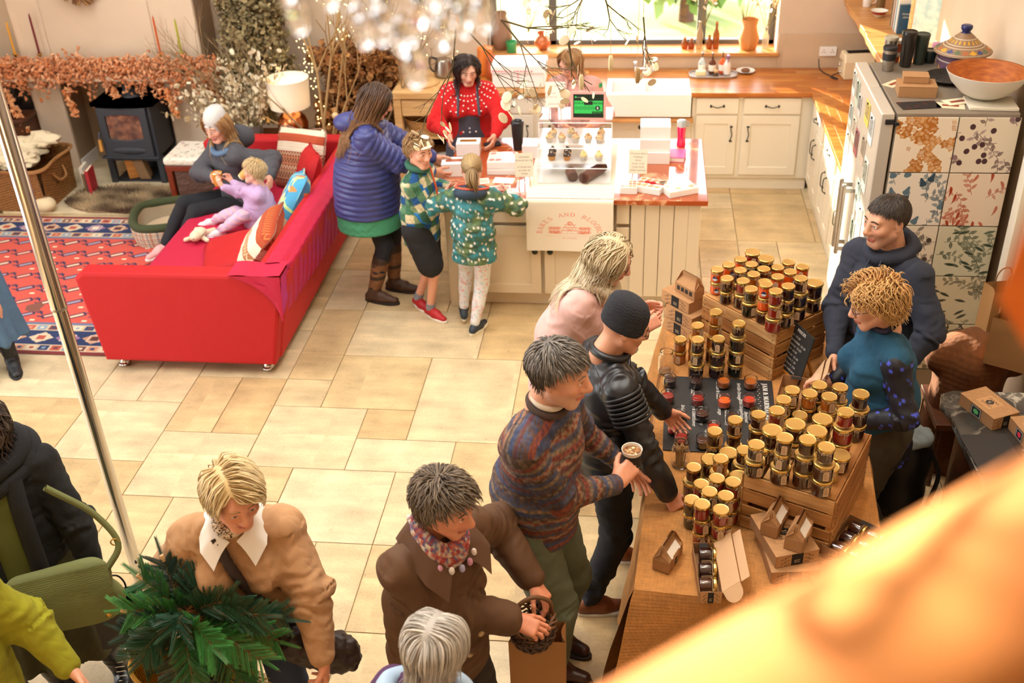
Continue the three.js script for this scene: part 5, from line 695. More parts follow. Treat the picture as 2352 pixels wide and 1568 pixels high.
// jars
const JH={S:0.075,L:0.083},JR={S:0.0335,L:0.0415};
const JC={o:['#e8560f','orange'],a:['#a9550f','amber'],r:['#86150d','red'],d:['#25080c','dark plum'],b:['#3a1509','dark brown'],g:['#0d120b','near-black green'],y:['#a87a1c','golden'],q:['#b5300f','coral red'],p:['#d8352a','bright pink']};
const lidM=mat('#dfb467',0.3,{metalness:0.72,clearcoat:0.3}),lidRim=mat('#d9b565',0.2,{metalness:0.9});
const jarGlass=mat('#ffffff',0.03,{transmission:1,thickness:0}),tagM=mat('#c9a883',0.9,{map:ctex(64,96,(g)=>{g.fillStyle='#fff';g.fillRect(0,0,64,96);g.fillStyle='#6a5238';for(let i=0;i<5;i++)g.fillRect(10,26 + i*12,30 +(i*37 % 17),3);g.beginPath();g.arc(32,10,4,0,7);g.fill();})});
const blueLabel=mat('#ffffff',0.6,{map:ctex(64,64,(g)=>{g.fillStyle='#d8e0ea';g.beginPath();g.arc(32,32,30,0,7);g.fill();g.fillStyle='#27345e';g.beginPath();g.arc(32,32,30,PI,0);g.fill();})});
const jarGeo={};for(const k of 'SL'){const R=JR[k],h=JH[k],hb=h - 0.011;jarGeo[k]={
glass:lathe([[R*0.8,0.0008],[R*0.97,0.003],[R,0.009],[R,hb - 0.012],[R*0.93,hb - 0.004],[R*0.9,hb],[R*0.9,hb + 0.006]],30),
jam:lathe([[0,0.0025],[R*0.8,0.0025],[R*0.95,0.006],[R*0.972,0.012],[R*0.972,hb - 0.014],[R*0.9,hb - 0.008],[0,hb - 0.008]],30),
lid:lathe([[R*1.0,h - 0.013],[R*1.075,h - 0.0125],[R*1.085,h - 0.004],[R*1.06,h - 0.0012],[R*0.99,h - 0.0006]],30),top:lathe([[R*0.99,h - 0.0006],[R*0.9,h - 0.0012],[R*0.86,h - 0.002],[0,h - 0.002]],30),
twine:mg([tube([0,1,2,3,4,5,6,7].map((i)=>[R*1.0*cos(i*0.785),h - 0.018 + 0.001*sin(i*2),R*1.0*sin(i*0.785)]),0.0011,40,5,true),tube([[0,h - 0.018,R],[0.012,h - 0.008,R + 0.006],[0.02,h - 0.018,R + 0.006],[0.008,h - 0.02,R + 0.003],[0,h - 0.018,R + 0.001],[-0.014,h - 0.01,R + 0.005],[-0.02,h - 0.02,R + 0.004],[-0.004,h - 0.02,R + 0.002]],0.0011,40,5),tube([[0,h - 0.018,R],[0.006,h - 0.03,R + 0.003],[0.004,h - 0.042,R + 0.004]],0.001,10,5)]),
tag:extr([[-0.012,-0.045],[0.012,-0.045],[0.012,-0.006],[0.006,0],[-0.006,0],[-0.012,-0.006]],0.0006,0).rotateX(-0.05).translate(0.004,h - 0.02,R + 0.004)};
const uv=jarGeo[k].tag.attributes.uv;for(let i=0;i<uv.count;i++)uv.setXY(i,(uv.getX(i)+ 0.012)/ 0.024,(uv.getY(i)+ 0.045)/ 0.045);}
const jamM={};for(const k in JC)jamM[k]=mat(JC[k][0],k==='o'||k==='q'?0.25:0.18,{clearcoat:0.6});
function jar(k,c,p,ry,o,label,group){
const g=jarGeo[k],t=thing('jam_jar',label,'jar',p,ry,group);
part(t,'glass',g.glass,jarGlass);part(t,'jam',g.jam,jamM[c]);const l=part(t,'lid',g.lid,lidRim);part(l,'lid_top',g.top,lidM);
if(o.twine)part(t,'twine',g.twine,M.twine);if(o.tag)part(t,'tag',g.tag,tagM);
if(o.dot)part(t,'label',new THREE.CircleGeometry(0.014,18).translate(0,0.03,JR[k]+ 0.0012),blueLabel);
return t;
}
const rJ=rng(31),rank=['first','second','third','fourth','fifth','sixth','seventh','eighth','ninth','tenth','eleventh','twelfth'];
function stacks(list,base,where,group){
// rows from the back to the front of what they stand on, then left to right within a row
const view=list.map((q,i)=>({i,q,across:q[0]*0.993 - q[1]*0.11,deep:q[1]}));view.sort((a,b)=>a.deep - b.deep);
const per=list.length>12?Math.ceil(list.length / 4):3;view.forEach((v,n)=>(v.row=floor_(n / per)));const rows=view.at(-1).row + 1,rowName=(k)=>(rows<2?'only row':k===0?'back row':k===rows - 1?'front row':rows===3?'middle row':k===1?'second row':'third row');
for(let k=0;k<rows;k++)view.filter((v)=>v.row===k).sort((a,b)=>a.across - b.across).forEach((v,n)=>{let y=base;const[x,z,st,co]=v.q;[...st].forEach((s,j)=>{const lv=st.length===1?'single':j===st.length - 1?'top':j===0?'bottom':st.length===3||j===1?'middle':'upper middle';const label=`${s === 'L' ? 'large' : 'small'} ${JC[co[j]][1]} jar, ${lv} of ${rank[n]} stack, ${rowName(k)} ${where}`;jar(s,co[j],[x +(rJ()- 0.5)*0.004,y,z +(rJ()- 0.5)*0.004],-0.5 + rJ()*1.3,{twine:rJ()>0.25,tag:rJ()>0.45,dot:co[j]==='o'&&rJ()>0.35},label,group);y +=JH[s]+ 0.0004;});});
}
const CT=Y0 + 0.2965;
stacks([[0.438,-5.26,'SS','oo'],[0.505,-5.32,'SS','oo'],[0.571,-5.386,'SS','oo'],[0.643,-5.456,'SL','rr'],[0.706,-5.369,'LL','dd'],[0.628,-5.33,'SS','bd'],[0.562,-5.256,'SS','dd'],[0.486,-5.159,'SS','db'],[0.564,-5.12,'LS','br'],[0.63,-5.213,'SS','ba'],[0.688,-5.277,'SS','bb'],[0.764,-5.297,'SS','oo'],[0.83,-5.36,'SS','dg'],[0.9,-5.31,'SS','oo'],[0.826,-5.248,'SS','oo'],[0.754,-5.19,'SS','ao'],[0.679,-5.129,'SS','oo'],[0.664,-4.965,'SSS','boo'],[0.602,-5.033,'LS','gg'],[0.709,-4.878,'LSS','rrr'],[0.776,-4.935,'LSS','ddd'],[0.846,-5.005,'LLS','ddd'],[0.935,-5.097,'LL','dd']],CT,'on back crate','jam jars stacked on the back crate');
stacks([[0.843,-4.161,'SS','dd'],[0.714,-4.113,'SS','dd'],[0.79,-4.092,'SS','da'],[0.872,-4.061,'LS','ya'],[0.928,-4.138,'LS','dd'],[0.983,-3.968,'LLS','ddd'],[0.668,-4.036,'SS','bb'],[0.631,-3.937,'LS','br'],[0.746,-4.027,'S','b'],[0.698,-3.831,'LL','bb'],[0.815,-3.876,'LL','bb'],[0.782,-3.786,'LL','dy'],[0.898,-3.829,'LLS','rrr'],[0.596,-3.784,'LL','bb'],[0.625,-3.64,'LSS','bbb'],[0.52,-3.685,'LS','dd'],[0.559,-3.77,'S','b'],[0.715,-3.624,'LLS','bbb'],[0.785,-3.575,'LLS','bbb'],[0.882,-3.735,'L','b'],[0.835,-3.662,'S','y']],CT,'on front crate','jam jars stacked on the front crate');
stacks([[0.381,-4.072,'LSS','bbb'],[0.481,-4.165,'LSS','bbb'],[0.591,-4.2,'LLS','bbb'],[0.394,-3.856,'LLS','bba'],[0.443,-3.997,'LL','bb'],[0.503,-3.923,'LLS','bbb'],[0.281,-3.89,'LS','bb'],[0.36,-3.945,'LL','bb'],[0.312,-3.784,'SS','rr'],[0.375,-3.735,'SSS','rrr'],[0.444,-3.715,'SSS','rrr'],[0.339,-3.642,'SSS','ggg'],[0.408,-3.622,'SSS','ggg'],[0.267,-3.675,'SS','gg'],[0.305,-3.559,'SSS','rrr'],[0.379,-3.53,'SSS','rrr'],[0.478,-3.829,'LL','bb']],Y0,'left of front crate','jam jars on the burlap left of the front crate');
stacks([[0.334,-5.005,'LLS','aaa'],[0.427,-5.025,'LLSS','baaa'],[0.538,-4.895,'LLLS','gggd'],[0.438,-4.875,'LLS','ddd'],[0.33,-4.872,'LSS','ddd'],[0.247,-5.007,'SS','aa']],Y0,'beside back crate','jam jars beside the back crate');
// tasting slate
{
const sl=ctex(1024,1180,(g,W,Hh)=>{g.fillStyle='#211f1e';g.fillRect(0,0,W,Hh);const r=rng(4);for(let i=0;i<900;i++){g.fillStyle=`rgba(${90 + r() * 60},${80 + r() * 50},${70 + r() * 40},0.05)`;g.fillRect(r()*W,r()*Hh,30 + r()*120,1 + r()*2);}g.fillStyle='#e9e4da';const put=(t,x,y,s,w='italic')=>{g.save();g.translate(x,y);g.rotate(PI / 2);g.font=`${w} ${s}px serif`;g.fillText(t,0,0);g.restore();};
put('JAM & MARMALADE',930,60,62,'bold');[['Plum & Rhubarb',250,40],['Strawberry & Elderflower',262,290],['Blackcurrant',20,30],['Seville & Cider',490,70],['Seville Orange',690,70],['Seville orange',500,330],['Pink Grapefruit',700,340],['Smoked',160,480],['Carrot Chutney',330,480],['Hot & Fruity',560,520],['Beetroot',740,540],['Chilli',440,700],['Spicy Chutney',380,850]].forEach(([t,x,y])=>put(t,x,y,42));for(let i=0;i<14;i++){g.beginPath();g.arc(880 +(i % 2)*14,60 + i*34,5,0,7);g.fill();}});
const t=thing('tasting_slate','black slate board chalked with jam names under the open tasting jars','slate',[0.44,Y0,-4.525],-0.03),g=bx(0.56,0.006,0.65,0,0.003,0,0.002),p=g.attributes.position,uv=g.attributes.uv;for(let i=0;i<p.count;i++)uv.setXY(i,p.getX(i)/ 0.56 + 0.5,0.5 - p.getZ(i)/ 0.65);
part(t,'slate',g,mat('#ffffff',0.55,{map:sl}));
}
const clearGlass=mat('#ffffff',0.02,{transmission:1,thickness:0.003,ior:1.45}),openGlass=lathe([[0,0.0008],[0.026,0.001],[0.031,0.004],[0.0345,0.012],[0.0345,0.046],[0.033,0.05],[0.0345,0.053],[0.0345,0.061],[0.0325,0.063],[0.0305,0.061],[0.0305,0.05],[0.0325,0.044],[0.0325,0.012],[0.028,0.0035],[0,0.003]],28),openJam=lathe([[0,0.0036],[0.0275,0.0042],[0.0321,0.012],[0.0321,0.041],[0.026,0.044],[0.012,0.041],[0,0.042]],24);
[[0.19,-4.76,'d','left end of the back row'],[0.326,-4.756,'d','second in the back row'],[0.471,-4.765,'a','third in the back row'],[0.61,-4.766,'a','right end of the back row, near the crate corner'],[0.178,-4.612,'r','by the black jacket sleeve'],[0.331,-4.597,'r','second of the middle row'],[0.465,-4.587,'o','clear orange one in the middle of the slate'],[0.591,-4.6,'q','right end of the middle row'],[0.238,-4.45,'b','in the third row above the small pink jar'],[0.348,-4.463,'b','third row, second from left'],[0.5,-4.449,'b','half hidden behind gold lids'],[0.615,-4.476,'y','mustard one at the right behind gold lids'],[0.4,-4.35,'q','just behind the leftmost lidded stacks'],[0.2,-4.345,'p','smallest, near the left slate edge'],[0.24,-4.262,'r','just behind the jar of wooden spoons'],[0.344,-4.24,'b','at the near slate edge']].forEach(([x,z,c,w],i)=>{const t=thing('tasting_jar',`open tasting jar of ${JC[c][1]} preserve, ${w}`,'jar',[x,Y0 + 0.0062,z],i,'open tasting jars on the slate');const s=c==='p'?0.72:1;if(s !==1)t.scale.setScalar(s);part(t,'glass',openGlass,clearGlass);part(t,'preserve',openJam,jamM[c]);});
{// two tall jars
const g=lathe([[0,0.0008],[0.03,0.001],[0.04,0.004],[0.043,0.014],[0.043,0.1],[0.036,0.115],[0.034,0.118],[0.036,0.122],[0.036,0.128],[0.034,0.13],[0.035,0.136],[0.033,0.137],[0.031,0.135],[0.031,0.118],[0.0335,0.112],[0.041,0.098],[0.041,0.014],[0.037,0.006],[0,0.005]].concat([]),32);
const a=thing('empty_glass_jar','tall empty clear glass jar left of the dark jam stacks','jar',[0.172,Y0,-4.9]);part(a,'glass',g,clearGlass);
const b=thing('spoon_jar','clear glass jar full of small wooden tasting spoons','jar',[0.232,Y0,-4.1]);part(b,'glass',g.clone(),clearGlass);
const r=rng(8);for(let i=0;i<16;i++){const q=i*2.4,R=0.03*sqrt(r()),s=solo('wooden_spoon',[rod([0,0,0],[0,0.085,0],0.0022,0.003,6),elli(0.0085,0.014,0.003,0,0.093,0,10,8)],mat('#b58c5c',0.7),`small wooden tasting spoon, ${rank[i % 12]} of the ${i < 12 ? 'outer' : 'inner'} ones bunched in the glass jar`,'spoon',[0.232 + R*cos(q)*0.8,Y0 + 0.006,-4.1 + R*sin(q)*0.8],r()*6,'wooden tasting spoons');s.rotation.set((r()- 0.5)*0.3,r()*6,(r()- 0.5)*0.3);}
}
// kraft gift boxes
const emblem=ctex(256,256,(g)=>{g.fillStyle='#b98a5c';g.fillRect(0,0,256,256);g.strokeStyle=g.fillStyle='#1d1814';g.lineWidth=4;for(const s of[-1,1])for(let i=0;i<4;i++){g.save();g.translate(128 + s*66,58 + i*46);g.rotate(s*(0.4 + i*0.3));g.beginPath();g.ellipse(0,0,24,9,0,0,7);g.stroke();g.beginPath();g.arc(s*18,16,8,0,5);g.stroke();g.restore();}g.beginPath();for(let i=0;i<6;i++)g.lineTo(128 + 58*cos(i*PI / 3 + PI / 6),128 + 58*sin(i*PI / 3 + PI / 6));g.closePath();g.fill();g.fillStyle='#d9c3a0';g.font='bold 26px sans-serif';g.textAlign='center';g.fillText('JAM',128,128);g.font='14px sans-serif';g.fillText('GIFT BOX',128,150);});
const emblemM=mat('#ffffff',0.85,{map:emblem});
const faceTex=ctex(256,128,(g)=>{g.fillStyle='#b98a5c';g.fillRect(0,0,256,128);g.strokeStyle='#1d1814';g.lineWidth=3;for(const s of[-1,1])for(let i=0;i<5;i++){g.beginPath();g.ellipse(128 + s*(60 +(i % 2)*24),24 + i*22,16,7,s*0.6,0,7);g.stroke();}g.fillStyle='#181513';g.fillRect(92,0,72,128);g.fillStyle='#cdb894';g.font='bold 17px sans-serif';g.textAlign='center';g.fillText('GIFT',128,84);g.fillText('BOX',128,104);}),faceM=mat('#ffffff',0.85,{map:faceTex});
const face=(w,h,x,y,z)=>new THREE.PlaneGeometry(w,h).translate(x,y,z);
function flatBox(label,p,ry,w,h,d,extra={}){
const t=thing('kraft_box',label,'box',p,ry,'kraft gift boxes');
part(t,'carton',bx(w,h - 0.003,d,0,h / 2 - 0.0015,0,0.002),M.kraft);part(t,'lid_flap',bx(w + 0.003,0.003,d + 0.002,0,h - 0.0015,0,0.0008),M.kraft);
if(!extra.plain){part(t,'printed_front',face(w*0.98,h*0.94,0,h / 2,d / 2 + 0.0016),faceM);part(t,'printed_emblem',new THREE.PlaneGeometry(min(w,d)*0.62,min(w,d)*0.62).rotateX(-PI / 2).translate(0,h + 0.0006,0),emblemM);if(extra.side){const s=part(t,'window_label',new THREE.PlaneGeometry(d*0.3,h*0.8).rotateY(-PI / 2).translate(-w / 2 - 0.0016,h / 2,0),mat('#ffffff',0.7,{map:ctex(64,64,(g)=>{g.fillStyle='#16181c';g.fillRect(0,0,64,64);g.fillStyle=extra.side;g.beginPath();g.arc(32,32,16,0,7);g.fill();g.strokeStyle='#ddd';g.lineWidth=3;g.strokeRect(5,5,54,54);})}));}}
return t;
}
function gableBox(label,p,ry,o={}){// carry box with a sloping handle ridge; long axis local z
const t=thing('gable_box',label,'box',p,ry,'kraft carry boxes'),w=o.w??0.075,d=o.d??0.15,h=0.06,R=0.125;
part(t,'carton',bx(w,h,d,0,h / 2,0,0.0015),M.kraft);
for(const s of[-1,1])part(t,'handle_panel',grid(2,6,(u,v)=>{const a=v<0.5?v*2:1;const z=lerp(-d / 2,d / 2,u)*(v<0.5?1:1 - 0.3*(v - 0.5)*2);return[s*lerp(w / 2,0.004,a),v<0.5?h + a*0.035:h + 0.035 +(v - 0.5)*2*0.035,z];}),M.kraft);
for(const s of[-1,1])part(t,'end_flap',extr([[-w / 2,0],[w / 2,0],[0.016,0.055],[0.008,0.07],[-0.008,0.07],[-0.016,0.055]],0.0015,0).rotateX(s*-0.25).translate(0,h,s*(d / 2 - 0.003)),M.kraft);
part(t,'window',grid(1,1,(u,v)=>[lerp(w / 2,0.008,v*0.9)+ 0.0012,h + v*0.032,lerp(-d*0.3,d*0.3,u)]),mat('#ece6dc',0.15,{clearcoat:1}));
part(t,'tag',[bx(0.0015,0.03,0.06,w / 2 + 0.004,h + 0.004,0.01,0.0005)],mat('#c5a078',0.9));part(t,'printed_side',new THREE.PlaneGeometry(d*0.5,h*0.9).rotateY(PI / 2).translate(w / 2 + 0.0012,h / 2,0),faceM);
if(o.cut)for(let i=0;i<4;i++)part(t,'window_cutout',bx(0.022,0.026,0.002,0,0,0,0.0005).rotateY(PI / 2).translate(-w / 2 - 0.0006,0.034,-0.05 + i*0.033),M.ink);
return t;
}
function openBox(label,p,ry,w,h,d,o={}){// open lid hinged along +x
const t=thing('open_gift_box',label,'box',p,ry),k=0.002;
part(t,'tray',[bx(w,k,d,0,k / 2,0,0),bx(w,h,k,0,h / 2,d / 2,0.0006),bx(w,h,k,0,h / 2,-d / 2,0.0006),bx(k,h,d,-w / 2,h / 2,0,0.0006),bx(k,h,d,w / 2,h / 2,0,0.0006)],M.kraft);
const a=o.lid??1.9,G=new THREE.Group();G.name='lid';G.position.set(w / 2,h,0);G.rotation.z=-(a - PI / 2)+ 0;t.add(G);
part(G,'lid_panel',bx(k,w*1.0,d,0,w*0.5,0,0.0006),M.kraftIn);part(G,'lid_tuck',bx(k,h*0.7,d*0.96,0.012,w + h*0.33,0,0.0006).rotateZ(0.02),M.kraftIn);
for(const s of[-1,1]){const pts=[[0,0]];for(let i=0;i<=10;i++){const q=i / 10*PI;pts.push([w*0.5 - w*0.48*cos(q),h*1.05*Math.pow(sin(q),0.6)]);}const f=extr(pts,0.0016,0);f.rotateZ(PI / 2);part(G,'lid_flap',f.translate(0,0,0).rotateY(s>0?0.5:-0.5 + PI).translate(0,0,0).rotateY(PI / 2).applyMatrix4(new THREE.Matrix4().makeTranslation(0,0,s*d / 2)),M.kraftIn);}
part(t,'printed_front',face(w*0.97,h*0.94,0,h / 2,d / 2 + 0.0016),faceM);part(t,'label_band',bx(w*0.4,0.0012,0.03,0,h*0.98,-d / 2 + 0.012),M.ink);
return t;
}
gableBox('kraft carry box with tied tag standing alone at the front left of the table',[0.165,Y0,-3.44],-0.42);
flatBox('lowest kraft gift box of the pile in front of the front crate',[0.665,Y0,-3.5],0.14,0.2,0.06,0.3);
flatBox('upper black-banded kraft gift box of the pile in front of the front crate',[0.65,Y0 + 0.0615,-3.52],0.32,0.19,0.062,0.27);
gableBox('left of two kraft carry boxes lying on the gift box pile',[0.61,Y0 + 0.126,-3.55],-0.42,{d:0.15});
gableBox('right of two kraft carry boxes lying on the gift box pile',[0.7,Y0 + 0.126,-3.47],-0.42,{d:0.15});
openBox('open kraft gift box holding three tagged jars at the table front',[0.325,Y0,-3.35],0.07,0.09,0.062,0.29,{lid:2.4});
openBox('open kraft gift box holding six tagged jars right of the front crate',[0.965,Y0,-3.56],-0.62,0.2,0.065,0.25,{lid:2.2});
openBox('open kraft gift box by the chalkboard behind the front crate',[0.82,Y0,-4.68],-0.25,0.14,0.08,0.2,{lid:2.0});
[[0.325,-3.44,'d',0.07],[0.322,-3.35,'d',0.07],[0.318,-3.26,'b',0.07]].forEach(([x,z,c,a],i)=>{const t=jar('S',c,[x - 0.033,Y0 + 0.039,z],a,{twine:1,tag:1},`small tagged jar lying in the open three-jar box, ${['back', 'middle', 'front'][i]} one`,'jars lying in the open gift boxes');t.rotation.set(0,a,-PI / 2);});
for(let i=0;i<6;i++){const ux=floor_(i / 3)*0.08 - 0.075,uz=(i % 3)*0.08 - 0.08,c=cos(-0.62),s=sin(-0.62),t=jar('S',i % 2?'d':'b',[0.965 + ux*c + uz*s,Y0 + 0.039,-3.56 - ux*s + uz*c],-0.62,{twine:1,tag:1},`small tagged jar lying in the open six-jar box, ${['back', 'middle', 'front'][i % 3]} of the ${i < 3 ? 'left' : 'right'} column`,'jars lying in the open gift boxes');t.rotation.set(0,-0.62,-PI / 2);}
flatBox('bottom kraft box of the pile at the back left of the table',[0.3,Y0,-5.34],-0.85,0.22,0.075,0.16,{side:'#e0792a'});
flatBox('middle kraft box of the pile at the back left with a pink label',[0.3,Y0 + 0.0765,-5.345],-0.82,0.21,0.075,0.15,{side:'#d8304a'});
flatBox('upper white-sided kraft box of the pile at the back left',[0.285,Y0 + 0.153,-5.4],-0.82,0.22,0.07,0.17);
gableBox('kraft carry box with square cutouts on top of the back left pile',[0.3,Y0 + 0.2245,-5.37],0.72,{cut:1,d:0.16});
gableBox('narrow kraft carry box at the far left edge of the table',[0.2,Y0,-5.45],0.1,{w:0.06,d:0.1});
{// chalkboard on an easel
const t=thing('chalkboard_easel','small chalkboard price list on a wooden easel beside the back crate','chalkboard',[0.845,Y0,-4.87],-1.15);
const cb=mat('#ffffff',0.8,{map:ctex(256,384,(g)=>{g.fillStyle='#211f1d';g.fillRect(0,0,256,384);g.fillStyle='#e6e1d8';g.font='bold 30px sans-serif';g.fillText('PRICES',70,44);g.font='italic 22px serif';['Jam  £4.50','Marmalade  £4.50','Chutney  £4.95','Curd  £4.95','Mini jar  £2.50','Gift box 3  £9','Gift box 6  £16','Cards welcome'].forEach((s,i)=>g.fillText(s,18,92 + i*36));})});
const b=bx(0.2,0.28,0.008,0,0,0,0.002),p=b.attributes.position;for(let i=0;i<p.count;i++)b.attributes.uv.setXY(i,p.getX(i)/ 0.2 + 0.5,p.getY(i)/ 0.28 + 0.5);part(t,'board',b.rotateX(-0.22).translate(0,0.165,0),cb);
for(const s of[-1,1])part(t,'easel_leg',bx(0.02,0.26,0.014,s*0.05,0.13,0.012,0.003).rotateX(-0.22),mat('#c9852f',0.5));part(t,'rear_leg',rod([0,0.2,-0.04],[0,0.003,-0.11],0.008),mat('#c9852f',0.5));part(t,'ledge',bx(0.16,0.02,0.03,0,0.03,0.02,0.003),mat('#c9852f',0.5));
}
solo('smartphone',bx(0.07,0.009,0.14,0,0.0045,0,0.003),M.white,'white phone lying at the right edge of the burlap table','phone',[1.06,Y0,-4.86],0.3);
{const t=thing('leaning_board','pale canvas-backed board leaning behind the six-jar box','board',[0.905,Y0,-3.76],-0.4);part(t,'board',bx(0.02,0.16,0.26,0,0.08,0,0.004).rotateZ(-0.2),mat('#d2cbb4',0.8));}
flatBox('pale carton lid lying at the front of the table by the gift boxes',[0.86,Y0,-3.36],0.3,0.22,0.035,0.2,{plain:1});

// ---------- fireside and sofa ----------
const velvet=mat('#b3060f',0.75,{sheen:1,sheenColor:'#ff4a3a',sheenRoughness:0.45,bumpMap:blotch,bumpScale:0.004});
const throwM=mat('#b80c38',0.7,{sheen:1,sheenColor:'#8a4ae0',sheenRoughness:0.35,bumpMap:weave,bumpScale:0.001});
{
const t=thing('red_velvet_sofa','long red velvet sofa with flared sides and silver claw feet','sofa',[-2.98,0,-7.11]),X=2.98,Z=7.11;
const arm=(z,n)=>part(t,'arm',extr([[-3.6 + X,0.11],[-2.43 + X,0.11],[-2.3 + X,0.72],[-2.33 + X,0.75],[-3.62 + X,0.75],[-3.66 + X,0.72]],0.1,0.022).translate(0,0,z + Z),velvet);
arm(-5.98);arm(-8.37);
part(t,'back',extr([[-2.58 + X,0.11],[-2.42 + X,0.11],[-2.285 + X,0.73],[-2.31 + X,0.755],[-2.45 + X,0.755],[-2.48 + X,0.72]],2.32,0.022).translate(0,0,-8.3 + Z),velvet);
part(t,'seat_base',bbox([-3.58 + X,0.1,-8.25 + Z],[-2.5 + X,0.3,-5.98 + Z],0.02),velvet);
for(const[x,z]of[[-3.54,-5.96],[-2.5,-5.96],[-3.54,-8.28],[-2.47,-8.2]]){const f=part(t,'claw_foot',[lathe([[0.012,0],[0.036,0.004],[0.042,0.02],[0.034,0.045],[0.02,0.07],[0.022,0.1],[0.034,0.115]],18),...[-0.6,-0.2,0.2,0.6].map((a)=>elli(0.013,0.016,0.024,0.032*sin(a),0.016,0.034*cos(a),10,8))],M.chrome);f.position.set(x + X,0,z + Z);}
}
solo('seat_mattress',bbox([-0.54,0,-1.12],[0.52,0.135,1.12],0.05),throwM,'raspberry covered seat mattress of the red sofa','cushion',[-3.03,0.301,-7.11]);
{
const r=(u,v)=>{const z=lerp(-8.12,-6.02,u),w=0.012*sin(u*60 + v*3)*v + 0.012*noise(u*14,v*4,2),p=[[-2.52,0.5],[-2.475,0.7],[-2.42,0.785],[-2.33,0.79],[-2.27,0.755],[-2.3,0.6],[-2.34,0.42 - 0.12*(1 - u)]],s=v*6,i=min(5,floor_(s)),f=s - i;return[lerp(p[i][0],p[i + 1][0],f)+(v>0.6?abs(w)+ 0.006:v<0.2?-0.006:0),lerp(p[i][1],p[i + 1][1],f)+(v>0.2&&v<0.62?abs(w)*0.4 + 0.002:0),z];};
const corner=grid(14,10,(u,v)=>{const A=[-2.6,0.782,-6.06],B=[-2.3,0.45,-5.835],C=[-2.265,0.775,-6.1],D=[-2.29,0.46,-6.3];const a=[0,1,2].map((k)=>lerp(lerp(A[k],C[k],u),lerp(B[k],D[k],u),v));if(u<0.6)a[2]=max(a[2],-5.84 - 0.16*max(0,0.35 - v)*3);a[1]+=0.015*sin(u*3.14)*(1 - v);return a;});
solo('sofa_throw',[grid(90,24,r),grid(10,10,(u,v)=>{const P=[-2.62 + 0.36*u,0.787 - 0.001*u,-5.845];const tip=[-2.31,0.45,-5.838],q=v;const base=[lerp(-2.62,-2.268,u),0.784,lerp(-5.85,-5.842,u)];const tx=lerp(base[0],lerp(-2.33,-2.29,u),q),ty=lerp(base[1],0.45,q*(0.25 + 0.75*sin(u*PI*0.5)));return[tx,ty,-5.838 + 0.006*sin(u*9)];}),grid(10,4,(u,v)=>[lerp(-2.62,-2.27,u),0.786 + 0.006*sin(u*8),lerp(-5.84,-6.04,v)]),grid(8,10,(u,v)=>[lerp(-2.266,-2.31,v)+ 0.006,lerp(0.786,0.45 + 0.1*u,v),lerp(-5.838,-6.05,u)])].map((g)=>g),throwM,'crimson throw draped over the sofa back with purple sheen and hanging corner','throw');
}
function pillow(w,h,t,m,name,label,p,rx,ry,rz,cat_='cushion'){
const side=(s)=>grid(20,16,(u,v)=>{const a=u*2 - 1,b=v*2 - 1,e=Math.pow(max(0,(1 - a**4)*(1 - b**4)),0.45),pin=1 - 0.07*(1 - abs(a))*b*b - 0.0;return[a*w / 2*(1 - 0.06*(1 - b*b)*0)*(1 - 0.08*b*b*(1 - a*a)),b*h / 2*(1 - 0.1*a*a*(1 - b*b)),s*t / 2*e + 0.006*noise(a*3,b*3,s)];});
const o=solo(name,[side(1),side(-1),tube([[-w / 2,-h / 2,0],[0,-h / 2*0.93,0],[w / 2,-h / 2,0],[w / 2*0.95,0,0],[w / 2,h / 2,0],[0,h / 2*0.95,0],[-w / 2,h / 2,0],[-w / 2*0.95,0,0]],0.006,60,6,true)],m,label,cat_,p);o.rotation.set(rx,ry,rz,'YXZ');return o;
}
const stripeT=(rows)=>ctex(256,256,(g)=>{let y=0;for(const[c,h,z]of rows){g.fillStyle=c;g.fillRect(0,y,256,h);if(z){g.strokeStyle=z;g.lineWidth=3;g.beginPath();for(let x=0;x<=256;x +=8)g.lineTo(x,y + h / 2 +((x / 8)% 2?h*0.3:-h*0.3));g.stroke();}y +=h;}});
pillow(0.5,0.5,0.17,mat('#ffffff',0.95,{map:stripeT([['#e6d6ba',22],['#b5502f',34],['#ead9bd',40],['#9a5036',22,'#dfc9a2'],['#c27a55',34,'#5c3a2c'],['#a35d44',24,'#e4cfa6'],['#b98a66',40,'#6a3c2e'],['#8f4a38',40,'#d8bb92']]),bumpMap:knit,bumpScale:0.003}),'kilim_cushion','striped terracotta and cream kilim cushion at the far end of the sofa',[-2.78,0.67,-8.06],-0.4,-0.5,0.1);
pillow(0.48,0.48,0.17,mat('#ffffff',0.9,{map:ctex(256,256,(g)=>{const r=rng(3);g.fillStyle='#4f9fc4';g.fillRect(0,0,256,256);for(let i=0;i<60;i++){g.fillStyle=['#e6dcae','#d88a4a','#9fcfc2','#2f6fae','#c7d98a','#e9c59a'][floor_(r()*6)];g.save();g.translate(r()*256,r()*256);g.rotate(r()*6);g.beginPath();g.ellipse(0,0,14 + r()*26,5 + r()*10,0,0,7);g.fill();g.restore();}})}),'patterned_cushion','blue and green painterly patterned cushion beside the toddler',[-2.62,0.65,-7.25],-0.55,-1.35,0.25);
pillow(0.62,0.42,0.17,mat('#ffffff',0.95,{map:stripeT([['#a8401f',40,'#c9793f'],['#b0502c',30],['#eadcc0',62],['#b4744a',40,'#e3cfa5'],['#e7d6b8',44],['#a14a2c',40]]),bumpMap:knit,bumpScale:0.003}),'striped_cushion','long rust and cream striped cushion leaning on the near end of the sofa back',[-2.68,0.63,-6.66],-0.75,-1.42,0.05);
pillow(0.6,0.45,0.16,velvet,'red_cushion','plain dark red velvet cushion lying under the striped cushion',[-2.9,0.51,-6.66],-1.4,-1.3,0.0);
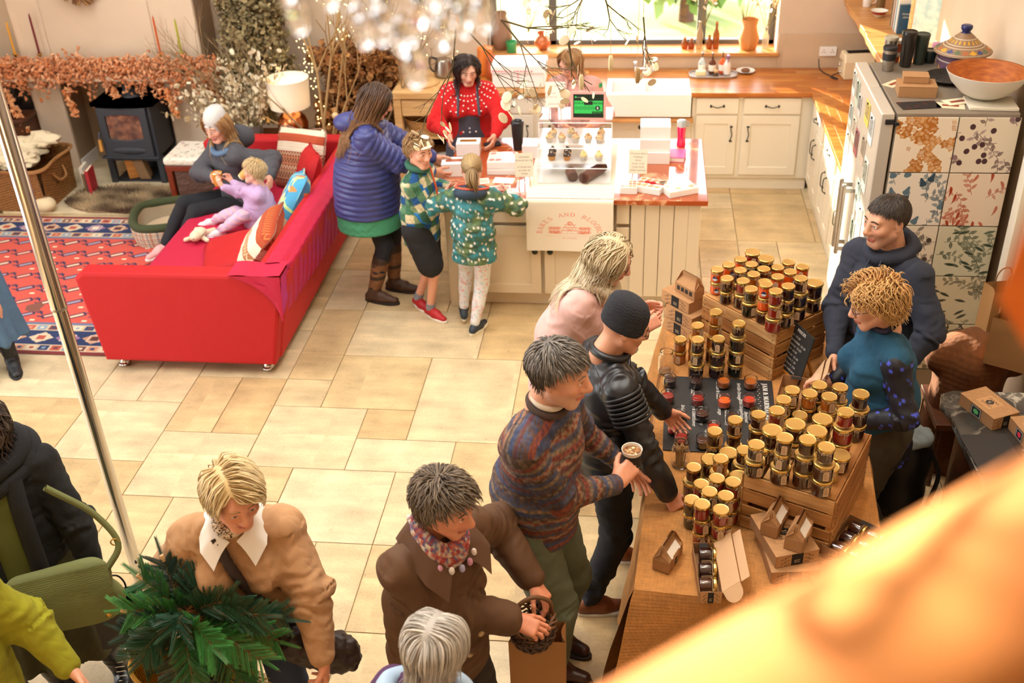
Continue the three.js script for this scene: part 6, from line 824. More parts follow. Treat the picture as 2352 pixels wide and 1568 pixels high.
pillow(0.5,0.5,0.15,velvet,'red_cushion','plain dark red cushion against the sofa back behind the toddler',[-2.62,0.66,-7.66],-0.4,-1.2,0.15);
{// toy rabbit
const t=thing('toy_rabbit','cream soft toy rabbit lying on the sofa seat','soft toy',[-3.31,0.44,-7.05]),c=mat('#e2cfae',0.98,{bumpMap:speck,bumpScale:0.003});
part(t,'body',sdf([ell(V(0,0.045,0),0.05,0.042,0.065),ell(V(0.0,0.055,0.085),0.04,0.036,0.042),cap(V(-0.03,0.03,0.04),V(-0.09,0.02,0.07),0.018,0.016),cap(V(0.03,0.03,0.04),V(0.085,0.02,0.075),0.018,0.016),cap(V(-0.03,0.03,-0.04),V(-0.07,0.02,-0.11),0.022,0.018),cap(V(0.03,0.03,-0.04),V(0.07,0.02,-0.11),0.022,0.018)],0.006),c);
for(const s of[-1,1])part(t,'ear',elli(0.014,0.008,0.055,s*0.04,0.06,0.03),c);part(t,'nose',ball(0.006,0,0.055,0.127),mat('#7a5a4a',0.6));
}
// rug
{
const T2=ctex(1200,900,(g,W,Hh)=>{const r=rng(17);g.fillStyle='#b8483a';g.fillRect(0,0,W,Hh);const band=(o,w,bg,fn)=>{g.strokeStyle=bg;g.lineWidth=w;g.strokeRect(o + w / 2,o + w / 2,W - 2*o - w,Hh - 2*o - w);const L=[[o,o + w / 2,W - 2*o,0],[o,Hh - o - w / 2,W - 2*o,0],[o + w / 2,o,Hh - 2*o,1],[W - o - w / 2,o,Hh - 2*o,1]];for(const[x,y,len,v]of L)for(let i=w*0.5;i<len;i +=w*0.95){g.save();g.translate(v?x:x + i,v?y + i:y);fn(w,floor_(i /(w*0.95)));g.restore();}};
const cs=['#d9c6a6','#2b3a63','#b2503f','#7d93a8','#6a3a35','#c98a6a'];
band(0,16,'#7a3030',()=>{});band(16,34,'#c9b394',(w,i)=>{g.fillStyle=cs[i % 6];g.fillRect(-w*0.38,-w*0.36,w*0.76,w*0.72);g.fillStyle=cs[(i + 2)% 6];g.fillRect(-w*0.16,-w*0.16,w*0.32,w*0.32);});band(50,76,'#243258',(w,i)=>{g.fillStyle=['#b78a70','#cbb596','#8d6a8a'][i % 3];g.beginPath();g.moveTo(-w*0.45,0);g.lineTo(0,-w*0.4);g.lineTo(w*0.45,0);g.lineTo(0,w*0.4);g.fill();g.fillStyle=['#5a2f2a','#b2503f','#e0d2b6'][i % 3];g.fillRect(-w*0.14,-w*0.14,w*0.28,w*0.28);g.strokeStyle='#d6c3a4';g.lineWidth=3;g.strokeRect(-w*0.22,-w*0.22,w*0.44,w*0.44);});band(126,34,'#bfa888',(w,i)=>{g.fillStyle=cs[(i + 1)% 6];g.fillRect(-w*0.36,-w*0.34,w*0.72,w*0.68);g.fillStyle=cs[(i + 4)% 6];g.fillRect(-w*0.14,-w*0.14,w*0.28,w*0.28);});band(160,12,'#5f6a88',()=>{});
g.fillStyle='#c24f40';g.fillRect(172,172,W - 344,Hh - 344);
for(let k=0;k<7;k++)for(let i=0;i<12;i++){const x=205 + i*72 +(k % 2)*30,y=205 + k*80;if(x>W - 200||y>Hh - 190)continue;g.save();g.translate(x,y);g.rotate(-0.6);g.strokeStyle=g.fillStyle='#2a2c4a';g.lineWidth=5;g.strokeRect(-22,-9,44,18);g.fillStyle=['#d9c4a2','#8c93a6','#d8a890'][(i + k)% 3];g.fillRect(-17,-5,34,10);g.beginPath();g.moveTo(22,0);g.lineTo(40,0);g.lineTo(40,24);g.moveTo(-22,0);g.lineTo(-34,-16);g.moveTo(30,8);g.lineTo(46,8);g.stroke();g.restore();if(r()>0.4){g.fillStyle='#dcc8a8';g.fillRect(x + 26,y + 26,14,9);}}
for(let i=0;i<9000;i++){g.fillStyle=`rgba(${r() > 0.5 ? 255 : 30},${r() > 0.5 ? 220 : 30},${r() > 0.5 ? 190 : 40},0.05)`;g.fillRect(r()*W,r()*Hh,3,3);}});
const t=thing('oriental_rug','red oriental rug with blue and cream medallion borders','rug',[-4.9,0.0,-7.17]);part(t,'pile',grid(40,30,(u,v)=>[lerp(-1.75,1.7,u),0.008 + 0.0025*noise(u*8,v*8,1),lerp(1.13,-1.12,v)]),mat('#ffffff',0.95,{map:T2,bumpMap:speck,bumpScale:0.002}));part(t,'backing',bx(3.44,0.006,2.24,-0.025,0.0035,0.005,0.002),mat('#7a4a3c',0.95));
}
// stove
{
const iron=mat('#33363c',0.55,{metalness:0.25,bumpMap:speck,bumpScale:0.0006}),t=thing('wood_stove','black cast iron wood stove with glass door standing in the fireplace','stove',[-4.72,0.03,-9.12]);
part(t,'firebox',bbox([-0.26,0.27,-0.3],[0.27,0.76,0.13],0.012),iron);part(t,'top_plate',extr([[-0.29,-0.32],[0.3,-0.32],[0.3,0.13],[0.15,0.17],[0,0.18],[-0.14,0.17],[-0.29,0.13]],0.024,0.006).rotateX(-PI / 2).scale(1,1,-1).translate(0,0.76,0),iron);
const s=new THREE.Shape([[-0.23,0],[0.23,0],[0.23,0.46],[-0.23,0.46]].map((q)=>new THREE.Vector2(...q))),hole=new THREE.Path();hole.moveTo(-0.17,0.17);hole.bezierCurveTo(-0.08,0.14,0.08,0.14,0.17,0.17);hole.lineTo(0.17,0.39);hole.bezierCurveTo(0.08,0.41,-0.08,0.41,-0.17,0.39);hole.lineTo(-0.17,0.17);s.holes.push(hole);
const d=part(t,'door',new THREE.ExtrudeGeometry(s,{depth:0.022,bevelEnabled:true,bevelSize:0.006,bevelThickness:0.006,bevelSegments:2}).translate(0,0.285,0.135),iron);part(d,'glass',new THREE.PlaneGeometry(0.35,0.28).translate(0,0.56,0.146),mat('#ffffff',0.12,{map:tex(256,256,(u,v)=>{const q=fbm(u*4,v*4,3,4),e=sstep(0.5,0.1,v)*(1 - 2*abs(u - 0.5));return mixc([0.24,0.19,0.17],[0.7,0.5,0.36],clamp(0.35 + q*0.9 +(noise(u*6,v*5,2)>0.1?0.12:0),0,1));}),clearcoat:1}));part(d,'air_wheel',[elli(0.17,0.035,0.012,0,0.34,0.162),elli(0.03,0.012,0.018,0,0.345,0.168)],iron);
const h=part(d,'door_handle',rod([-0.25,0.52,0.16],[-0.25,0.46,0.19],0.012),iron);part(h,'wooden_grip',rod([-0.25,0.46,0.19],[-0.25,0.35,0.2],0.014,0.016),mat('#c48a3a',0.5));
part(t,'ash_lip',bx(0.56,0.016,0.06,0,0.275,0.15,0.006),iron);for(const x of[-0.24,0.25])for(const z of[-0.26,0.09])part(t,'leg',bx(0.06,0.27,0.06,x,0.135,z,0.01),iron);part(t,'log_store_back',bx(0.5,0.25,0.02,0,0.14,-0.27),iron);part(t,'log_store_arch',[bx(0.46,0.05,0.02,0,0.245,0.1),bx(0.5,0.012,0.36,0,0.006,-0.09)],iron);
part(t,'flue',[cyl(0.075,0.075,0.24,0.02,0.78,-0.1),lathe([[0.095,0],[0.095,0.02],[0.08,0.03]],24).translate(0.02,0.784,-0.1)],iron);
for(const[x,ry,l]of[[-4.83,0.3,'split pale log leaning under the stove, left one'],[-4.72,-0.2,'darker split log standing under the stove, right one']]){const o=solo('firewood_log',[extr([[0,0],[0.1,0.01],[0.075,0.09],[0.02,0.08]],0.21,0.004)],x<-4.8?mat('#d9b27e',0.85,{map:T.pine}):mat('#8a6a4a',0.9),l,'log',[x,0.046,-9.12],ry);o.rotation.set(-1.25,ry,0.0,'YXZ');o.position.z=-9.06;o.position.y=0.05;}
}
// mantel, candles, garland, wreath
struct('mantel_shelf',boxUV(bbox([-5.98,0.97,-9.4],[-3.94,1.02,-9.13],0.008),1),M.plaster);
for(const[x,h,c,l]of[[-5.78,0.29,'#d99a2b','yellow taper candle at the far left of the mantel'],[-5.54,0.36,'#6e1420','dark red taper candle second from the left on the mantel'],[-4.37,0.33,'#c2561f','orange taper candle on the right part of the mantel'],[-4.17,0.3,'#a8a42c','olive green taper candle at the right end of the mantel']]){
const t=thing('candlestick',l + ', brass holder','candle',[x,1.02,-9.28]);
part(t,'holder',lathe([[0.0,0],[0.038,0.002],[0.04,0.008],[0.012,0.016],[0.008,0.05],[0.012,0.09],[0.007,0.12],[0.011,0.15],[0.024,0.162],[0.026,0.17],[0.013,0.172]],20),M.brass);const k=part(t,'candle',lathe([[0.0105,0.165],[0.0105,0.17],[0.0095,0.17 + h*0.9],[0.006,0.17 + h],[0,0.17 + h]],14),mat(c,0.5));part(k,'wick',rod([0,0.16 + h,0],[0.002,0.185 + h,0],0.0012),M.black);
}
const hopGeo=(()=>{const g=[];for(let i=0;i<9;i++){const a=i*2.4,y=i / 9;g.push(elli(0.011*(1 - y*0.6),0.013,0.005,0,0,0.012*(1 - y),6,5).rotateX(-0.3).rotateY(a).translate(0,-0.018 + y*0.036,0));}return mg(g);})();
{
const t=thing('hop_garland','thick garland of dried orange hops along the mantel with trailing ends','garland',[-4.95,1.0,-9.22]),r=rng(41),L=[],hm=mat('#ffffff',0.85,{}),vine=[];
for(let i=0;i<3600;i++){const u=r(),x=lerp(-1.08,1.15,u),strand=floor_(u*24),drop=r()*r()*(0.2 + 0.12*sin(strand*2.7)+ 0.1*noise(u*9,3,1)),lift=r()>0.8?r()*0.12*(0.5 + noise(u*7,1,1)):0;const a=r()*6.28,q=0.075*sqrt(r());const c=mixc(lin('#cf7a42'),lin('#e9b488'),r()),m=mixc(c,lin('#9a5226'),r()*0.5);L.push({p:V(x,0.1 + q*sin(a)*1.3 - drop + lift,0.045 + q*cos(a)+ 0.03*r()),q:rq(r),s:0.6 + r()*0.5,c:m});}
for(const[x,n,dx]of[[-1.02,34,-0.06],[-0.95,60,0.1],[-0.35,46,0.03],[0.12,34,0.05],[0.62,40,0.06],[1.05,40,0.22]])for(let i=0;i<n;i++){const k=i / n;L.push({p:V(x + dx*k +(r()- 0.5)*0.05,-0.1 - k*(x<-0.9?0.42:0.28)+(r()- 0.5)*0.03,0.07 +(r()- 0.5)*0.05),q:rq(r),s:0.9 + r()*0.5,c:mixc(lin('#c9743c'),lin('#e3ab78'),r())});}
instanced(t,'hop_cones',hopGeo,hm,L);for(let i=0;i<12;i++){const x=-1.1 + i*0.19;vine.push(tube([[x,0.1,0.02],[x + 0.1,0.02,0.1],[x + 0.2,0.06 + 0.08*noise(i,1,1),0.06],[x + 0.3,0.0,0.08]],0.003,14,5));}part(t,'vine',vine,mat('#8a5a34',0.9));
}
{
const t=thing('dried_grass_wreath','round twig wreath with dried grasses hung above the mantel','wreath',[-4.99,1.92,-9.33]),r=rng(52),g=[];for(let k=0;k<12;k++){const p=[];for(let i=0;i<=24;i++){const a=i / 24*2*PI,R=0.24 + 0.018*sin(a*3 + k*2)+(r()- 0.5)*0.012;p.push([R*cos(a),R*sin(a),(r()- 0.5)*0.03]);}g.push(tube(p,0.004,60,5,true));}part(t,'twigs',g,mat('#a07a4e',0.9));
const L=[];for(let i=0;i<260;i++){const a=PI*(1.02 + r()*0.6),R=0.24 +(r()- 0.5)*0.1;L.push({p:V(R*cos(a),R*sin(a)- r()*0.02,0.03 + r()*0.05),q:new THREE.Quaternion().setFromEuler(new THREE.Euler((r()- 0.5)*0.8,(r()- 0.5),a + 1.9 +(r()- 0.5)*0.9)),s:0.7 + r()*0.8,c:mixc(lin('#b08a55'),lin('#7a4f34'),r())});}instanced(t,'grass_heads',elli(0.008,0.05,0.006,0,0.04,0,6,6),mat('#ffffff',0.9),L);
}
// hearth things
{
const t=thing('wicker_hamper','large wicker log hamper heaped with cream canvas sacks','basket',[-5.8,0.03,-8.62]),wk=mat('#a97a45',0.75,{vertexColors:true});
const W=0.5,D=0.28,Hh=0.4,wall=(ax,s,len,off)=>tint(grid(floor_(len / 0.012),66,(u,v)=>{const a=lerp(-len / 2,len / 2,u),y=v*Hh,ch=0.006*sin(a / 0.04*PI)*sin(y / 0.012*PI)+ 0.003*sin(y / 0.006*PI),o=off + ch + 0.03*v;return ax?[s*o,y,a]:[a,y,s*o];}),(x,y,z)=>vary([0.7,0.62,0.5],x,y,z,60,0.5));
for(const s of[-1,1]){part(t,'woven_side',wall(0,s,W*2,D),wk);part(t,'woven_end',wall(1,s,D*2,W),wk);}part(t,'floor_panel',bx(W*2,0.01,D*2,0,0.01,0),M.brown);
const rim=[];for(let k=0;k<3;k++)rim.push(tube([[-W - 0.03,Hh,-D - 0.03],[0,Hh + 0.004,-D - 0.035],[W + 0.03,Hh,-D - 0.03],[W + 0.035,Hh,0],[W + 0.03,Hh,D + 0.03],[0,Hh,D + 0.035],[-W - 0.03,Hh,D + 0.03],[-W - 0.035,Hh,0]].map((q,i)=>[q[0]+ 0.008*cos(k*2 + i),q[1]+ 0.008*sin(k*2 + i*2),q[2]]),0.011,80,6,true));part(t,'rim',rim,mat('#9a6a38',0.7));part(t,'handle',tube([[W + 0.02,0.3,-0.1],[W + 0.06,0.22,-0.06],[W + 0.06,0.22,0.06],[W + 0.02,0.3,0.1]],0.012,20,7),mat('#9a6a38',0.7));part(t,'corner_binding',elli(0.1,0.07,0.08,W - 0.02,0.07,D - 0.01),mat('#d8c49c',0.95));
const sk=mat('#d9caa8',0.95,{bumpMap:weave,bumpScale:0.002});
[[-0.25,0.42,0.02,0.34,0.1,0.24,'cream canvas sack heaped at the left of the hamper'],[0.1,0.45,-0.1,0.3,0.12,0.17,'folded pale canvas sack at the back of the hamper'],[0.22,0.44,0.12,0.24,0.09,0.18,'crumpled canvas sack at the front of the hamper'],[0.36,0.52,-0.16,0.17,0.08,0.11,'rolled canvas bundle topmost on the hamper']].forEach(([x,y,z,a,b,c,l],i)=>{const g=elli(a,b,c,0,0,0,48,34),p=g.attributes.position;for(let k=0;k<p.count;k++){const X=p.getX(k),Y=p.getY(k),Z=p.getZ(k),q=1 + 0.45*fbm(X*8 + i,Y*11,Z*8,3)- 0.4*abs(noise(X*9,Y*14,Z*9 + i));p.setXYZ(k,X*q,Y*q,Z*q);}g.computeVertexNormals();solo('canvas_sack',g,sk,l,'sack',[-5.8 + x,0.03 + y,-8.62 + z]);});
const m=thing('television','dark flat television in the alcove left of the chimney breast','television',[-6.1,0.62,-9.35]);part(m,'screen',bx(0.62,0.42,0.03,0,0.22,0,0.006),mat('#141216',0.2));const ch=thing('wooden_chest','dark wooden chest in the alcove left of the chimney breast','chest',[-6.12,0,-9.35]);part(ch,'carcass',bx(0.66,0.58,0.5,0,0.29,0,0.008),M.brown);part(ch,'lid',bx(0.7,0.035,0.54,0,0.6,0,0.008),M.brown);
}
[[-5.2,0.0,'#d9d2c4','white spined book standing at the front of the hearth stack',0.24],[-5.165,0.02,'#8a6a3a','mottled brown book second in the hearth stack',0.2],[-5.13,0.03,'#3a3a3e','dark book third in the hearth stack',0.21],[-5.095,0.05,'#a81f26','red spined book at the right end of the hearth stack',0.25]].forEach(([x,z,c,l,h])=>{const t=thing('book',l,'book',[x + 0.04,0.031,-8.86 + z*2],0.15);part(t,'cover',[bx(0.003,h,0.17,-0.014,h / 2,0,0.001),bx(0.003,h,0.17,0.014,h / 2,0,0.001),bx(0.031,h,0.003,0,h / 2,0.085,0.001)],mat(c,0.6));part(t,'pages',bx(0.025,h - 0.008,0.16,0,h / 2,-0.002,0.001),mat('#e3d6b8',0.9));});
{// hide rug with fur
const t=thing('hide_rug','brown and cream shaggy animal hide on the hearth before the stove','rug',[-4.66,0.031,-8.62]),r=rng(61),out=[];for(let i=0;i<40;i++){const a=i / 40*2*PI,q=1 + 0.14*noise(cos(a)*2,sin(a)*2,4)+ 0.05*sin(a*5);out.push([0.56*q*cos(a),0.3*q*sin(a)]);}
part(t,'hide',extr(out,0.008,0.003).rotateX(-PI / 2),mat('#8a6f52',0.95));const L=[];for(let i=0;i<7000;i++){const a=r()*6.283,q=sqrt(r())*(1 + 0.14*noise(cos(a)*2,sin(a)*2,4)),x=0.56*q*cos(a),z=0.3*q*sin(a),k=clamp(0.5 + 1.4*noise(x*4,z*6,2),0,1);L.push({p:V(x,0.01,-z),q:new THREE.Quaternion().setFromEuler(new THREE.Euler((r()- 0.2)*1.2,r()*6.28,(r()- 0.5)*1.6)),s:0.7 + r()*0.7,c:mixc(lin('#5e4430'),lin('#cdb48c'),k)});}instanced(t,'fur',new THREE.ConeGeometry(0.004,0.045,4).translate(0,0.02,0),mat('#ffffff',0.9),L);
}
{// ottoman
const t=thing('upholstered_stool','wooden box stool with pale floral cushioned top beside the stove','stool',[-3.93,0,-8.7]),w=mat('#9a4f22',0.4,{map:T.oak});t.scale.set(1,1,0.82);
for(const x of[-1,1])for(const z of[-1,1])part(t,'leg',bx(0.05,0.42,0.05,x*0.22,0.21,z*0.23,0.005),w);part(t,'frame',[bx(0.5,0.05,0.52,0,0.395,0,0.006),bx(0.44,0.05,0.46,0,0.06,0,0.006)],w);for(const[ry,x,z]of[[0,0,0.225],[PI / 2,-0.215,0],[PI / 2,0.215,0]])part(t,'carved_panel',mv(rot(bx(0.36,0.28,0.012,0,0,0),0,ry,0),x,0.23,z),mat('#5a3a2c',0.6,{bumpMap:blotch,bumpScale:0.01}));
part(t,'cushion_top',bx(0.52,0.075,0.54,0,0.458,0,0.03),mat('#ffffff',0.9,{map:rep(ctex(256,256,(g)=>{const r=rng(5);g.fillStyle='#e3d8c6';g.fillRect(0,0,256,256);for(let i=0;i<60;i++){g.fillStyle=['#c9b3a8','#b9c0ae','#d0a79a','#a9a48c'][i % 4];g.beginPath();g.ellipse(r()*256,r()*256,12*r()+ 4,7*r()+ 3,r()*6,0,7);g.fill();}}),1,1)}));
}
{// dog bed
const t=thing('dog_bed','tartan dog bed with dark green rim beside the sofa','dog bed',[-4.0,0.012,-8.02],0.35),tt=ctex(256,256,(g)=>{g.fillStyle='#c9bda6';g.fillRect(0,0,256,256);for(let i=0;i<4;i++){g.fillStyle='rgba(150,90,60,0.5)';g.fillRect(i*64,0,16,256);g.fillRect(0,i*64,256,16);g.fillStyle='rgba(60,70,80,0.5)';g.fillRect(i*64 + 30,0,8,256);g.fillRect(0,i*64 + 30,256,8);}});tt.wrapS=tt.wrapT=THREE.RepeatWrapping;t.scale.setScalar(0.85);
const side=(r0,r1,h)=>grid(60,8,(u,v)=>{const a=u*2*PI,sx=Math.sign(cos(a))*Math.pow(abs(cos(a)),0.6),sz=Math.sign(sin(a))*Math.pow(abs(sin(a)),0.6),o=lerp(r0,r1,v)+ 0.03*sin(v*PI);return[0.36*sx*(1 + o),v*h,0.34*sz*(1 + o)];});
part(t,'side_wall',side(0.0,0.06,0.2),mat('#ffffff',0.95,{map:rep(tt,6,1)}));part(t,'inner_wall',side(-0.22,-0.12,0.2),mat('#c9b391',0.98,{bumpMap:speck,bumpScale:0.01}));part(t,'rim',tube([0,1,2,3,4,5,6,7].map((i)=>{const a=i*PI / 4,sx=Math.sign(cos(a))*Math.pow(abs(cos(a)),0.6),sz=Math.sign(sin(a))*Math.pow(abs(sin(a)),0.6);return[0.36*0.98*sx,0.2,0.34*0.98*sz];}),0.045,60,8,true),mat('#3c4326',0.95));part(t,'pad',elli(0.3,0.05,0.28,0,0.05,0),mat('#cdb593',0.98,{bumpMap:speck,bumpScale:0.01}));
}
{// console table, lamp, pail
const t=thing('console_table','low wooden console table behind the sofa under the dried flowers','table',[-3.2,0,-9.05]);part(t,'table_top',bx(1.3,0.03,0.5,0,0.46,0),M.brown);for(const x of[-0.6,0.6])for(const z of[-0.2,0.2])part(t,'leg',bx(0.05,0.445,0.05,x,0.2225,z),M.brown);
const l=thing('table_lamp','copper ball table lamp with white drum shade behind the sofa','lamp',[-3.14,0.476,-9.05]);part(l,'base',lathe([[0,0],[0.07,0.002],[0.1,0.03],[0.135,0.09],[0.14,0.14],[0.12,0.2],[0.075,0.245],[0.04,0.262],[0.036,0.29],[0.045,0.3]],36),mat('#c0764a',0.22,{metalness:1}));part(l,'shade',[lathe([[0.178,0.3],[0.198,0.56]],40),lathe([[0.18,0.3],[0.172,0.302],[0.192,0.558],[0.198,0.56]],40)],mat('#f2ece0',0.9,{transmission:0.35,thickness:0}));part(l,'bulb',ball(0.035,0,0.4,0),mat('#fff2d8',0.5,{emissive:'#ffdca0',emissiveIntensity:0.5}));const pl=new THREE.PointLight(new THREE.Color(1,0.75,0.45),0.25);pl.position.set(0,0.4,0);l.add(pl);
const b=thing('galvanised_pail','small grey metal pail holding dried honesty stems','pail',[-3.49,0.476,-8.95]);part(b,'bucket',lathe([[0,0.002],[0.075,0.002],[0.1,0.17],[0.104,0.174],[0.098,0.17],[0.073,0.006]],28),mat('#aeb4b4',0.35,{metalness:0.8}));
}
function branching(r,p,d,len,rad,depth,out,tips,spread=0.7){const q=p.clone().addScaledVector(d,len);out.push(rod(p,q,rad,rad*0.72,5));if(depth===0){tips.push(q);return;}const n=2 +(r()>0.6?1:0);for(let i=0;i<n;i++){const e=d.clone().add(V((r()- 0.5)*spread*2,(r()- 0.4)*spread*1.6,(r()- 0.5)*spread*1.4)).normalize();branching(r,q,e,len*(0.62 + r()*0.3),rad*0.68,depth - 1,out,tips,spread);}}
{
const r=rng(71),scrap=grid(2,3,(u,v)=>[(u - 0.5)*0.024*sin(v*PI*0.8 + 0.4),v*0.05,0.012*sin(v*4)*(u - 0.5)*4]);
{const t=thing('dried_flower_bunch','tall mass of grey-green dried flowers and seedheads left of the branches','dried flowers',[-3.5,0.48,-9.42]),L=[],st=[];for(let i=0;i<3600;i++){const y=0.35 + r()*1.2,w=0.36 + 0.06*sin(y*5),a=r()*6.28,q=sqrt(r());const k=noise(y*3,a,2);L.push({p:V(q*w*cos(a)+ 0.08*(y - 0.8),y,q*0.22*sin(a)+ 0.05),q:rq(r),s:0.6 + r()*1.1,c:mixc(mixc(lin('#857a54'),lin('#bba678'),r()),lin('#453c2a'),max(0,k)+(r()>0.85?0.5:0))});}instanced(t,'dried_heads',scrap.clone().scale(0.75,0.75,0.75),mat('#ffffff',0.95),L);for(let i=0;i<90;i++)st.push(rod([(r()- 0.5)*0.15,0,(r()- 0.5)*0.15],[(r()- 0.5)*0.7,1 + r()*0.6,(r()- 0.5)*0.3],0.004,0.002,5));part(t,'stems',st,mat('#7a6744',0.9));}
{const t=thing('honesty_bunch','spray of dried honesty with cream papery seed discs right of the mantel','dried flowers',[-3.49,0.5,-8.95]),L=[],st=[];for(let i=0;i<120;i++){const a=lerp(-1.3,0.6,r()),e=0.5 + r()*0.5,p0=V(0,0,0),d=V(sin(a)*0.75,cos(a)*0.9,(r()- 0.5)*0.5 - 0.1).normalize(),len=0.35 + r()*0.5,p1=d.clone().multiplyScalar(len);st.push(rod(p0,p1,0.003,0.0015,5));for(let k=0;k<9;k++){const f=0.4 + 0.6*r();L.push({p:p1.clone().multiplyScalar(f).add(V((r()- 0.5)*0.07,(r()- 0.5)*0.07,(r()- 0.5)*0.07)),q:rq(r),s:0.6 + r()*0.8,c:mixc(lin('#efe2c2'),lin('#b99862'),r()*r())});}}instanced(t,'seed_discs',elli(0.018,0.022,0.0015,0,0,0,10,6),mat('#ffffff',0.6),L);part(t,'stems',st,mat('#8a7148',0.9));}
{const t=thing('bracken_bundle','brown bundle of dried bracken and hydrangea heads beside the puffer jacket','dried flowers',[-2.58,0.0,-9.4]),L=[];for(let i=0;i<3400;i++){const y=0.35 + r()*0.85,a=r()*6.28,q=sqrt(r()),w=0.38 + 0.08*sin(y*9 + a);L.push({p:V(q*w*cos(a),y,q*0.25*sin(a)),q:rq(r),s:0.6 + r()*1.2,c:mixc(mixc(lin('#8a5428'),lin('#c08a50'),r()),lin('#4a2c16'),r()>0.75?0.6:0)});}instanced(t,'dried_fronds',scrap,mat('#ffffff',0.95),L);const h=[];for(const[x,y,z]of[[0.2,1.18,0.15],[-0.08,1.1,0.2],[0.02,1.3,0.0]])for(let i=0;i<300;i++){const d=V(r()- 0.5,r()- 0.5,r()- 0.5).normalize().multiplyScalar(0.09);h.push({p:V(x,y,z).add(d),q:rq(r),s:0.5,c:mixc(lin('#c98f4c'),lin('#8f5526'),r())});}instanced(t,'hydrangea_heads',scrap,mat('#ffffff',0.9),h);const st=[];for(let i=0;i<60;i++)st.push(rod([(r()- 0.5)*0.2,0,(r()- 0.5)*0.2],[(r()- 0.5)*0.8,0.7 + r()*0.5,(r()- 0.5)*0.35],0.004,0.002,5));part(t,'stems',st,mat('#7a5a38',0.9));}
const lights=(t,tips,n)=>{const b=[];for(let i=0;i<n;i++){const p=tips[floor_(r()*tips.length)].clone().add(V((r()- 0.5)*0.08,(r()- 0.5)*0.1,(r()- 0.5)*0.06));b.push(ball(0.0055,p.x,p.y,p.z,6,5));}part(t,'fairy_light_bulbs',b,mat('#ffe9b8',0.4,{emissive:'#ffcf7a',emissiveIntensity:5}));};
{const t=thing('lit_birch_branch','pale upright birch branch twined with warm fairy lights behind the sofa','branch',[-2.72,0,-8.72]),g=[],tips=[];branching(r,V(0.03,0,0),V(-0.08,1,0.02).normalize(),0.72,0.02,4,g,tips,0.45);branching(r,V(-0.05,0,0.05),V(0.16,1,0).normalize(),0.6,0.016,4,g,tips,0.5);part(t,'limbs',g,mat('#b08f5c',0.75));const T3=tips.slice();for(let i=0;i<90;i++){const y=0.2 + r()*1.4;T3.push(V(0.03 - 0.1*y + 0.03*sin(y*30),y,0.03*cos(y*30)));}lights(t,T3,150);}
for(const[x,y,z,dx,dy,l,len]of[[-3.0,0.9,-9.0,-0.8,0.5,'twiggy bare branch reaching left above the lamp',0.42],[-2.9,0.9,-8.9,-0.55,0.75,'bare forked branch above the white lamp shade',0.36],[-2.3,1.0,-9.2,0.5,0.9,'bare branch with tiny lights right of the chandelier drops',0.36],[-3.1,0.42,-8.6,-0.4,0.3,'thin bare twig drooping over the sofa by the seated woman',0.24]]){const t=thing('bare_branch',l,'branch',[x,y,z]),g=[],tips=[];branching(r,V(0,len>0.3?-0.42:0,0),V(dx,dy,0.1).normalize(),len,0.011,len>0.3?5:3,g,tips,0.6);part(t,'twigs',g,mat('#8f7550',0.85));if(x>-2.5)lights(t,tips,60);}
for(const[x,y,z,c,l]of[[-2.6,0.85,-8.6,'#d8b98a','pale round bauble hanging by the puffer jacket hood'],[-3.34,1.06,-8.85,'#e9dcc0','cream seed pod hanging left of the lamp shade'],[-3.24,0.8,-8.7,'#c98f3c','golden dried flower hanging before the lamp shade'],[-2.92,0.62,-8.62,'#d2a04a','golden dried flower right of the copper lamp']]){const t=thing('hanging_ornament',l,'ornament',[x,y,z]);if(c==='#d8b98a')part(t,'bauble',ball(0.03),mat(c,0.3));else part(t,'petals',[0,1,2,3,4].map((i)=>elli(0.008,0.03,0.004,0,-0.025,0.01,8,6).rotateX(0.5).rotateY(i*1.26)),mat(c,0.6));part(t,'thread',rod([0,0,0],[0,0.25,0],0.0008),M.twine);}
}

// ---------- island goods ----------
const IY=0.9005;
const paperT=(lines,bg='#e6d9c0',ink='#4a4038')=>mat('#ffffff',0.85,{map:ctex(192,240,(g)=>{g.fillStyle=bg;g.fillRect(0,0,192,240);g.fillStyle=ink;g.textAlign='center';lines.forEach((s,i)=>{g.font='italic 23px serif';g.fillText(s,96,44 + i*34);});})});
function easelSign(label,p,ry,w,h,m){const t=thing('easel_sign',label,'sign',p,ry);part(t,'card',bx(w,h,0.004,0,0,0,0.001).rotateX(-0.2).translate(0,h / 2 + 0.07,0),m.length?m[0]:m);const pl=new THREE.PlaneGeometry(w*0.98,h*0.98).translate(0,0,0.0026).rotateX(-0.2).translate(0,h / 2 + 0.07,0);part(t,'printed_face',pl,m);for(const s of[-1,1])part(t,'easel_leg',rod([s*w*0.32,0,0.028],[s*w*0.18,h*0.8 + 0.05,-0.03],0.0035,0.0035,6),mat('#c9a25a',0.6));part(t,'easel_back_leg',rod([0,0,-0.09],[0,h*0.7 + 0.05,-0.03],0.0035,0.0035,6),mat('#c9a25a',0.6));return t;}
easelSign('handwritten price card on a little easel left of the cake display',[-0.81,IY,-7.06],0.1,0.13,0.17,paperT(['Christmas','Brownie Box 12g','','£7.50 per box','or order by','Friday']));
easelSign('handwritten mince pie price card on a little easel right of the banner',[-0.01,IY,-7.14],-0.05,0.13,0.17,paperT(['Christmas Mince','Puddings','Boxes','Small  £3.50','Large £6.00','while available']));
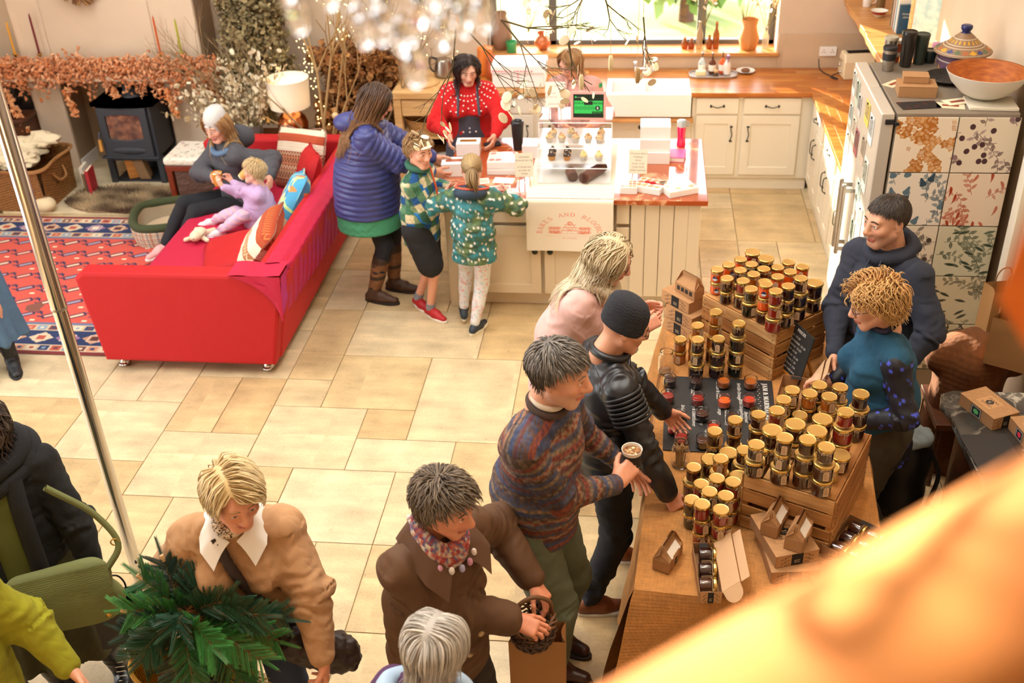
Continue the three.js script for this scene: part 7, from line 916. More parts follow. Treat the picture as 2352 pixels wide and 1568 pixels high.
{
const t=thing('cake_display_case','clear acrylic three tier cake display case on the island','display case',[-0.46,IY,-7.35]),a=mat('#ffffff',0.03,{transmission:1,thickness:0}),w=0.52;
const pane=(name,g)=>part(t,name,g,a);const sheet=(sx,sy,x,y,z,rx=0,ry=0)=>mv(rot(new THREE.PlaneGeometry(sx,sy),rx,ry,0),x,y,z);
pane('front_pane',sheet(w,0.12,0,0.06,0.26));pane('front_pane',sheet(w,0.12,0,0.17,0.16));pane('front_pane',sheet(w,0.17,0,0.305,0.08));pane('top_pane',sheet(w,0.33,0,0.39,-0.085,-PI / 2));for(const s of[-1,1])pane('side_pane',new THREE.ShapeGeometry(new THREE.Shape([[0.26,0],[0.26,0.12],[0.16,0.12],[0.16,0.23],[0.08,0.23],[0.08,0.39],[-0.25,0.39],[-0.25,0]].map((q)=>new THREE.Vector2(...q)))).rotateY(-PI / 2).translate(s*w / 2,0,0));
for(const[y,z0,z1]of[[0.006,-0.25,0.26],[0.115,-0.25,0.16],[0.225,-0.25,0.08]])part(t,'shelf',bx(w,0.005,z1 - z0,0,y,(z0 + z1)/ 2,0.001),mat('#f4f2ee',0.15,{transmission:0.6,thickness:0}));const e=[];for(const s of[-1,1])for(const[y,z]of[[0.12,0.26],[0.23,0.16],[0.39,0.08]])e.push(bx(0.006,0.12,0.006,s*w / 2,y - 0.06,z,0.002));for(const[y,z]of[[0.12,0.26],[0.23,0.16],[0.39,0.08]])e.push(bx(w,0.006,0.006,0,y,z,0.002));part(t,'bright_edges',e,mat('#ffffff',0.12));
}
const swirl=(r0)=>{const p=[];for(let i=0;i<=40;i++){const q=i / 40,a=q*18,r=r0*(1 - q)*0.9;p.push([r*cos(a),q*0.032,r*sin(a)]);}return tube(p,0.009,80,7);};
function cupcake(label,p,caseC,topC,deco){const t=thing('cupcake',label,'cupcake',p,p[0]*9,'cupcakes in the display case');part(t,'paper_case',(()=>{const g=lathe([[0.0,0],[0.02,0],[0.029,0.035]],40),q=g.attributes.position;for(let i=0;i<q.count;i++){const a=Math.atan2(q.getX(i),q.getZ(i)),f=1 + 0.03*sin(a*20);q.setX(i,q.getX(i)*f);q.setZ(i,q.getZ(i)*f);}return g;})(),mat(caseC,0.7));part(t,'icing',[swirl(0.025).translate(0,0.036,0),elli(0.027,0.012,0.027,0,0.034,0)],mat(topC,0.6));if(deco){const r=rng(p[0]*100|0),g=[];for(let i=0;i<14;i++){const a=r()*6.28,h=r();g.push(rot(bx(0.004,0.004,0.008,0,0,0,0.001),r(),r()*6,0).translate((0.026 - h*0.018)*cos(a),0.044 + h*0.03,(0.026 - h*0.018)*sin(a)));}part(t,'sprinkles',g,mat(deco,0.6));}}
[[-0.65,-7.32],[-0.63,-7.42],[-0.56,-7.32],[-0.5,-7.42],[-0.46,-7.32],[-0.37,-7.32],[-0.29,-7.31],[-0.28,-7.42]].forEach(([x,z],i)=>cupcake(`buttercream cupcake with sprinkles, ${rank[floor_(i)]} from the left on the top tier`,[x,IY + 0.228,z],'#d8d2c6','#e3c191',['#a8502c','#7a4a2a','#b5622e','#4d7a3c'][i % 4]));
[[-0.63,-7.25,0],[-0.63,-7.33,0],[-0.52,-7.25,0],[-0.52,-7.33,0],[-0.4,-7.25,1],[-0.29,-7.25,1]].forEach(([x,z,k],i)=>cupcake(k?`pale yellow iced cupcake, ${i === 4 ? 'left' : 'right'} one of two on the middle tier`:`chocolate iced cupcake on the middle tier, ${i < 2 ? 'left' : 'right'} pair, ${i % 2 ? 'back' : 'front'}`,[x,IY + 0.118,z],k?'#d9d3c8':'#c98a45',k?'#ecd79a':'#3b2014',k?'#e9c95a':'#d8cfc4'));
for(const[x,z,ry,len,l]of[[-0.48,-7.16,0.25,0.1,'short chocolate roll log with a cut spiral end on the bottom tier'],[-0.33,-7.2,-0.55,0.26,'long chocolate yule log on the bottom tier']]){const t=thing('chocolate_log',l,'cake',[x,IY + 0.009,z],ry),g=new THREE.CylinderGeometry(0.038,0.038,len,28,12),p=g.attributes.position;for(let i=0;i<p.count;i++){const f=1 + 0.06*noise(p.getX(i)*40,p.getY(i)*12,p.getZ(i)*40);p.setX(i,p.getX(i)*f);p.setZ(i,p.getZ(i)*f);}g.computeVertexNormals();part(t,'sponge',g.rotateZ(PI / 2).rotateY(PI / 2).translate(0,0.037,0),mat('#5a2f1f',0.75,{bumpMap:grain,bumpScale:0.002}));const s=[];for(let i=0;i<=40;i++){const a=i / 40*14,r=0.004 + 0.03*i / 40;s.push([r*cos(a),0.037 + r*sin(a),len / 2 + 0.001]);}part(t,'cream_spiral',tube(s,0.002,80,5),mat('#2c140c',0.7));}
easelSign('plain printed allergen card on top of the cake display',[-0.61,IY + 0.391,-7.4],0,0.14,0.18,paperT(['Our bakes','','may contain nuts','gluten and dairy','','please ask us'],'#eee5d6','#a08c80'));
{const t=thing('hygiene_rating_sign','green food hygiene rating sign in a pink frame on the cake display','sign',[-0.37,IY + 0.392,-7.33],-0.02);part(t,'frame',[bx(0.25,0.2,0.012,0,0.1,0,0.003).rotateX(-0.12)],mat('#e3a79c',0.6));const m=mat('#ffffff',0.4,{map:ctex(512,400,(g)=>{g.fillStyle='#12261a';g.fillRect(0,0,512,400);g.fillStyle='#37c75f';g.fillRect(16,110,480,220);g.fillStyle='#0f1f14';g.font='bold 44px sans-serif';g.textAlign='center';g.fillText('FOOD HYGIENE RATING',256,170);for(let i=0;i<6;i++){const x=60 + i*68;g.beginPath();g.arc(x +(i===5?12:0),236,i===5?42:26,0,7);g.lineWidth=6;g.strokeStyle='#0f1f14';if(i===5)g.fill();else g.stroke();g.fillStyle=i===5?'#fff':'#0f1f14';g.font=`bold ${i === 5 ? 56 : 32}px sans-serif`;g.fillText(String(i),x +(i===5?12:0),i===5?256:247);g.fillStyle='#0f1f14';}g.fillRect(320,292,170,36);g.fillStyle='#37c75f';g.font='bold 24px sans-serif';g.fillText('VERY GOOD',405,318);g.fillStyle='#d8e8dc';g.font='20px sans-serif';g.fillText('food standards',120,60);g.fillStyle='#37c75f';g.beginPath();g.arc(40,50,16,0,7);g.fill();})});part(t,'printed_face',new THREE.PlaneGeometry(0.215,0.165).translate(0,0.1,0.0072).rotateX(-0.12),m);part(t,'stand',bx(0.06,0.12,0.006,0,0.07,-0.04,0.002).rotateX(0.3),M.black);}
{// banner runner
const m=mat('#ffffff',0.9,{map:ctex(1024,1024,(g)=>{g.fillStyle='#e9ddc6';g.fillRect(0,0,1024,1024);g.fillStyle=g.strokeStyle='#df7a5c';const put='BAKES AND BLOOMS';g.font='92px serif';g.textAlign='center';const n=put.length;for(let i=0;i<n;i++){const a=lerp(-1.5,1.5,i /(n - 1));g.save();g.translate(512 + 325*sin(a),690 - 325*cos(a));g.rotate(a);g.fillText(put[i],0,0);g.restore();}g.lineWidth=5;for(const[w,h,y]of[[190,60,690],[150,60,630],[110,55,575]]){g.strokeRect(512 - w / 2,y - h,w,h);g.beginPath();for(let x=-w / 2;x<w / 2;x +=18)g.arc(512 + x + 9,y - h,9,0,PI);g.stroke();}g.beginPath();g.moveTo(512,610);g.bezierCurveTo(460,570,450,630,512,612);g.bezierCurveTo(574,570,580,630,512,612);g.lineTo(488,670);g.moveTo(512,612);g.lineTo(540,670);g.stroke();for(const s of[-1,1])for(let k=0;k<6;k++){const x=512 + s*(130 +(k % 3)*46),y=660 - floor_(k / 3)*70;g.save();g.translate(x,y);g.rotate(s*(0.6 + k*0.25));for(let i=0;i<6;i++){g.rotate(1.047);g.beginPath();g.ellipse(0,16,8,17,0,0,7);g.stroke();}g.restore();g.beginPath();g.moveTo(512 + s*100,690);g.quadraticCurveTo(x,700,x + s*20,y + 10);g.stroke();}for(let i=0;i<5;i++){g.beginPath();g.arc(512,500,8 + i*7,i,i + 4.6);g.stroke();}g.fillRect(230,735,564,3);g.font='34px serif';g.fillText('—  BY SOPHIE  —',512,790);})});
const P=[[-7.86,0.0015],[-7.0,0.0015],[-6.845,0.0015],[-6.822,-0.006],[-6.815,-0.05],[-6.812,-0.4]],top_=grid(12,20,(u,v)=>{const s=v*2,i=min(1,floor_(s)),f=s - i;return[lerp(-0.78,-0.17,u),IY + 0.002,lerp(P[i][0],P[i + 1][0],f)];}),hang=grid(12,24,(u,v)=>{const q=v<0.12?v / 0.12:1,a=q*PI / 2,y=v<0.12?-0.024*(1 - cos(a)):-0.024 -(v - 0.12)/ 0.88*0.37;return[lerp(-0.78,-0.17,u),IY + 0.002 + y,-6.845 + 0.024*sin(a)+ 0.009 + 0.003*sin(u*9 + v*2)*v];});
{const q=hang.attributes.uv;for(let i=0;i<q.count;i++)q.setY(i,1 - q.getY(i));const w=top_.attributes.uv;for(let i=0;i<w.count;i++)w.setXY(i,0.02,0.98);}solo('banner_runner',[top_,hang],m,'cream cloth runner printed BAKES AND BLOOMS hanging over the island front','banner');
}
function cakeBox(label,p,ry,w,h,d,o={}){const t=thing('cake_box',label,'box',p,ry,'white bakery boxes');part(t,'carton',bx(w,h,d,0,h / 2,0,0.003),M.white);if(o.win)part(t,'window',bx(w*0.7,0.002,d*0.36,0,h + 0.0005,0,0.0005),mat(o.win,0.2,{clearcoat:1}));if(o.lid){part(t,'clear_lid',new THREE.PlaneGeometry(w*0.96,d*0.96).rotateX(-PI / 2).translate(0,h + 0.0015,0),mat('#ffffff',0.15,{map:ctex(128,128,(g)=>{const r=rng(w*999|0);g.fillStyle='#ece3d6';g.fillRect(0,0,128,128);for(let i=0;i<12;i++){g.fillStyle=o.lid[floor_(r()*o.lid.length)];g.beginPath();g.ellipse(18 +(i % 4)*30,22 + floor_(i / 4)*40,13,16,r(),0,7);g.fill();}}),clearcoat:1}));}if(o.tray){part(t,'seam',bx(w + 0.001,0.002,d + 0.001,0,h*0.5,0,0.0005),mat('#b9b4aa',0.8));}if(o.ribbon)part(t,'ribbon',[bx(w*1.01,0.004,0.012,0,h,0,0.001),elli(0.022,0.01,0.009,-0.02,h + 0.008,0),elli(0.022,0.01,0.009,0.02,h + 0.008,0),rot(bx(0.05,0.002,0.009,0.02,h + 0.004,0.02,0.0005),0,0.5,0)],mat('#c31a22',0.4));return t;}
cakeBox('white bakery box with gold window held by the woman in red',[-1.3,IY,-7.66],0.05,0.18,0.1,0.13,{win:'#8a6a2c'});cakeBox('low white bakery box at the left front of the island beside the girl',[-1.34,IY,-7.27],0.1,0.2,0.1,0.14,{win:'#a5533a'});
cakeBox('lower white box of the stack with pink cakes on the island',[-1.0,IY,-7.34],0.0,0.21,0.05,0.2,{tray:1});cakeBox('upper box of the stack, its clear lid showing pink cakes',[-1.0,IY + 0.051,-7.34],0.02,0.21,0.05,0.2,{lid:['#e0706a','#e9b184','#f0d9c8']});
cakeBox('small white box half hidden behind the left side of the cake display',[-0.82,IY,-7.62],0,0.12,0.1,0.12,{win:'#c9a08a'});cakeBox('bottom white carton of the tall stack at the right of the island',[0.12,IY,-7.56],0,0.2,0.09,0.18);cakeBox('middle white carton of the tall stack at the right of the island',[0.11,IY + 0.091,-7.58],0,0.22,0.09,0.18);cakeBox('top white carton with tissue showing on the tall stack',[0.11,IY + 0.182,-7.6],0,0.22,0.09,0.18,{lid:['#ffffff','#eef2f5']});
cakeBox('small clear lidded box of mince pies at the front by the banner',[-0.07,IY,-6.99],0.0,0.12,0.05,0.13,{lid:['#d99a6a','#c9604a']});cakeBox('clear lidded mince pie box tied with a red ribbon',[0.08,IY,-7.02],-0.35,0.2,0.045,0.17,{lid:['#d9a066','#c98a50'],ribbon:1});cakeBox('clear lidded mince pie box at the right front corner of the island',[0.27,IY,-7.0],0.45,0.22,0.045,0.2,{lid:['#e0c4a0','#d6a878','#e9dcc8']});
{const t=thing('tumbler','tall black travel tumbler on the island','tumbler',[-0.93,IY,-7.74]);part(t,'cup',lathe([[0,0],[0.035,0.002],[0.047,0.2],[0.047,0.205]],28),M.black);part(t,'lid',lathe([[0.049,0.205],[0.05,0.222],[0.042,0.232],[0,0.234]],28),mat('#23262b',0.15));part(t,'sipper',elli(0.03,0.012,0.022,0.006,0.236,0),mat('#23262b',0.15));}
{const t=thing('pink_bottle','bright pink drinking bottle with grey lid at the back of the island','bottle',[0.31,IY,-7.82]);part(t,'body',lathe([[0,0],[0.032,0.002],[0.034,0.02],[0.028,0.09],[0.033,0.15],[0.03,0.165]],26),mat('#e01860',0.2,{transmission:0.4,thickness:0}));part(t,'lid',[lathe([[0.034,0.163],[0.036,0.2],[0.028,0.212],[0,0.214]],26),tube([[0.03,0.19,0],[0.05,0.2,0],[0.05,0.17,0],[0.034,0.165,0]],0.004,14,6)],mat('#9aa3a6',0.3));}
{const t=thing('pink_notebook','pink covered notebook lying by the pink bottle','notebook',[0.26,IY,-7.6],-0.12);part(t,'pages',bx(0.15,0.03,0.17,0,0.017,0,0.002),mat('#f1ece2',0.9));part(t,'cover',[bx(0.155,0.004,0.175,0,0.0345,0,0.001),bx(0.155,0.003,0.175,0,0.0015,0,0.001)],mat('#e0579a',0.4));}
solo('card_reader',bx(0.07,0.018,0.13,0,0.009,0,0.005),M.black,'black card reader lying by the hands of the woman in red','card reader',[-1.14,IY,-7.82],-1.2);
for(const[x,z,ry,c,l]of[[-0.98,-7.0,0.15,'#e39a8c','pink printed leaflet on the island front edge behind the girl'],[-0.97,-7.14,-0.1,'#efe6d8','folded white napkin on the marble beside the cake boxes'],[-1.15,-7.12,0.2,'#e8b9a4','pale orange flyer under the girl\'s hands']]){const t=thing('leaflet',l,'paper',[x,IY + 0.0008,z],ry);part(t,'sheet',bx(0.15,0.002,0.1,0,0.001,0,0.0004),mat('#f0e8dc',0.8));part(t,'printed_panel',new THREE.PlaneGeometry(0.13,0.07).rotateX(-PI / 2).translate(0,0.0026,0),mat(c,0.8));}
// ---------- back counter ----------
const CY=0.903;
{const t=thing('foam_box','large white foam box with red FRAGILE tape on the back counter','box',[-1.08,CY,-9.32]);part(t,'tub',bx(0.46,0.15,0.3,0,0.075,0,0.012),M.white);part(t,'lid',bx(0.48,0.05,0.32,0,0.176,0,0.012),M.white);const tape=mat('#ffffff',0.5,{map:ctex(512,64,(g)=>{g.fillStyle='#f3efe9';g.fillRect(0,0,512,64);g.fillStyle='#d5262c';g.font='bold 46px sans-serif';g.fillText('FRAGILE  FRAGILE',8,48);})});part(t,'tape',[new THREE.PlaneGeometry(0.47,0.03).translate(0,0.152,0.1615),new THREE.PlaneGeometry(0.13,0.028).rotateZ(-PI / 2).translate(0.0,0.075,0.152)],tape);}
{const t=thing('pine_kitchen_trolley','pale pine open kitchen unit with drawer and slatted shelves left of the cabinets','cabinet',[-1.83,0,-9.38]);part(t,'butcher_top',boxUV(bx(0.74,0.06,0.68,0,0.872,0,0.006),1.2),M.pine);for(const x of[-0.33,0.33])for(const z of[-0.29,0.29])part(t,'leg',boxUV(bx(0.07,0.842,0.07,x,0.421,z,0.005),1.2),M.pine);part(t,'drawer',bx(0.58,0.15,0.02,0,0.755,0.31,0.004),M.pine);for(const y of[0.46,0.16])for(let i=0;i<7;i++)part(t,'slat',bx(0.66,0.02,0.065,0,y,-0.26 + i*0.085,0.003),M.pine);part(t,'back_panel',bx(0.62,0.7,0.015,0,0.45,-0.31),M.brown);
const b=thing('wicker_tray','shallow wicker basket on the upper shelf of the pine unit','basket',[-1.86,0.472,-9.25]);part(b,'woven_side',grid(110,26,(u,v)=>{const a=u*2*PI,ch=0.006*sin(a*26)*sin(v*PI*9);return[(0.2 + 0.04*v + ch)*cos(a)*1.2,v*0.14 + 0.05*max(0,abs(cos(a))- 0.8),(0.15 + 0.03*v + ch)*sin(a)];}),mat('#c79355',0.8));part(b,'base',elli(0.23,0.01,0.14,0,0.01,0),mat('#a87a44',0.85));solo('white_cloth',elli(0.14,0.05,0.12,0,0.05,0),mat('#e8e2d6',0.95,{bumpMap:blotch,bumpScale:0.03}),'crumpled white cloth on the lower shelf of the pine unit','cloth',[-1.78,0.171,-9.2]);}
solo('round_board',lathe([[0,0],[0.15,0],[0.158,0.008],[0.15,0.018],[0,0.018]],40),M.pine,'round pale wooden board lying on the pine unit','board',[-1.97,0.9025,-9.3]);
{const t=thing('kettle','brushed steel kettle at the back of the pine unit','kettle',[-1.8,0.9025,-9.5]);part(t,'body',lathe([[0,0],[0.085,0.002],[0.09,0.03],[0.07,0.15],[0.05,0.17],[0,0.175]],28),M.steel);part(t,'handle',tube([[-0.05,0.16,0],[-0.12,0.17,0],[-0.12,0.07,0],[-0.085,0.04,0]],0.01,24,8),M.black);part(t,'spout',rod([0.06,0.11,0],[0.11,0.16,0],0.02,0.012),M.steel);}
for(const[x,z,l,h,c]of[[-1.33,-9.45,'terracotta canister behind the woman in red',0.2,'#b5532a'],[-1.42,-9.55,'tall orange glass candle jar behind the woman in red',0.26,'#d9772c']]){const t=thing('canister',l,'canister',[x,CY,z]);part(t,'pot',lathe([[0,0],[0.07,0.002],[0.075,h*0.5],[0.068,h - 0.03],[0.06,h - 0.025]],28),mat(c,0.4));part(t,'lid',lathe([[0.07,h - 0.03],[0.07,h - 0.012],[0.02,h],[0,h + 0.01]],28),mat(c,0.4));}
{// washing-up tray
const t=thing('soap_tray','oblong tin tray of washing up bottles right of the sink','tray',[0.63,CY,-9.52]);part(t,'tray',[extr([[-0.2,-0.06],[-0.16,-0.09],[0.16,-0.09],[0.2,-0.06],[0.2,0.06],[0.16,0.09],[-0.16,0.09],[-0.2,0.06]],0.006,0.003).rotateX(-PI / 2)],mat('#b7aca4',0.4,{metalness:0.5}));part(t,'rim',tube([[-0.2,0.014,-0.06],[-0.16,0.014,-0.09],[0.16,0.014,-0.09],[0.2,0.014,-0.06],[0.2,0.014,0.06],[0.16,0.014,0.09],[-0.16,0.014,0.09],[-0.2,0.014,0.06]],0.006,60,6,true),mat('#b7aca4',0.4,{metalness:0.5}));
const B=(x,z,l,c,o={})=>{const b=thing('bottle',l,'bottle',[x,CY + 0.011,z]);part(b,'body',lathe([[0,0],[0.03,0.002],[0.032,0.015],[0.032,0.1],[0.012,0.13],[0.012,0.145]],24),mat(c,0.25,o.clear?{transmission:0.7,thickness:0}:{}));part(b,'label',lathe([[0.0325,0.03],[0.0325,0.085]],24),mat('#efe7da',0.7));part(b,o.spray?'spray_head':'pump',o.spray?[bx(0.03,0.03,0.06,0,0.165,0.01,0.006),rod([0,0.15,0.02],[0,0.125,0.045],0.005)]:[rod([0,0.14,0],[0,0.185,0],0.004),bx(0.014,0.01,0.05,0,0.188,0.012,0.003)],o.spray?mat('#8a5a80',0.4):M.black);};
B(0.62,-9.53,'brown glass pump soap bottle in the middle of the tray','#5a3018');B(0.71,-9.54,'orange bottle behind the spray bottle on the tray','#d9602a');B(0.75,-9.5,'white spray bottle with purple nozzle at the right of the tray','#f0ece6',{spray:1});B(0.53,-9.54,'clear soap bottle at the left of the tray','#e6eef0',{clear:1});const s=thing('scrub_block','cream soap block at the front left of the tray','soap',[0.52,CY + 0.01,-9.47]);part(s,'block',bx(0.09,0.05,0.055,0,0.026,0,0.01),mat('#e6dcae',0.6));const k=thing('scrub_brush','small dark scrubbing brush at the front of the tray','brush',[0.65,CY + 0.01,-9.46]);part(k,'bristles',cyl(0.025,0.022,0.03),mat('#5a4a3a',0.95));part(k,'knob',ball(0.018,0,0.045,0),M.pine);}
{const t=thing('saucer','small saucer with a brown sponge right of the soap tray','saucer',[0.92,CY,-9.6]);part(t,'dish',lathe([[0,0],[0.04,0.002],[0.085,0.02],[0.083,0.022],[0.038,0.006],[0,0.005]],30),M.ceramic);part(t,'sponge',elli(0.04,0.02,0.028,0,0.02,0),mat('#7a5236',0.95));}
{const t=thing('toaster','cream enamel toaster in the back right corner, partly behind the fridge','toaster',[1.86,CY,-9.5],0.12);part(t,'shell',extr([[-0.08,0],[0.08,0],[0.08,0.13],[0.05,0.19],[-0.05,0.19],[-0.08,0.13]],0.24,0.012).rotateY(PI / 2).translate(-0.12,0.014,0),mat('#e6d7b2',0.25));part(t,'steel_top',bx(0.2,0.008,0.1,0,0.212,0,0.003),M.steel);for(const z of[-0.028,0,0.028])part(t,'slot',bx(0.17,0.003,0.013,0,0.2165,z,0.001),M.black);part(t,'end_controls',[ball(0.014,-0.14,0.05,0.02),ball(0.014,-0.14,0.1,-0.02),bx(0.02,0.02,0.06,-0.145,0.15,0,0.006)],M.chrome);part(t,'flex',tube([[-0.12,0.02,-0.06],[-0.22,0.006,0.02],[-0.17,0.006,0.09],[-0.28,0.03,-0.12],[-0.28,0.1,-0.2]],0.005,40,6),M.black);}
{const t=thing('wall_socket','white double wall socket above the back worktop','socket',[1.64,1.055,-9.722]);part(t,'plate',bx(0.15,0.085,0.01,0,0,0.004,0.004),M.white);for(const x of[-0.037,0.037]){part(t,'socket_holes',[bx(0.004,0.012,0.002,x,0.012,0.0095,0.0005),bx(0.012,0.004,0.002,x - 0.011,-0.008,0.0095,0.0005),bx(0.012,0.004,0.002,x + 0.011,-0.008,0.0095,0.0005)],M.black);part(t,'rocker_switch',bx(0.014,0.02,0.005,x,0.03,0.009,0.001),M.white);}}
// window sill
const SY=1.046;
const vase=(name,label,p,prof,m,cat_='vase')=>{const t=thing(name,label,cat_,p);part(t,'body',lathe(prof,30),m);return t;};
vase('brown_jug','tall brown stoneware jug at the left end of the window sill',[-1.3,SY,-9.86],[[0,0],[0.07,0.002],[0.1,0.1],[0.085,0.22],[0.05,0.3],[0.06,0.34],[0.054,0.335],[0.045,0.3]],mat('#8d6a52',0.35));vase('round_vase','rounded copper lustre vase on the sill left of the window mullion',[-0.92,SY,-9.84],[[0,0],[0.04,0.002],[0.08,0.06],[0.06,0.11],[0.03,0.13],[0.055,0.16],[0.05,0.158]],mat('#b5653c',0.25,{metalness:0.3}));vase('glass_carafe','small clear carafe beside the copper vase on the sill',[-1.1,SY,-9.84],[[0,0.002],[0.05,0.004],[0.06,0.05],[0.025,0.1],[0.03,0.14]],jarGlass);vase('green_mug','green mug on the sill behind the branches',[-1.2,SY,-9.76],[[0,0],[0.045,0.002],[0.05,0.1],[0.046,0.1],[0.042,0.008]],mat('#3f9f5c',0.3),'mug');
for(const[x,h,c,l]of[[0.38,0.1,'#c9803a','short amber bottle, leftmost on the right part of the sill'],[0.44,0.09,'#c07030','second short amber bottle on the right part of the sill'],[0.51,0.25,'#e0cdb0','tall pale bottle by the window mullion'],[0.6,0.12,'#c9843c','small amber bottle right of the mullion'],[0.66,0.24,'#c98038','tall orange glass bottle on the sill'],[1.1,0.2,'#e6dccb','pale glass bottle at the right end of the sill']]){const t=thing('sill_bottle',l,'bottle',[x,SY,-9.85]);part(t,'glass',lathe([[0,0.001],[0.028,0.002],[0.03,h*0.55],[0.012,h*0.75],[0.012,h]],22),mat(c,0.08,{transmission:0.75,thickness:0}));part(t,'neck_ring',lathe([[0.014,h - 0.01],[0.016,h - 0.004],[0.012,h]],18),mat(c,0.2));}
{const t=thing('brown_paper_vase','crinkled brown vase with dried stems at the right of the sill','vase',[0.95,SY,-9.84]),g=lathe([[0,0],[0.07,0.002],[0.09,0.1],[0.06,0.2],[0.075,0.27],[0.068,0.265]],40),p=g.attributes.position;for(let i=0;i<p.count;i++){const f=1 + 0.12*noise(p.getX(i)*30,p.getY(i)*22,p.getZ(i)*30);p.setX(i,p.getX(i)*f);p.setZ(i,p.getZ(i)*f);}g.computeVertexNormals();part(t,'body',g,mat('#c9874a',0.7));}
{const r=rng(81);for(const[x,h,l]of[[0.55,0.25,'pale flower sprig in a bottle by the window mullion'],[0.9,0.27,'white blossom sprig above the brown vase'],[1.1,0.2,'dried white flower sprig at the right end of the sill'],[-1.05,0.2,'pale dried flower sprig at the left of the sill']]){const t=thing('flower_sprig',l,'flowers',[x,SY + h,-9.85]),st=[],L=[];for(let i=0;i<9;i++){const q=V((r()- 0.5)*0.4,0.2 + r()*0.35,(r()- 0.5)*0.15);st.push(rod([0,-0.05,0],q,0.0025,0.0012,5));for(let k=0;k<14;k++)L.push({p:q.clone().multiplyScalar(0.55 + 0.5*r()).add(V((r()- 0.5)*0.06,(r()- 0.5)*0.06,(r()- 0.5)*0.06)),q:rq(r),s:0.6 + r()*0.7,c:mixc(lin('#f2e6c8'),lin('#cf9d5a'),r()*0.7)});}part(t,'stems',st,mat('#8a7a4c',0.9));instanced(t,'petals',elli(0.014,0.018,0.002,0,0,0,8,5),mat('#ffffff',0.6),L);}}
// ---------- fridge top and shelf ----------
const FY=1.8505;
{const t=thing('wooden_bowl','wide pale bowl with rough orange inside on the fridge','bowl',[1.93,FY + 0.018,-6.17]);part(t,'outer',lathe([[0,0],[0.075,0.001],[0.13,0.03],[0.19,0.09],[0.222,0.15],[0.22,0.153]],48),mat('#d8d0c0',0.45));part(t,'inner',lathe([[0.22,0.153],[0.214,0.15],[0.182,0.094],[0.124,0.038],[0.07,0.012],[0,0.01]],48),mat('#ffffff',0.6,{map:tex(256,256,(u,v)=>mixc([0.56,0.27,0.07],[0.78,0.45,0.14],clamp(0.5 + fbm(u*18,v*18,2,4),0,1))),bumpMap:speck,bumpScale:0.003}));}
{const t=thing('tagine','painted blue and terracotta tagine pot with conical lid on the fridge','pot',[1.93,FY,-6.72]);const band=ctex(512,128,(g)=>{g.fillStyle='#6a4a5c';g.fillRect(0,0,512,128);const cs=['#d9a52c','#2c3a74','#3f6a4a','#b5603c'];for(let i=0;i<16;i++){g.fillStyle=cs[i % 4];g.beginPath();g.moveTo(i*32,64);g.lineTo(i*32 + 16,30);g.lineTo(i*32 + 32,64);g.lineTo(i*32 + 16,98);g.fill();}g.fillStyle='#cfc4b0';g.fillRect(0,14,512,4);g.fillRect(0,110,512,4);}),lidT=ctex(512,256,(g)=>{g.fillStyle='#8a6a4c';g.fillRect(0,0,512,256);const cs=['#c9962c','#3c4470','#5a6a4a','#a8623c'];for(let i=0;i<20;i++){g.fillStyle=cs[i % 4];g.beginPath();g.moveTo(i*25.6,150);g.lineTo(i*25.6 + 13,128);g.lineTo(i*25.6 + 26,150);g.lineTo(i*25.6 + 13,172);g.fill();g.fillStyle='#c9962c';g.fillRect(i*25.6,70,10,22);}g.fillStyle='#cbbfa8';for(const y of[60,100,118,182,210])g.fillRect(0,y,512,4);});band.wrapS=lidT.wrapS=THREE.RepeatWrapping;
part(t,'pot',lathe([[0,0],[0.12,0.002],[0.135,0.02],[0.142,0.1]],48),mat('#ffffff',0.35,{map:band}));part(t,'rim',lathe([[0.142,0.1],[0.15,0.105],[0.15,0.115],[0.14,0.118]],48),mat('#2a3060',0.3));const l=part(t,'lid',lathe([[0.168,0.112],[0.17,0.12],[0.15,0.135],[0.1,0.165],[0.055,0.205],[0.03,0.225]],48),mat('#ffffff',0.5,{map:lidT}));part(l,'knob',lathe([[0.028,0.222],[0.024,0.235],[0.034,0.25],[0.034,0.266],[0.025,0.272],[0,0.272]],30),mat('#20285a',0.25));}
flatBox('larger of two plain kraft boxes stacked on the fridge',[1.58,FY,-6.27],-0.08,0.21,0.065,0.15,{plain:1});flatBox('smaller plain kraft box on top of the other on the fridge',[1.575,FY + 0.066,-6.3],-0.12,0.14,0.04,0.1,{plain:1});
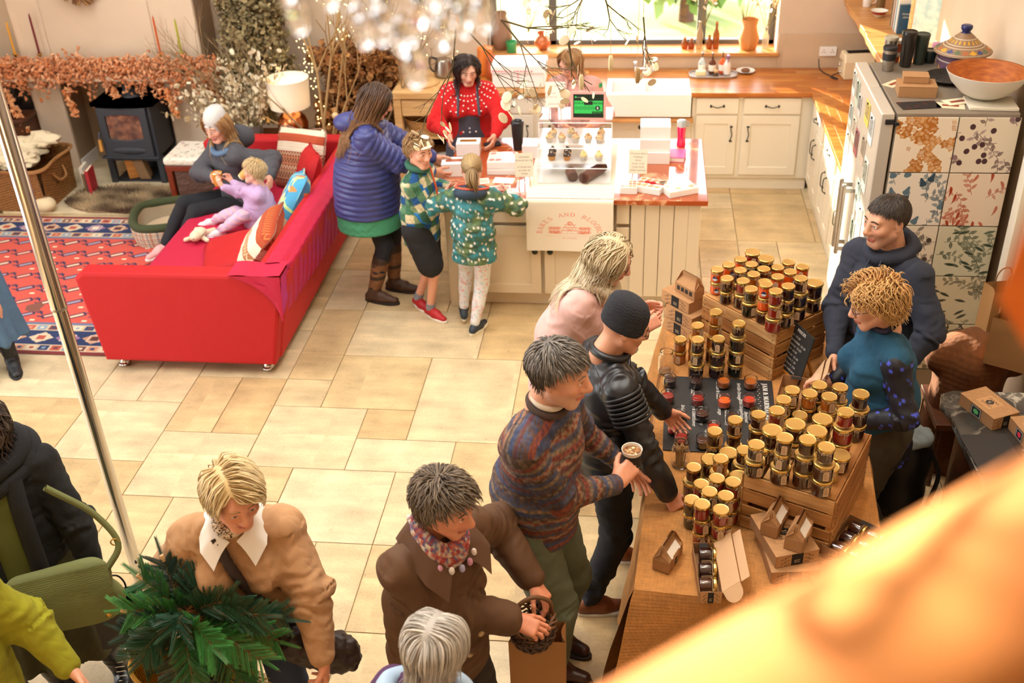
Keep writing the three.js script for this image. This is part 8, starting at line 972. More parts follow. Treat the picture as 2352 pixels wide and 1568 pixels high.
{const cup=(name,label,x,z,h,r,m,lidM,sleeve)=>{const t=thing(name,label,'cup',[x,FY,z]);part(t,'body',lathe([[0,0],[r*0.78,0.002],[r,h - 0.02]],28),m);part(t,'lid',lathe([[r*1.02,h - 0.02],[r*1.04,h - 0.004],[r*0.9,h],[r*0.8,h - 0.006],[0,h - 0.006]],28),lidM);if(sleeve)part(t,'grip_sleeve',lathe([[r*0.9,h*0.45],[r*0.955,h*0.47],[r*0.995,h*0.72],[r*0.96,h*0.74]],28),M.black);};
cup('steel_travel_cup','steel travel cup with black grip at the back left of the fridge top',1.5,-6.7,0.15,0.043,M.steel,M.black,1);cup('insulated_cup','beige topped steel cup behind the travel cup',1.53,-6.84,0.17,0.042,M.steel,mat('#a59a82',0.5));cup('black_flask','tall dark glossy flask on the fridge',1.62,-6.78,0.22,0.045,mat('#2b2724',0.2),mat('#1c1a18',0.3));cup('green_tin','tall dark green tin beside the black flask',1.71,-6.83,0.19,0.045,mat('#2f3a34',0.35),mat('#333c36',0.3));cup('dark_jar','small dark green glazed jar left of the tagine',1.78,-6.86,0.08,0.045,mat('#1c2c2a',0.2),mat('#1c2c2a',0.2));cup('orange_patterned_tin','orange and white patterned tin behind the flasks',1.57,-6.88,0.14,0.04,mat('#ffffff',0.5,{map:stripeT([['#c9501f',60],['#efe6d6',30],['#c9501f',50],['#26282c',40],['#e9dfce',76]])}),mat('#d9d2c4',0.5));}
for(const[x,z,ry,w,d,c,l]of[[1.56,-6.07,0.15,0.22,0.12,'#4d4648','dark checked placemat with red squares at the front of the fridge top'],[1.73,-6.06,-0.2,0.15,0.09,'#e0cfae','cream lettered card on the fridge top'],[1.78,-6.12,0.35,0.15,0.09,'#e6d8b8','second cream lettered card overlapping the first'],[1.49,-6.44,0.8,0.13,0.08,'#d9c4a0','white card poking from under the kraft boxes']]){const t=thing('card',l,'card',[x,FY,z],ry);part(t,'sheet',bx(w,0.003,d,0,0.0015 +(l[0]==='s'?0.004:0),0,0.0005),mat(c,0.7,w>0.2?{map:ctex(128,64,(g)=>{g.fillStyle='#55494a';g.fillRect(0,0,128,64);for(let i=0;i<8;i++)for(let k=0;k<4;k++){g.fillStyle=(i*5 + k*3)% 7===0?'#d0522c':(i + k)% 2?'#6a5f60':'#3a3436';g.fillRect(i*16,k*16,15,15);}})}:{}));if(w<0.2)part(t,'lettering',bx(w*0.6,0.0006,d*0.3,0,0.0035 +(l[0]==='s'?0.004:0),0,0.0002),mat('#8a3a24',0.8));}
solo('paper_stack',bx(0.26,0.016,0.2,0,0.009,0,0.002),mat('#ddd4bf',0.85),'pale stack of papers under the wide bowl','papers',[1.95,FY,-6.08],-0.05);
{const t=thing('iron_trivet','dark woven iron dish behind the wide bowl on the fridge','dish',[1.81,FY,-6.5]);part(t,'dish',lathe([[0,0.004],[0.09,0.004],[0.13,0.028],[0.125,0.03],[0.088,0.009],[0,0.008]],36),mat('#2f2720',0.6,{bumpMap:weave,bumpScale:0.01}));part(t,'rim',tube([0,1,2,3,4,5,6,7].map((i)=>[0.13*cos(i*PI / 4),0.029,0.13*sin(i*PI / 4)]),0.005,60,6,true),mat('#2f2720',0.6));}
{// cards on the fridge doors
const r=rng(91),cs=['#e9e6da','#cfe0d6','#d8cfc0','#b9c7b4','#e8dcc6','#c9c9c4','#a4575a','#e6c95a','#dfe6e4','#bfae98'];let n=0;
const words=['top back','upper back','second row back','top middle','upper middle','second row middle','lower middle','top front','upper front','second row front','third row front','lower front','handle side','below the handle','small magnet'];
for(const[z,y,w,h]of[[-6.8,1.74,0.1,0.15],[-6.78,1.54,0.09,0.14],[-6.76,1.36,0.1,0.13],[-6.66,1.72,0.1,0.16],[-6.62,1.5,0.11,0.15],[-6.55,1.68,0.09,0.13],[-6.5,1.46,0.11,0.16],[-6.3,1.72,0.13,0.14],[-6.14,1.68,0.12,0.17],[-6.28,1.5,0.12,0.17],[-6.13,1.4,0.13,0.2],[-6.24,1.22,0.12,0.19],[-6.1,1.12,0.12,0.18],[-6.26,0.96,0.12,0.18],[-6.1,0.86,0.1,0.16]]){const t=thing('fridge_card',`card or photo on the fridge door, ${words[n]}, ${['white', 'pale green', 'cream', 'sage', 'buff', 'grey', 'dark red', 'yellow', 'white', 'tan'][n % 10]}`,'card',[1.3335,y,z],-PI / 2,'cards on the fridge door');part(t,'sheet',bx(w,h,0.003,0,0,0.0014,0.0006),mat(cs[n % 10],0.45));part(t,'picture',new THREE.PlaneGeometry(w*0.84,h*0.6).translate(0,h*0.1,0.0034),mat('#ffffff',0.35,{map:blotch,color:['#b9c2b0','#a5b7b0','#cfc2ae','#8fa08e','#d9cdb6','#9a9a98','#7a3a44','#d9c06a','#c6cfcc','#a89880'][n % 10]}));part(t,'magnet',ball(0.007,0,h*0.42,0.004,8,6),M.black);n++;}
}
{const t=thing('wall_shelf','thick rustic wooden shelf along the right wall with a live edge','shelf',[1.95,1.48,-8.25]);const pts=[];for(let i=0;i<=30;i++){const z=-1.48 + i*0.087;pts.push([-0.22 + 0.018*noise(z*3,1,1)+ 0.01*noise(z*11,2,2),z]);}const out=[...pts,[0.2,1.13],[0.2,-1.48]];part(t,'plank',boxUV(extr(out.map(([x,z])=>[x,-z]),0.045,0.006).rotateX(-PI / 2),1.1),M.oak);for(const z of[-1,0.6])part(t,'bracket',bx(0.3,0.03,0.03,0.05,-0.02,z),M.brown);}
const HY=1.5315;
const book=(label,x,z,ry,w,h,d,c,title)=>{const t=thing('book',label,'book',[x,HY,z],ry);part(t,'cover',[bx(w,h,0.003,0,h / 2,d / 2,0.001),bx(w,h,0.003,0,h / 2,-d / 2,0.001),bx(0.003,h,d,-w / 2,h / 2,0,0.001)],mat(c,0.5));part(t,'pages',bx(w - 0.008,h - 0.008,d - 0.005,0.001,h / 2,0,0.001),mat('#e6d3ad',0.9));if(title)part(t,'title',new THREE.PlaneGeometry(w*0.9,h*0.9).translate(0,h / 2,d / 2 + 0.0022),mat('#ffffff',0.5,{map:ctex(192,256,(g)=>{g.fillStyle=c;g.fillRect(0,0,192,256);g.fillStyle='#e9e0cc';g.font='24px serif';g.textAlign='center';title.forEach((s,i)=>g.fillText(s,96,80 + i*34));g.font='15px serif';})}));};
book('blue covered book facing out in front of the shelf row',2.03,-8.6,0.05,0.16,0.22,0.022,'#23506e',['Disappointing','Affirmations']);[['#e9e3d6',0.25],['#3f87a6',0.24],['#d9c9ae',0.235],['#6a3f5c',0.27],['#c9b28a',0.26],['#3a3a44',0.24]].forEach(([c,h],i)=>book(`${['white', 'turquoise', 'buff', 'plum', 'tan', 'charcoal'][i]} spined book standing behind the blue one on the shelf`,2.03,-8.64 - i*0.036,0.04,0.17,h,0.03,c));
{const t=thing('picture_frame','pale framed picture leaning at the back of the wall shelf','picture',[2.11,HY,-8.3],-0.75);part(t,'frame',[bx(0.03,0.42,0.02,-0.15,0.21,0),bx(0.03,0.42,0.02,0.15,0.21,0),bx(0.33,0.03,0.02,0,0.015,0),bx(0.33,0.03,0.02,0,0.41,0)],M.pine);part(t,'print',bx(0.28,0.38,0.006,0,0.21,0,0.001),mat('#ffffff',0.3,{map:tex(128,128,(u,v)=>mixc([0.62,0.78,0.76],[0.9,0.92,0.86],clamp(0.5 + fbm(u*5,v*7,2,3)*1.3,0,1)))}));}
for(const[x,z,w,h,d,c,l]of[[1.98,-8.05,0.1,0.13,0.07,'#dfae48','orange packet standing on the shelf by the picture'],[2.02,-7.85,0.09,0.16,0.07,'#e8dca2','pale yellow carton on the shelf'],[2.06,-7.76,0.08,0.17,0.07,'#c48ab0','lilac carton beside the pale yellow one'],[2.0,-7.98,0.12,0.06,0.1,'#d9b48a','low kraft carton on the shelf']]){const t=thing('food_carton',l,'carton',[x,HY,z],-0.3);part(t,'carton',bx(w,h,d,0,h / 2,0,0.002),mat(c,0.6));part(t,'printed_label',bx(w*0.6,h*0.5,0.002,0,h*0.45,d / 2 + 0.0006,0.0004),mat('#4a4654',0.6));}
{const t=thing('painted_bowl','small hand painted bowl on the wall shelf','bowl',[1.9,HY,-9.08]);part(t,'bowl',lathe([[0,0],[0.03,0.001],[0.07,0.05],[0.066,0.052],[0.028,0.007],[0,0.006]],30),mat('#ffffff',0.3,{map:stripeT([['#3a6a3c',60],['#e9e4d6',70],['#a8382c',50],['#e9e4d6',76]])}));const m=thing('white_mug','white mug at the back of the wall shelf','mug',[1.86,HY,-9.4]);part(m,'cup',lathe([[0,0],[0.035,0.001],[0.04,0.1],[0.037,0.1],[0.033,0.006]],26),M.ceramic);part(m,'handle',tube([[0.038,0.08,0],[0.065,0.075,0],[0.062,0.03,0],[0.036,0.025,0]],0.006,16,7),M.ceramic);const b=thing('speckled_bottle','brown speckled bottle behind the painted bowl','bottle',[1.95,HY,-9.3]);part(b,'body',lathe([[0,0],[0.035,0.002],[0.036,0.14],[0.015,0.18],[0.015,0.22]],24),mat('#7a5a34',0.4));const c=thing('ceramic_fruit','red ceramic pomegranate behind the cartons on the shelf','ornament',[2.08,HY,-7.6]);part(c,'fruit',elli(0.05,0.045,0.05,0,0.045,0),mat('#8a2c22',0.35));part(c,'curled_stalk',tube([[0,0.085,0],[0.005,0.12,0],[0.02,0.13,0],[0.02,0.115,0]],0.004,12,6),M.black);}
// ---------- right side: marble cupboard ----------
{const t=thing('marble_sideboard','dark wooden sideboard with a dark veined marble top at the right edge','sideboard',[1.86,0,-4.1],0.02);const mt=tex(512,512,(u,v)=>{const q=fbm(u*5,v*5,4,5),vn=Math.pow(1 - min(1,abs(fbm(u*5 + q,v*5 - q,8,4))*7),4);return mixc(mixc([0.16,0.15,0.14],[0.3,0.28,0.26],clamp(0.5 + q,0,1)),[0.7,0.66,0.6],vn*0.6);});const o=[[-0.28,0.62],[-0.3,0.54],[-0.28,0.46],[-0.26,-0.9],[0.28,-0.9],[0.28,0.64],[-0.22,0.65]];part(t,'marble_top',boxUV(extr(o,0.03,0.006).rotateX(-PI / 2).translate(0,0.77,0),0.9),mat('#ffffff',0.18,{map:mt}));part(t,'carcass',boxUV(bx(0.46,0.68,1.4,0.04,0.42,0.12,0.01),1),mat('#ffffff',0.35,{map:T.brown}));for(const z of[-0.2,0.45])part(t,'door',boxUV(bx(0.02,0.56,0.56,-0.2,0.43,z,0.006),1),mat('#ffffff',0.3,{map:T.brown}));part(t,'plinth',bx(0.5,0.08,1.44,0.03,0.04,0.12),M.brown);}
const RYY=0.8065;
flatBox('kraft gift box with printed emblem on the marble sideboard',[1.745,RYY,-4.55],0.45,0.15,0.07,0.24,{side:'#57b06a'});flatBox('kraft gift box with red label at the right picture edge',[1.9,RYY,-4.35],0.2,0.14,0.07,0.2,{side:'#d8304a'});
{const g=bx(0.22,0.008,0.3,0,0.004,0,0.002);solo('slate_tile',g,mat('#2a2726',0.6),'plain dark slate lying on the marble sideboard','slate',[1.69,RYY,-4.22],0.1);const t=thing('framed_chalkboard','wood framed chalkboard with white lettering at the right edge','chalkboard',[1.93,RYY,-4.02],-0.9);part(t,'frame',[bx(0.03,0.42,0.02,-0.16,0.21,0),bx(0.03,0.42,0.02,0.16,0.21,0),bx(0.35,0.03,0.02,0,0.015,0),bx(0.35,0.03,0.02,0,0.42,0)],mat('#9a7a54',0.6));part(t,'board',bx(0.3,0.4,0.006,0,0.21,0.0,0.001),M.black);part(t,'lettering',new THREE.PlaneGeometry(0.28,0.36).translate(0,0.21,0.0045),mat('#ffffff',0.9,{map:ctex(256,320,(g)=>{g.fillStyle='#1d1b1a';g.fillRect(0,0,256,320);g.fillStyle='#e9e6df';g.font='bold 28px sans-serif';['CHUTNEY &','MARMALADE','Seville','Red onion','Piccalilli'].forEach((s,i)=>g.fillText(s,20,50 + i*54));})}));}
{const t=thing('burlap_chair','chair draped in brown burlap behind the marble sideboard','chair',[1.85,0,-5.2]);part(t,'burlap_cover',sdf([cap(V(-0.16,0.72,0),V(0.2,0.72,0),0.1,0.1,{n:V(0,0,1),fl:0.9}),cap(V(0.0,0.1,-0.02),V(0,0.7,0),0.2,0.19)],0.014,{uv:1,disp:(x,y,z,b)=>0.02*noise(x*9,y*4,z*9)}),mat('#8a6434',0.95,{map:rep(burlapT,1,1),bumpMap:weave,bumpScale:0.002}));part(t,'seat',bx(0.4,0.04,0.4,0,0.42,0.05),M.brown);for(const x of[-0.17,0.17])for(const z of[-0.12,0.22])part(t,'leg',rod([x,0,z],[x,0.42,z],0.016),M.brown);}
function paperBag(name,label,p,ry,w,h,d,m,handleM){const t=thing(name,label,'bag',p,ry),k=0.0015,Mx=m;part(t,'bag_body',[grid(8,10,(u,v)=>[lerp(-w / 2,w / 2,u),v*h,d / 2 + 0.004*noise(u*4,v*4,1)]),grid(8,10,(u,v)=>[lerp(-w / 2,w / 2,u),v*h,-d / 2 + 0.004*noise(u*4,v*4,5)]),grid(4,10,(u,v)=>[-w / 2 + 0.018*sin(u*PI)*v,v*h,lerp(-d / 2,d / 2,u)]),grid(4,10,(u,v)=>[w / 2 - 0.018*sin(u*PI)*v,v*h,lerp(-d / 2,d / 2,u)]),bx(w,k,d,0,k,0,0)],Mx);for(const s of[-1,1])part(t,'handle',tube([[-w*0.2,h - 0.03,s*d*0.46],[-w*0.2,h + 0.04,s*d*0.42],[-w*0.1,h + 0.085,s*d*0.36],[w*0.1,h + 0.085,s*d*0.36],[w*0.2,h + 0.04,s*d*0.42],[w*0.2,h - 0.03,s*d*0.46]],0.004,30,7),handleM);return t;}
paperBag('paper_bag','large brown paper carrier bag on the burlap chair at the right edge',[1.98,0.8,-5.0],-0.5,0.26,0.28,0.14,mat('#8f6538',0.85),mat('#7a5630',0.8));paperBag('paper_bag','upright kraft bag with white label behind the other at the right edge',[1.98,0.8,-5.3],0.2,0.2,0.3,0.12,mat('#a57a48',0.85),mat('#8a6236',0.8));scene.children.filter((o)=>o.name.startsWith('paper_bag')).forEach((o)=>{o.position.y=0.1 + 0.72;});
{const t=thing('black_rucksack','black bag with silvery lining standing on the floor by the sideboard','bag',[1.45,0,-4.72],0.3);part(t,'bag_body',sdf([cap(V(0,0.12,0),V(0.02,0.42,0),0.14,0.12,{n:V(0,0,1),fl:0.7})],0.01,{disp:(x,y,z)=>0.018*noise(x*8,y*8,z*8),cuts:[{p:V(0,0.005,0),n:V(0,-1,0)}]}),mat('#15161a',0.5));part(t,'flap_lining',sdf([ell(V(0.02,0.52,0),0.12,0.04,0.09)],0.008,{disp:(x,y,z)=>0.02*noise(x*20,y*20,z*20)}),mat('#9fb0b8',0.35));part(t,'strap',tube([[0.1,0.46,0.05],[0.16,0.3,0.08],[0.13,0.1,0.08]],0.012,16,6),M.black);}
// ---------- what people hold and wear ----------
const paperCup=(label,p,h,r,c,band,liquid,tiltX=0,tiltZ=0)=>{const t=thing('paper_cup',label,'cup',p);part(t,'cup',lathe([[0,0.002],[r*0.72,0.001],[r,h],[r*1.04,h + 0.002],[r*1.02,h + 0.005],[r*0.96,h + 0.002],[r*0.7,0.006]],34),mat(c,0.6));if(band)part(t,'sleeve',lathe([[r*0.775,h*0.16],[r*0.785,h*0.16],[r*0.965,h*0.84],[r*0.955,h*0.85]],34),mat(band,0.7));if(liquid)part(t,'coffee',new THREE.CircleGeometry(r*0.93,30).rotateX(-PI / 2).translate(0,h*0.9,0),liquid);t.rotation.set(tiltX,0,tiltZ);return t;};
paperCup('black takeaway coffee cup with milky froth in the grey-haired man\'s hand',[0,0,0],0.1,0.043,'#ece4d6','#1c1a1c',mat('#ffffff',0.4,{map:ctex(128,128,(g)=>{const r=rng(6);g.fillStyle='#8a5a30';g.fillRect(0,0,128,128);for(let i=0;i<40;i++){g.fillStyle=['#d9b88a','#6a3f1e','#e6cba2','#a8743f'][i % 4];g.beginPath();g.ellipse(20 + r()*88,20 + r()*88,4 + r()*16,3 + r()*8,r()*6,0,7);g.fill();}})}));
paperCup('yellow paper cup in the hand of the woman on the sofa',[0,0,0],0.1,0.042,'#d99a3e','#d08a30',mat('#f0e6d2',0.5));paperCup('small cream paper cup the toddler drinks from',[0,0,0],0.08,0.036,'#eadcc0','#d9a85c',null);
{// put each cup where the hand that holds it is
const cups=scene.children.filter((o)=>o.name.startsWith('paper_cup')),put=(o,J,q,d,n,up)=>{const A=J.arm[q],s=J.Hh*0.108 / 0.185;o.position.copy(A.w).addScaledVector(A.d,d*s).addScaledVector(A.n,n*s).y +=up;};
if(PEOPLE.coffee){put(cups[0],PEOPLE.coffee,'R',0.085,0.05,-0.03);put(cups[1],PEOPLE.seated,'R',0.085,0.05,-0.05);const J=PEOPLE.toddler;cups[2].position.copy(J.w(0,-0.075,0.13));cups[2].rotation.set(0,0,0);cups[2].quaternion.setFromUnitVectors(V(0,1,0),J.hf.clone().multiplyScalar(-0.75).add(V(0,0.65,0)).normalize());}
}
paperBag('paper_bag','brown paper carrier bag with twisted handles held by the woman in brown',[-0.36,0.42,-3.06],0.06,0.23,0.28,0.11,mat('#a9794a',0.85),mat('#c9a26e',0.8));
const wickerRing=(n,R,r,seed,ry=1)=>{const q=rng(seed),g=[];for(let k=0;k<n;k++){const p=[];for(let i=0;i<20;i++){const a=i / 20*2*PI + k;p.push([(R + r*cos(a*5 + k*2.2))*cos(a),r*1.2*sin(a*5 + k*2.2)+(q()- 0.5)*0.004,(R + r*cos(a*5 + k*2.2))*ry*sin(a)]);}g.push(tube(p,0.0045,90,5,true));}return g;};
{const t=thing('willow_basket','dark woven willow hanging basket gripped by the woman in brown','basket',[-0.37,0.84,-2.99],0.4),m=mat('#4a2f1a',0.6),m2=mat('#6a4524',0.6);part(t,'rim',wickerRing(5,0.085,0.011,3),m2);const s=[];for(let i=0;i<12;i++){const a=i / 12*6.283;s.push(tube([[0.085*cos(a),0,0.085*sin(a)],[0.09*cos(a + 0.3),-0.07,0.09*sin(a + 0.3)],[0.03*cos(a + 0.6),-0.15,0.03*sin(a + 0.6)]],0.005,12,5));}part(t,'stakes',s,m);part(t,'weave',[...wickerRing(3,0.088,0.008,4).map((g)=>g.translate(0,-0.05,0)),...wickerRing(3,0.07,0.008,5).map((g)=>g.translate(0,-0.1,0))],m);part(t,'handle',tube([[-0.085,0,0],[-0.07,0.08,0],[0,0.12,0],[0.07,0.08,0],[0.085,0,0]],0.009,30,7),m2);}
{const t=thing('willow_bird_feeder','willow ring bird feeder on a bundle of rods held with the fir branches','basket',[-1.68,1.1,-2.74]),m=mat('#6a4020',0.55),m2=mat('#8a5a2c',0.55);const G=wickerRing(7,0.078,0.014,7).map((g)=>g.rotateX(0.5));part(t,'woven_ring',G,m2);part(t,'arched_handle',[0,1,2].map((k)=>tube([[-0.075 + k*0.006,0.0,-0.02],[-0.075,0.09,-0.05],[-0.03,0.15,-0.07 - k*0.005],[0.03,0.12,-0.06],[0.045,0.03,-0.03 - k*0.006]],0.006,30,6)),m2);const r=rng(3),rods=[];for(let i=0;i<8;i++){const a=i / 8*6.28;rods.push(tube([[0.075*cos(a),-0.01 - 0.04*sin(a),0.07*sin(a)],[0.05*cos(a)+ 0.02,-0.09,0.05*sin(a)+ 0.02],[0.07 +(r()- 0.5)*0.02,-0.2,0.04 +(r()- 0.5)*0.02],[0.1,-0.32,0.05]],0.0048,20,6));}part(t,'rods',rods,m);const bp=sdf([ell(V(0.05,-0.1,0.035),0.026,0.038,0.026),ell(V(0.055,-0.15,0.04),0.028,0.034,0.028)],0.004,{disp:(x,y,z)=>0.003*noise(x*160,y*160,z*160)});part(t,'suet_balls',bp,mat('#8a7560',0.95,{bumpMap:speck,bumpScale:0.003}));}
{// fir branches
const needle=(()=>{const g=[];for(let i=0;i<34;i++){const y=i / 34*0.115,s=i % 2?1:-1,L=0.021*(1 - 0.45*(i / 34))+ 0.003;for(const up of[0,1])g.push(new THREE.BoxGeometry(0.0019,L,0.0007).translate(0,L / 2,0).rotateZ(s*(1.0 - 0.35*i / 34)+(up?-s*0.25:0)).rotateY(up?s*0.7:0).translate(0,y,up?0.002:0));}g.push(new THREE.CylinderGeometry(0.001,0.0022,0.115,5).translate(0,0.0575,0));return mg(g);})();
const r=rng(101),cols=['#1d4a2a','#2f6f36','#25543c','#3f8a3f','#1b4034'];
const sprays=[[0.42,0.15,0.12],[0.4,-0.1,0.2],[0.3,-0.3,0.22],[0.1,-0.42,0.2],[-0.1,-0.35,0.22],[-0.25,-0.15,0.2],[-0.3,0.1,0.1],[-0.22,0.25,0.0],[-0.1,0.34,-0.05],[0.12,0.3,-0.02],[0.28,0.22,0.1],[0.48,-0.05,0.1],[0.35,-0.42,0.15],[0.2,-0.5,0.24],[0.0,0.1,0.2],[-0.18,-0.02,0.26],[0.2,0.05,0.28],[0.05,-0.2,0.3],[-0.32,-0.05,0.12],[0.5,0.04,0.02]];
sprays.forEach(([x,y,z],k)=>{const t=thing('fir_branch',`${['bright green', 'blue-green', 'dark green'][k % 3]} fir branch, ${['upper right', 'right', 'lower right', 'bottom', 'lower left', 'left', 'far left', 'upper left', 'top left', 'top', 'inner right', 'far right', 'low right', 'lowest', 'centre', 'inner left', 'centre right', 'centre low', 'outer left', 'outer right'][k]} of the bunch held by the woman in camel`,'branch',[-1.63,1.02,-2.74],0,'fir branches in the bunch');const end=V(x*0.72,y*0.72,z*0.6),st=[],lists=[];const mid=end.clone().multiplyScalar(0.5).add(V(0,0.05,0.03));const c=new THREE.CatmullRomCurve3([V(0,0,0),mid,end]);st.push(new THREE.TubeGeometry(c,12,0.0042,5));const M4=new THREE.Matrix4(),ng=[];const col=cols[(k*3)% 5];for(let i=0;i<34;i++){const u=0.2 + 0.8*(i / 33),p=c.getPoint(u),d=c.getTangent(u),side=V(0,0.3,1).cross(d).normalize().multiplyScalar(i % 2?1:-1),v=i===33?d.clone():d.clone().multiplyScalar(0.8).addScaledVector(side,0.75 + r()*0.3).add(V(0,(r()- 0.6)*0.35,0.12)).normalize(),q=new THREE.Quaternion().setFromUnitVectors(V(0,1,0),v).multiply(new THREE.Quaternion().setFromAxisAngle(V(0,1,0),r()*6.28));M4.compose(p,q,V(1,1,1).multiplyScalar(0.6 + 0.35*r()));ng.push(needle.clone().applyMatrix4(M4));st.push(rod(p,p.clone().addScaledVector(v,0.09),0.002,0.001,4));}part(t,'stem',st,mat('#6a5030',0.85));const np=part(t,'needles',mg(ng),mat(k===12?'#a8953c':col,0.5));np.userData.kind='stuff';if(k>5&&k<9)part(t,'cut_end',rod(end.clone().multiplyScalar(1.02),end.clone().multiplyScalar(1.12),0.008,0.008,8),mat('#c9a070',0.8));});
}
{// camel woman's bags
const J=PEOPLE.camel;if(J){const pts=[0.29,0.22,0.14,0.06,-0.02].map((u,i)=>{let p=(u>0?J.at(u):J.Hc.clone().add(V(0,u*1.6,0))).clone().addScaledVector(J.Lt,-0.07 + i*0.062).addScaledVector(J.Ft,0.4),n=0;while(evalP(J.topP,p.x,p.y,p.z)>0.008&&n++<190)p.addScaledVector(J.Ft,-0.003);return p;});const t=thing('quilted_crossbody_bag','dark brown quilted crossbody bag with ruched strap on the woman in camel','bag',pts[4].toArray()),o=pts[4].clone().negate();part(t,'ruched_strap',(()=>{const c=new THREE.CatmullRomCurve3(pts.map((p)=>p.clone().add(o)));const g=new THREE.TubeGeometry(c,70,0.02,8),p=g.attributes.position,n=g.attributes.normal;for(let i=0;i<p.count;i++){const k=0.005*noise(p.getX(i)*90,p.getY(i)*60,p.getZ(i)*90);p.setXYZ(i,p.getX(i)+ n.getX(i)*k,p.getY(i)+ n.getY(i)*k,p.getZ(i)+ n.getZ(i)*k);}g.computeVertexNormals();return g;})(),mat('#2f201a',0.6));part(t,'bag_body',sdf([cap(V(0.0,-0.06,0.05),V(0.16,-0.12,0.02),0.085,0.1,{n:V(-0.2,0,1).normalize(),fl:0.7})],0.007,{disp:(x,y,z)=>0.014*noise(x*26,y*20,z*20)+ 0.006*noise(x*60,y*50,z*50)}),mat('#2f201a',0.55));}
const b=thing('gold_woven_bag','mustard gold glittery woven bag under the fir branches','bag',[-1.72,0.52,-2.72]),gm=mat('#c08a1c',0.4,{metalness:0.4,bumpMap:knit,bumpScale:0.004});part(b,'bag_body',grid(60,16,(u,v)=>{const a=u*2*PI;return[(0.19 + 0.02*v)*cos(a),v*0.25 + 0.02*sin(a*2)*v,(0.09 + 0.03*v)*sin(a)];}),gm);part(b,'base',elli(0.19,0.01,0.09,0,0.005,0),gm);part(b,'rim',tube([0,1,2,3,4,5,6,7].map((i)=>[0.21*cos(i*PI / 4),0.25 + 0.02*sin(i*PI / 2),0.12*sin(i*PI / 4)]),0.009,60,7,true),gm);part(b,'handle',tube([[-0.19,0.25,0.02],[-0.16,0.38,0.02],[0.0,0.46,0],[0.12,0.36,0.02],[0.16,0.26,0.06]],0.009,30,7),gm);}
{// green satchel and black carrier
const t=thing('green_satchel','olive green canvas satchel with flap worn over the black cardigan','bag',[-2.31,0.86,-2.97],0.35),m=mat('#6f7444',0.8,{bumpMap:weave,bumpScale:0.0012});part(t,'bag_body',sdf([cap(V(-0.13,-0.06,0),V(0.13,-0.06,0),0.11,0.11,{n:V(0,0,1),fl:0.5}),cap(V(-0.13,0.05,0),V(0.13,0.07,0),0.08,0.08,{n:V(0,0,1),fl:0.6})],0.009,{uv:1,disp:(x,y,z)=>0.008*noise(x*9,y*9,z*9)}),m);part(t,'flap',grid(20,16,(u,v)=>{const x=lerp(-0.225,0.225,u),rr=0.05*Math.pow(abs(u*2 - 1),6);return[x*(1 - 0.06*(1 - v)),lerp(0.13,-0.15 + rr,v)+ 0.02*u,0.05 + 0.035*sin(v*PI*0.8)+ 0.006*noise(u*4,v*4,2)];}),m);part(t,'snap_button',lathe([[0,0.004],[0.009,0.003],[0.011,0]],14).rotateX(PI / 2).translate(0.17,-0.085,0.088),M.brass);part(t,'strap',tube([[0.2,0.1,0.02],[0.26,0.18,-0.02],[0.2,0.32,-0.06],[0.05,0.5,-0.06]],0.014,30,6),m);part(t,'buckle_ring',new THREE.TorusGeometry(0.016,0.003,6,16).translate(0.25,0.2,-0.02),M.brass);
const b=paperBag('black_gift_bag','black paper carrier bag hanging from the hand of the black cardigan',[-2.16,0.5,-3.08],0.35,0.2,0.24,0.1,mat('#141416',0.5),mat('#101012',0.6));}
// ---------- overhead: chandelier, honesty branches, pole and railing ----------
{const t=thing('crystal_chandelier','cut glass chandelier drops hanging close overhead, out of focus','chandelier',[-0.235,3.66,-1.08]),gl=mat('#ffffff',0.02,{transmission:1,thickness:0.02,ior:1.52}),r=rng(111);gl.flatShading=true;part(t,'suspension_rod',rod([0,0.35,0],[0,1.64,0],0.006),M.brass);part(t,'ring_frame',[new THREE.TorusGeometry(0.13,0.006,8,40).rotateX(PI / 2).translate(0,0.2,0),new THREE.TorusGeometry(0.07,0.005,8,30).rotateX(PI / 2).translate(0,0.28,0),...[0,1,2,3].map((i)=>rod([0.13*cos(i*1.57),0.2,0.13*sin(i*1.57)],[0,0.36,0],0.003))],M.brass);const drop=(x,y,z,s)=>part(t,'crystal_drop',[new THREE.OctahedronGeometry(0.011*s,1).scale(0.9,1.7,0.9).toNonIndexed().translate(x,y,z)],gl);const bead=(x,y,z)=>part(t,'crystal_bead',new THREE.IcosahedronGeometry(0.006,0).translate(x,y,z),gl);for(let i=0;i<16;i++){const a=i / 16*6.283;for(let k=0;k<3;k++)bead(0.12*cos(a)*(1 - k*0.12),0.165 - k*0.032,0.12*sin(a)*(1 - k*0.12));drop(0.125*cos(a),0.075 + 0.03*(i % 2),0.125*sin(a),1.1);}for(let i=0;i<8;i++){const a=i / 8*6.283;drop(0.055*cos(a),0.045,0.055*sin(a),1.1);bead(0.06*cos(a),0.08,0.06*sin(a));}drop(0,-0.002,0,1.4);part(t,'crystal_ball',new THREE.IcosahedronGeometry(0.016,1).translate(0,0.04,0),gl);}
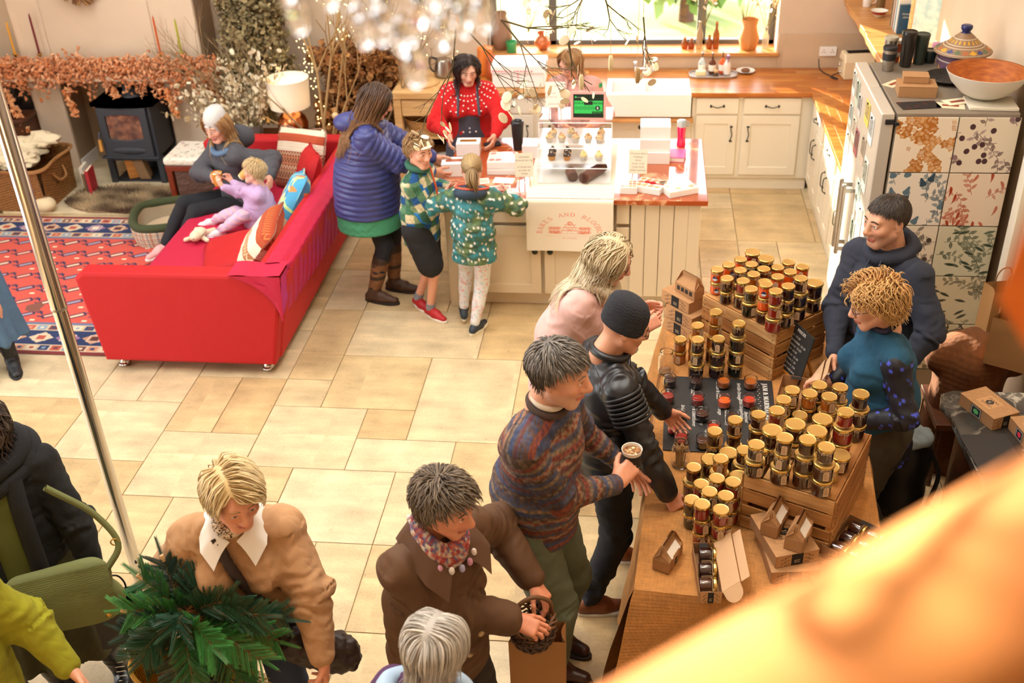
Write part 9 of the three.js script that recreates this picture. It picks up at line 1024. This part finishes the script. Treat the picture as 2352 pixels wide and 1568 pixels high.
{const r=rng(121),disc=elli(0.016,0.021,0.0012,0,0,0,12,6);const hang=(label,p,dirs,discs,depth)=>{const t=thing('hanging_branch',label,'branch',p),g=[],tips=[];for(const[o,d,len,rad]of dirs){branching(r,V(...o),V(...d).normalize(),len,rad,depth,g,tips,0.55);}part(t,'twigs',g,mat('#5a4a2e',0.85));const L=[];for(let i=0;i<discs;i++){const q=tips[floor_(r()*tips.length)];L.push({p:q.clone().add(V((r()- 0.5)*0.06,-0.02 - r()*0.05,(r()- 0.5)*0.06)),q:rq(r),s:0.7 + r()*0.7,c:mixc(lin('#f4ead2'),lin('#d9c49a'),r())});}instanced(t,'honesty_discs',disc,mat('#ffffff',0.5),L);part(t,'hanging_thread',rod([0,0,0],[0,H - p[1],0],0.0012,0.0012,5),M.twine);return t;};
hang('lichened twig hanging straight down before the woman in red, with papery discs',[-0.84,2.95,-4.78],[[[0,0,0],[0.05,-1,0.1],0.24,0.0065]],34,4);hang('dark forked twig spreading right above the foam box',[-0.62,2.72,-4.7],[[[0,0,0],[0.8,-0.25,0],0.12,0.005],[[0,0,0],[0.5,-0.6,0.1],0.13,0.005]],20,4);hang('twig with dark buds hanging in front of the kitchen window',[-0.2,2.86,-4.84],[[[0,0,0],[0.3,-0.9,0],0.12,0.005],[[0,0,0],[-0.5,-0.6,0],0.1,0.0045]],16,4);hang('short mossy twig hanging above the woman in pink by the sink',[-0.33,2.62,-4.75],[[[0,0,0],[0.15,-1,0],0.1,0.006]],3,2);hang('small twig with seed discs hanging at the window centre',[0.0,2.7,-4.8],[[[0,0,0],[0.1,-1,0],0.08,0.004]],12,3);
for(const[x,y,z,l]of[[-0.27,2.47,-4.7,'pale seed pod hanging on a thread in front of the sink'],[-0.02,2.5,-4.7,'brown knobbly seed pod hanging on a thread before the tap'],[-0.14,2.55,-4.72,'leafy sprig hanging on a thread in front of the window']]){const t=thing('hanging_seed_pod',l,'ornament',[x,y,z]);part(t,'pod',[0,1,2].map((i)=>elli(0.008,0.036,0.008,0.005*cos(i*2.1),-0.03,0.005*sin(i*2.1))),mat(l.startsWith('brown')?'#a98a5c':'#d9c9a0',0.7));part(t,'hanging_thread',rod([0,0,0],[0,H - y,0],0.001,0.001,5),M.twine);}}
{const t=thing('chrome_pole','tall chrome support pole with a joint ring at the left','pole',[-2.51,0,-3.82]);part(t,'lower_tube',cyl(0.031,0.031,1.72,0,0.0,0,32),M.chrome);part(t,'upper_tube',cyl(0.034,0.034,3.58,0,1.72,0,32),M.chrome);part(t,'joint_ring',lathe([[0.031,1.712],[0.0355,1.714],[0.0355,1.724],[0.034,1.726]],32),M.steel);part(t,'bolt',[rod([0.02,0.24,0.024],[0.024,0.24,0.03],0.006),rod([0.026,0.2,0.016],[0.032,0.2,0.02],0.006)],M.black);}
{const wood=mat('#c99a68',0.9,{map:T.pine}),a=V(0.053,3.543,-0.284),b=V(0.213,3.634,-0.332),d=b.clone().sub(a).normalize(),t=thing('mezzanine_handrail','broad rounded wooden handrail crossing the bottom right corner, out of focus','handrail',[0,0,0]);part(t,'rail',rod(a.clone().addScaledVector(d,-0.7),a.clone().addScaledVector(d,1.6),0.1,0.1,40),wood);for(const k of[-0.55,0.9,1.5]){const p=a.clone().addScaledVector(d,k);part(t,'baluster',rod([p.x,2.6,p.z + 0.06],[p.x,p.y,p.z + 0.06],0.02),wood);}
const w=V(0.244,3.628,-0.665),e1=V(0.013,0.049,-0.02).multiplyScalar(3),e2=V(0.016,-0.021,0.019).multiplyScalar(4),e3=V(0.25,-0.13,-0.62).normalize().multiplyScalar(0.1),P=[],I=[];for(let i=0;i<8;i++){const q=w.clone();if(i&1)q.add(e1);if(i&2)q.add(e2);if(i&4)q.add(e3);P.push(q.x,q.y,q.z);}for(const[p,q,r,s]of[[0,1,3,2],[4,6,7,5],[0,4,5,1],[2,3,7,6],[0,2,6,4],[1,5,7,3]])I.push(p,q,r,p,r,s);const g=new THREE.BufferGeometry();g.setAttribute('position',new THREE.Float32BufferAttribute(P,3));g.setIndex(I);const h=g.toNonIndexed();h.computeVertexNormals();solo('wooden_newel',boxUV(h,2),mat('#e6a758',0.5,{map:T.pine}),'orange wooden beam end jutting in at the right edge, out of focus','beam');}

scene.traverse((o)=>{if(o.isMesh){o.castShadow=true;o.receiveShadow=true;}if(o.isPointLight||o.isSpotLight)o.castShadow=true;});
renderer.render(scene,camera);
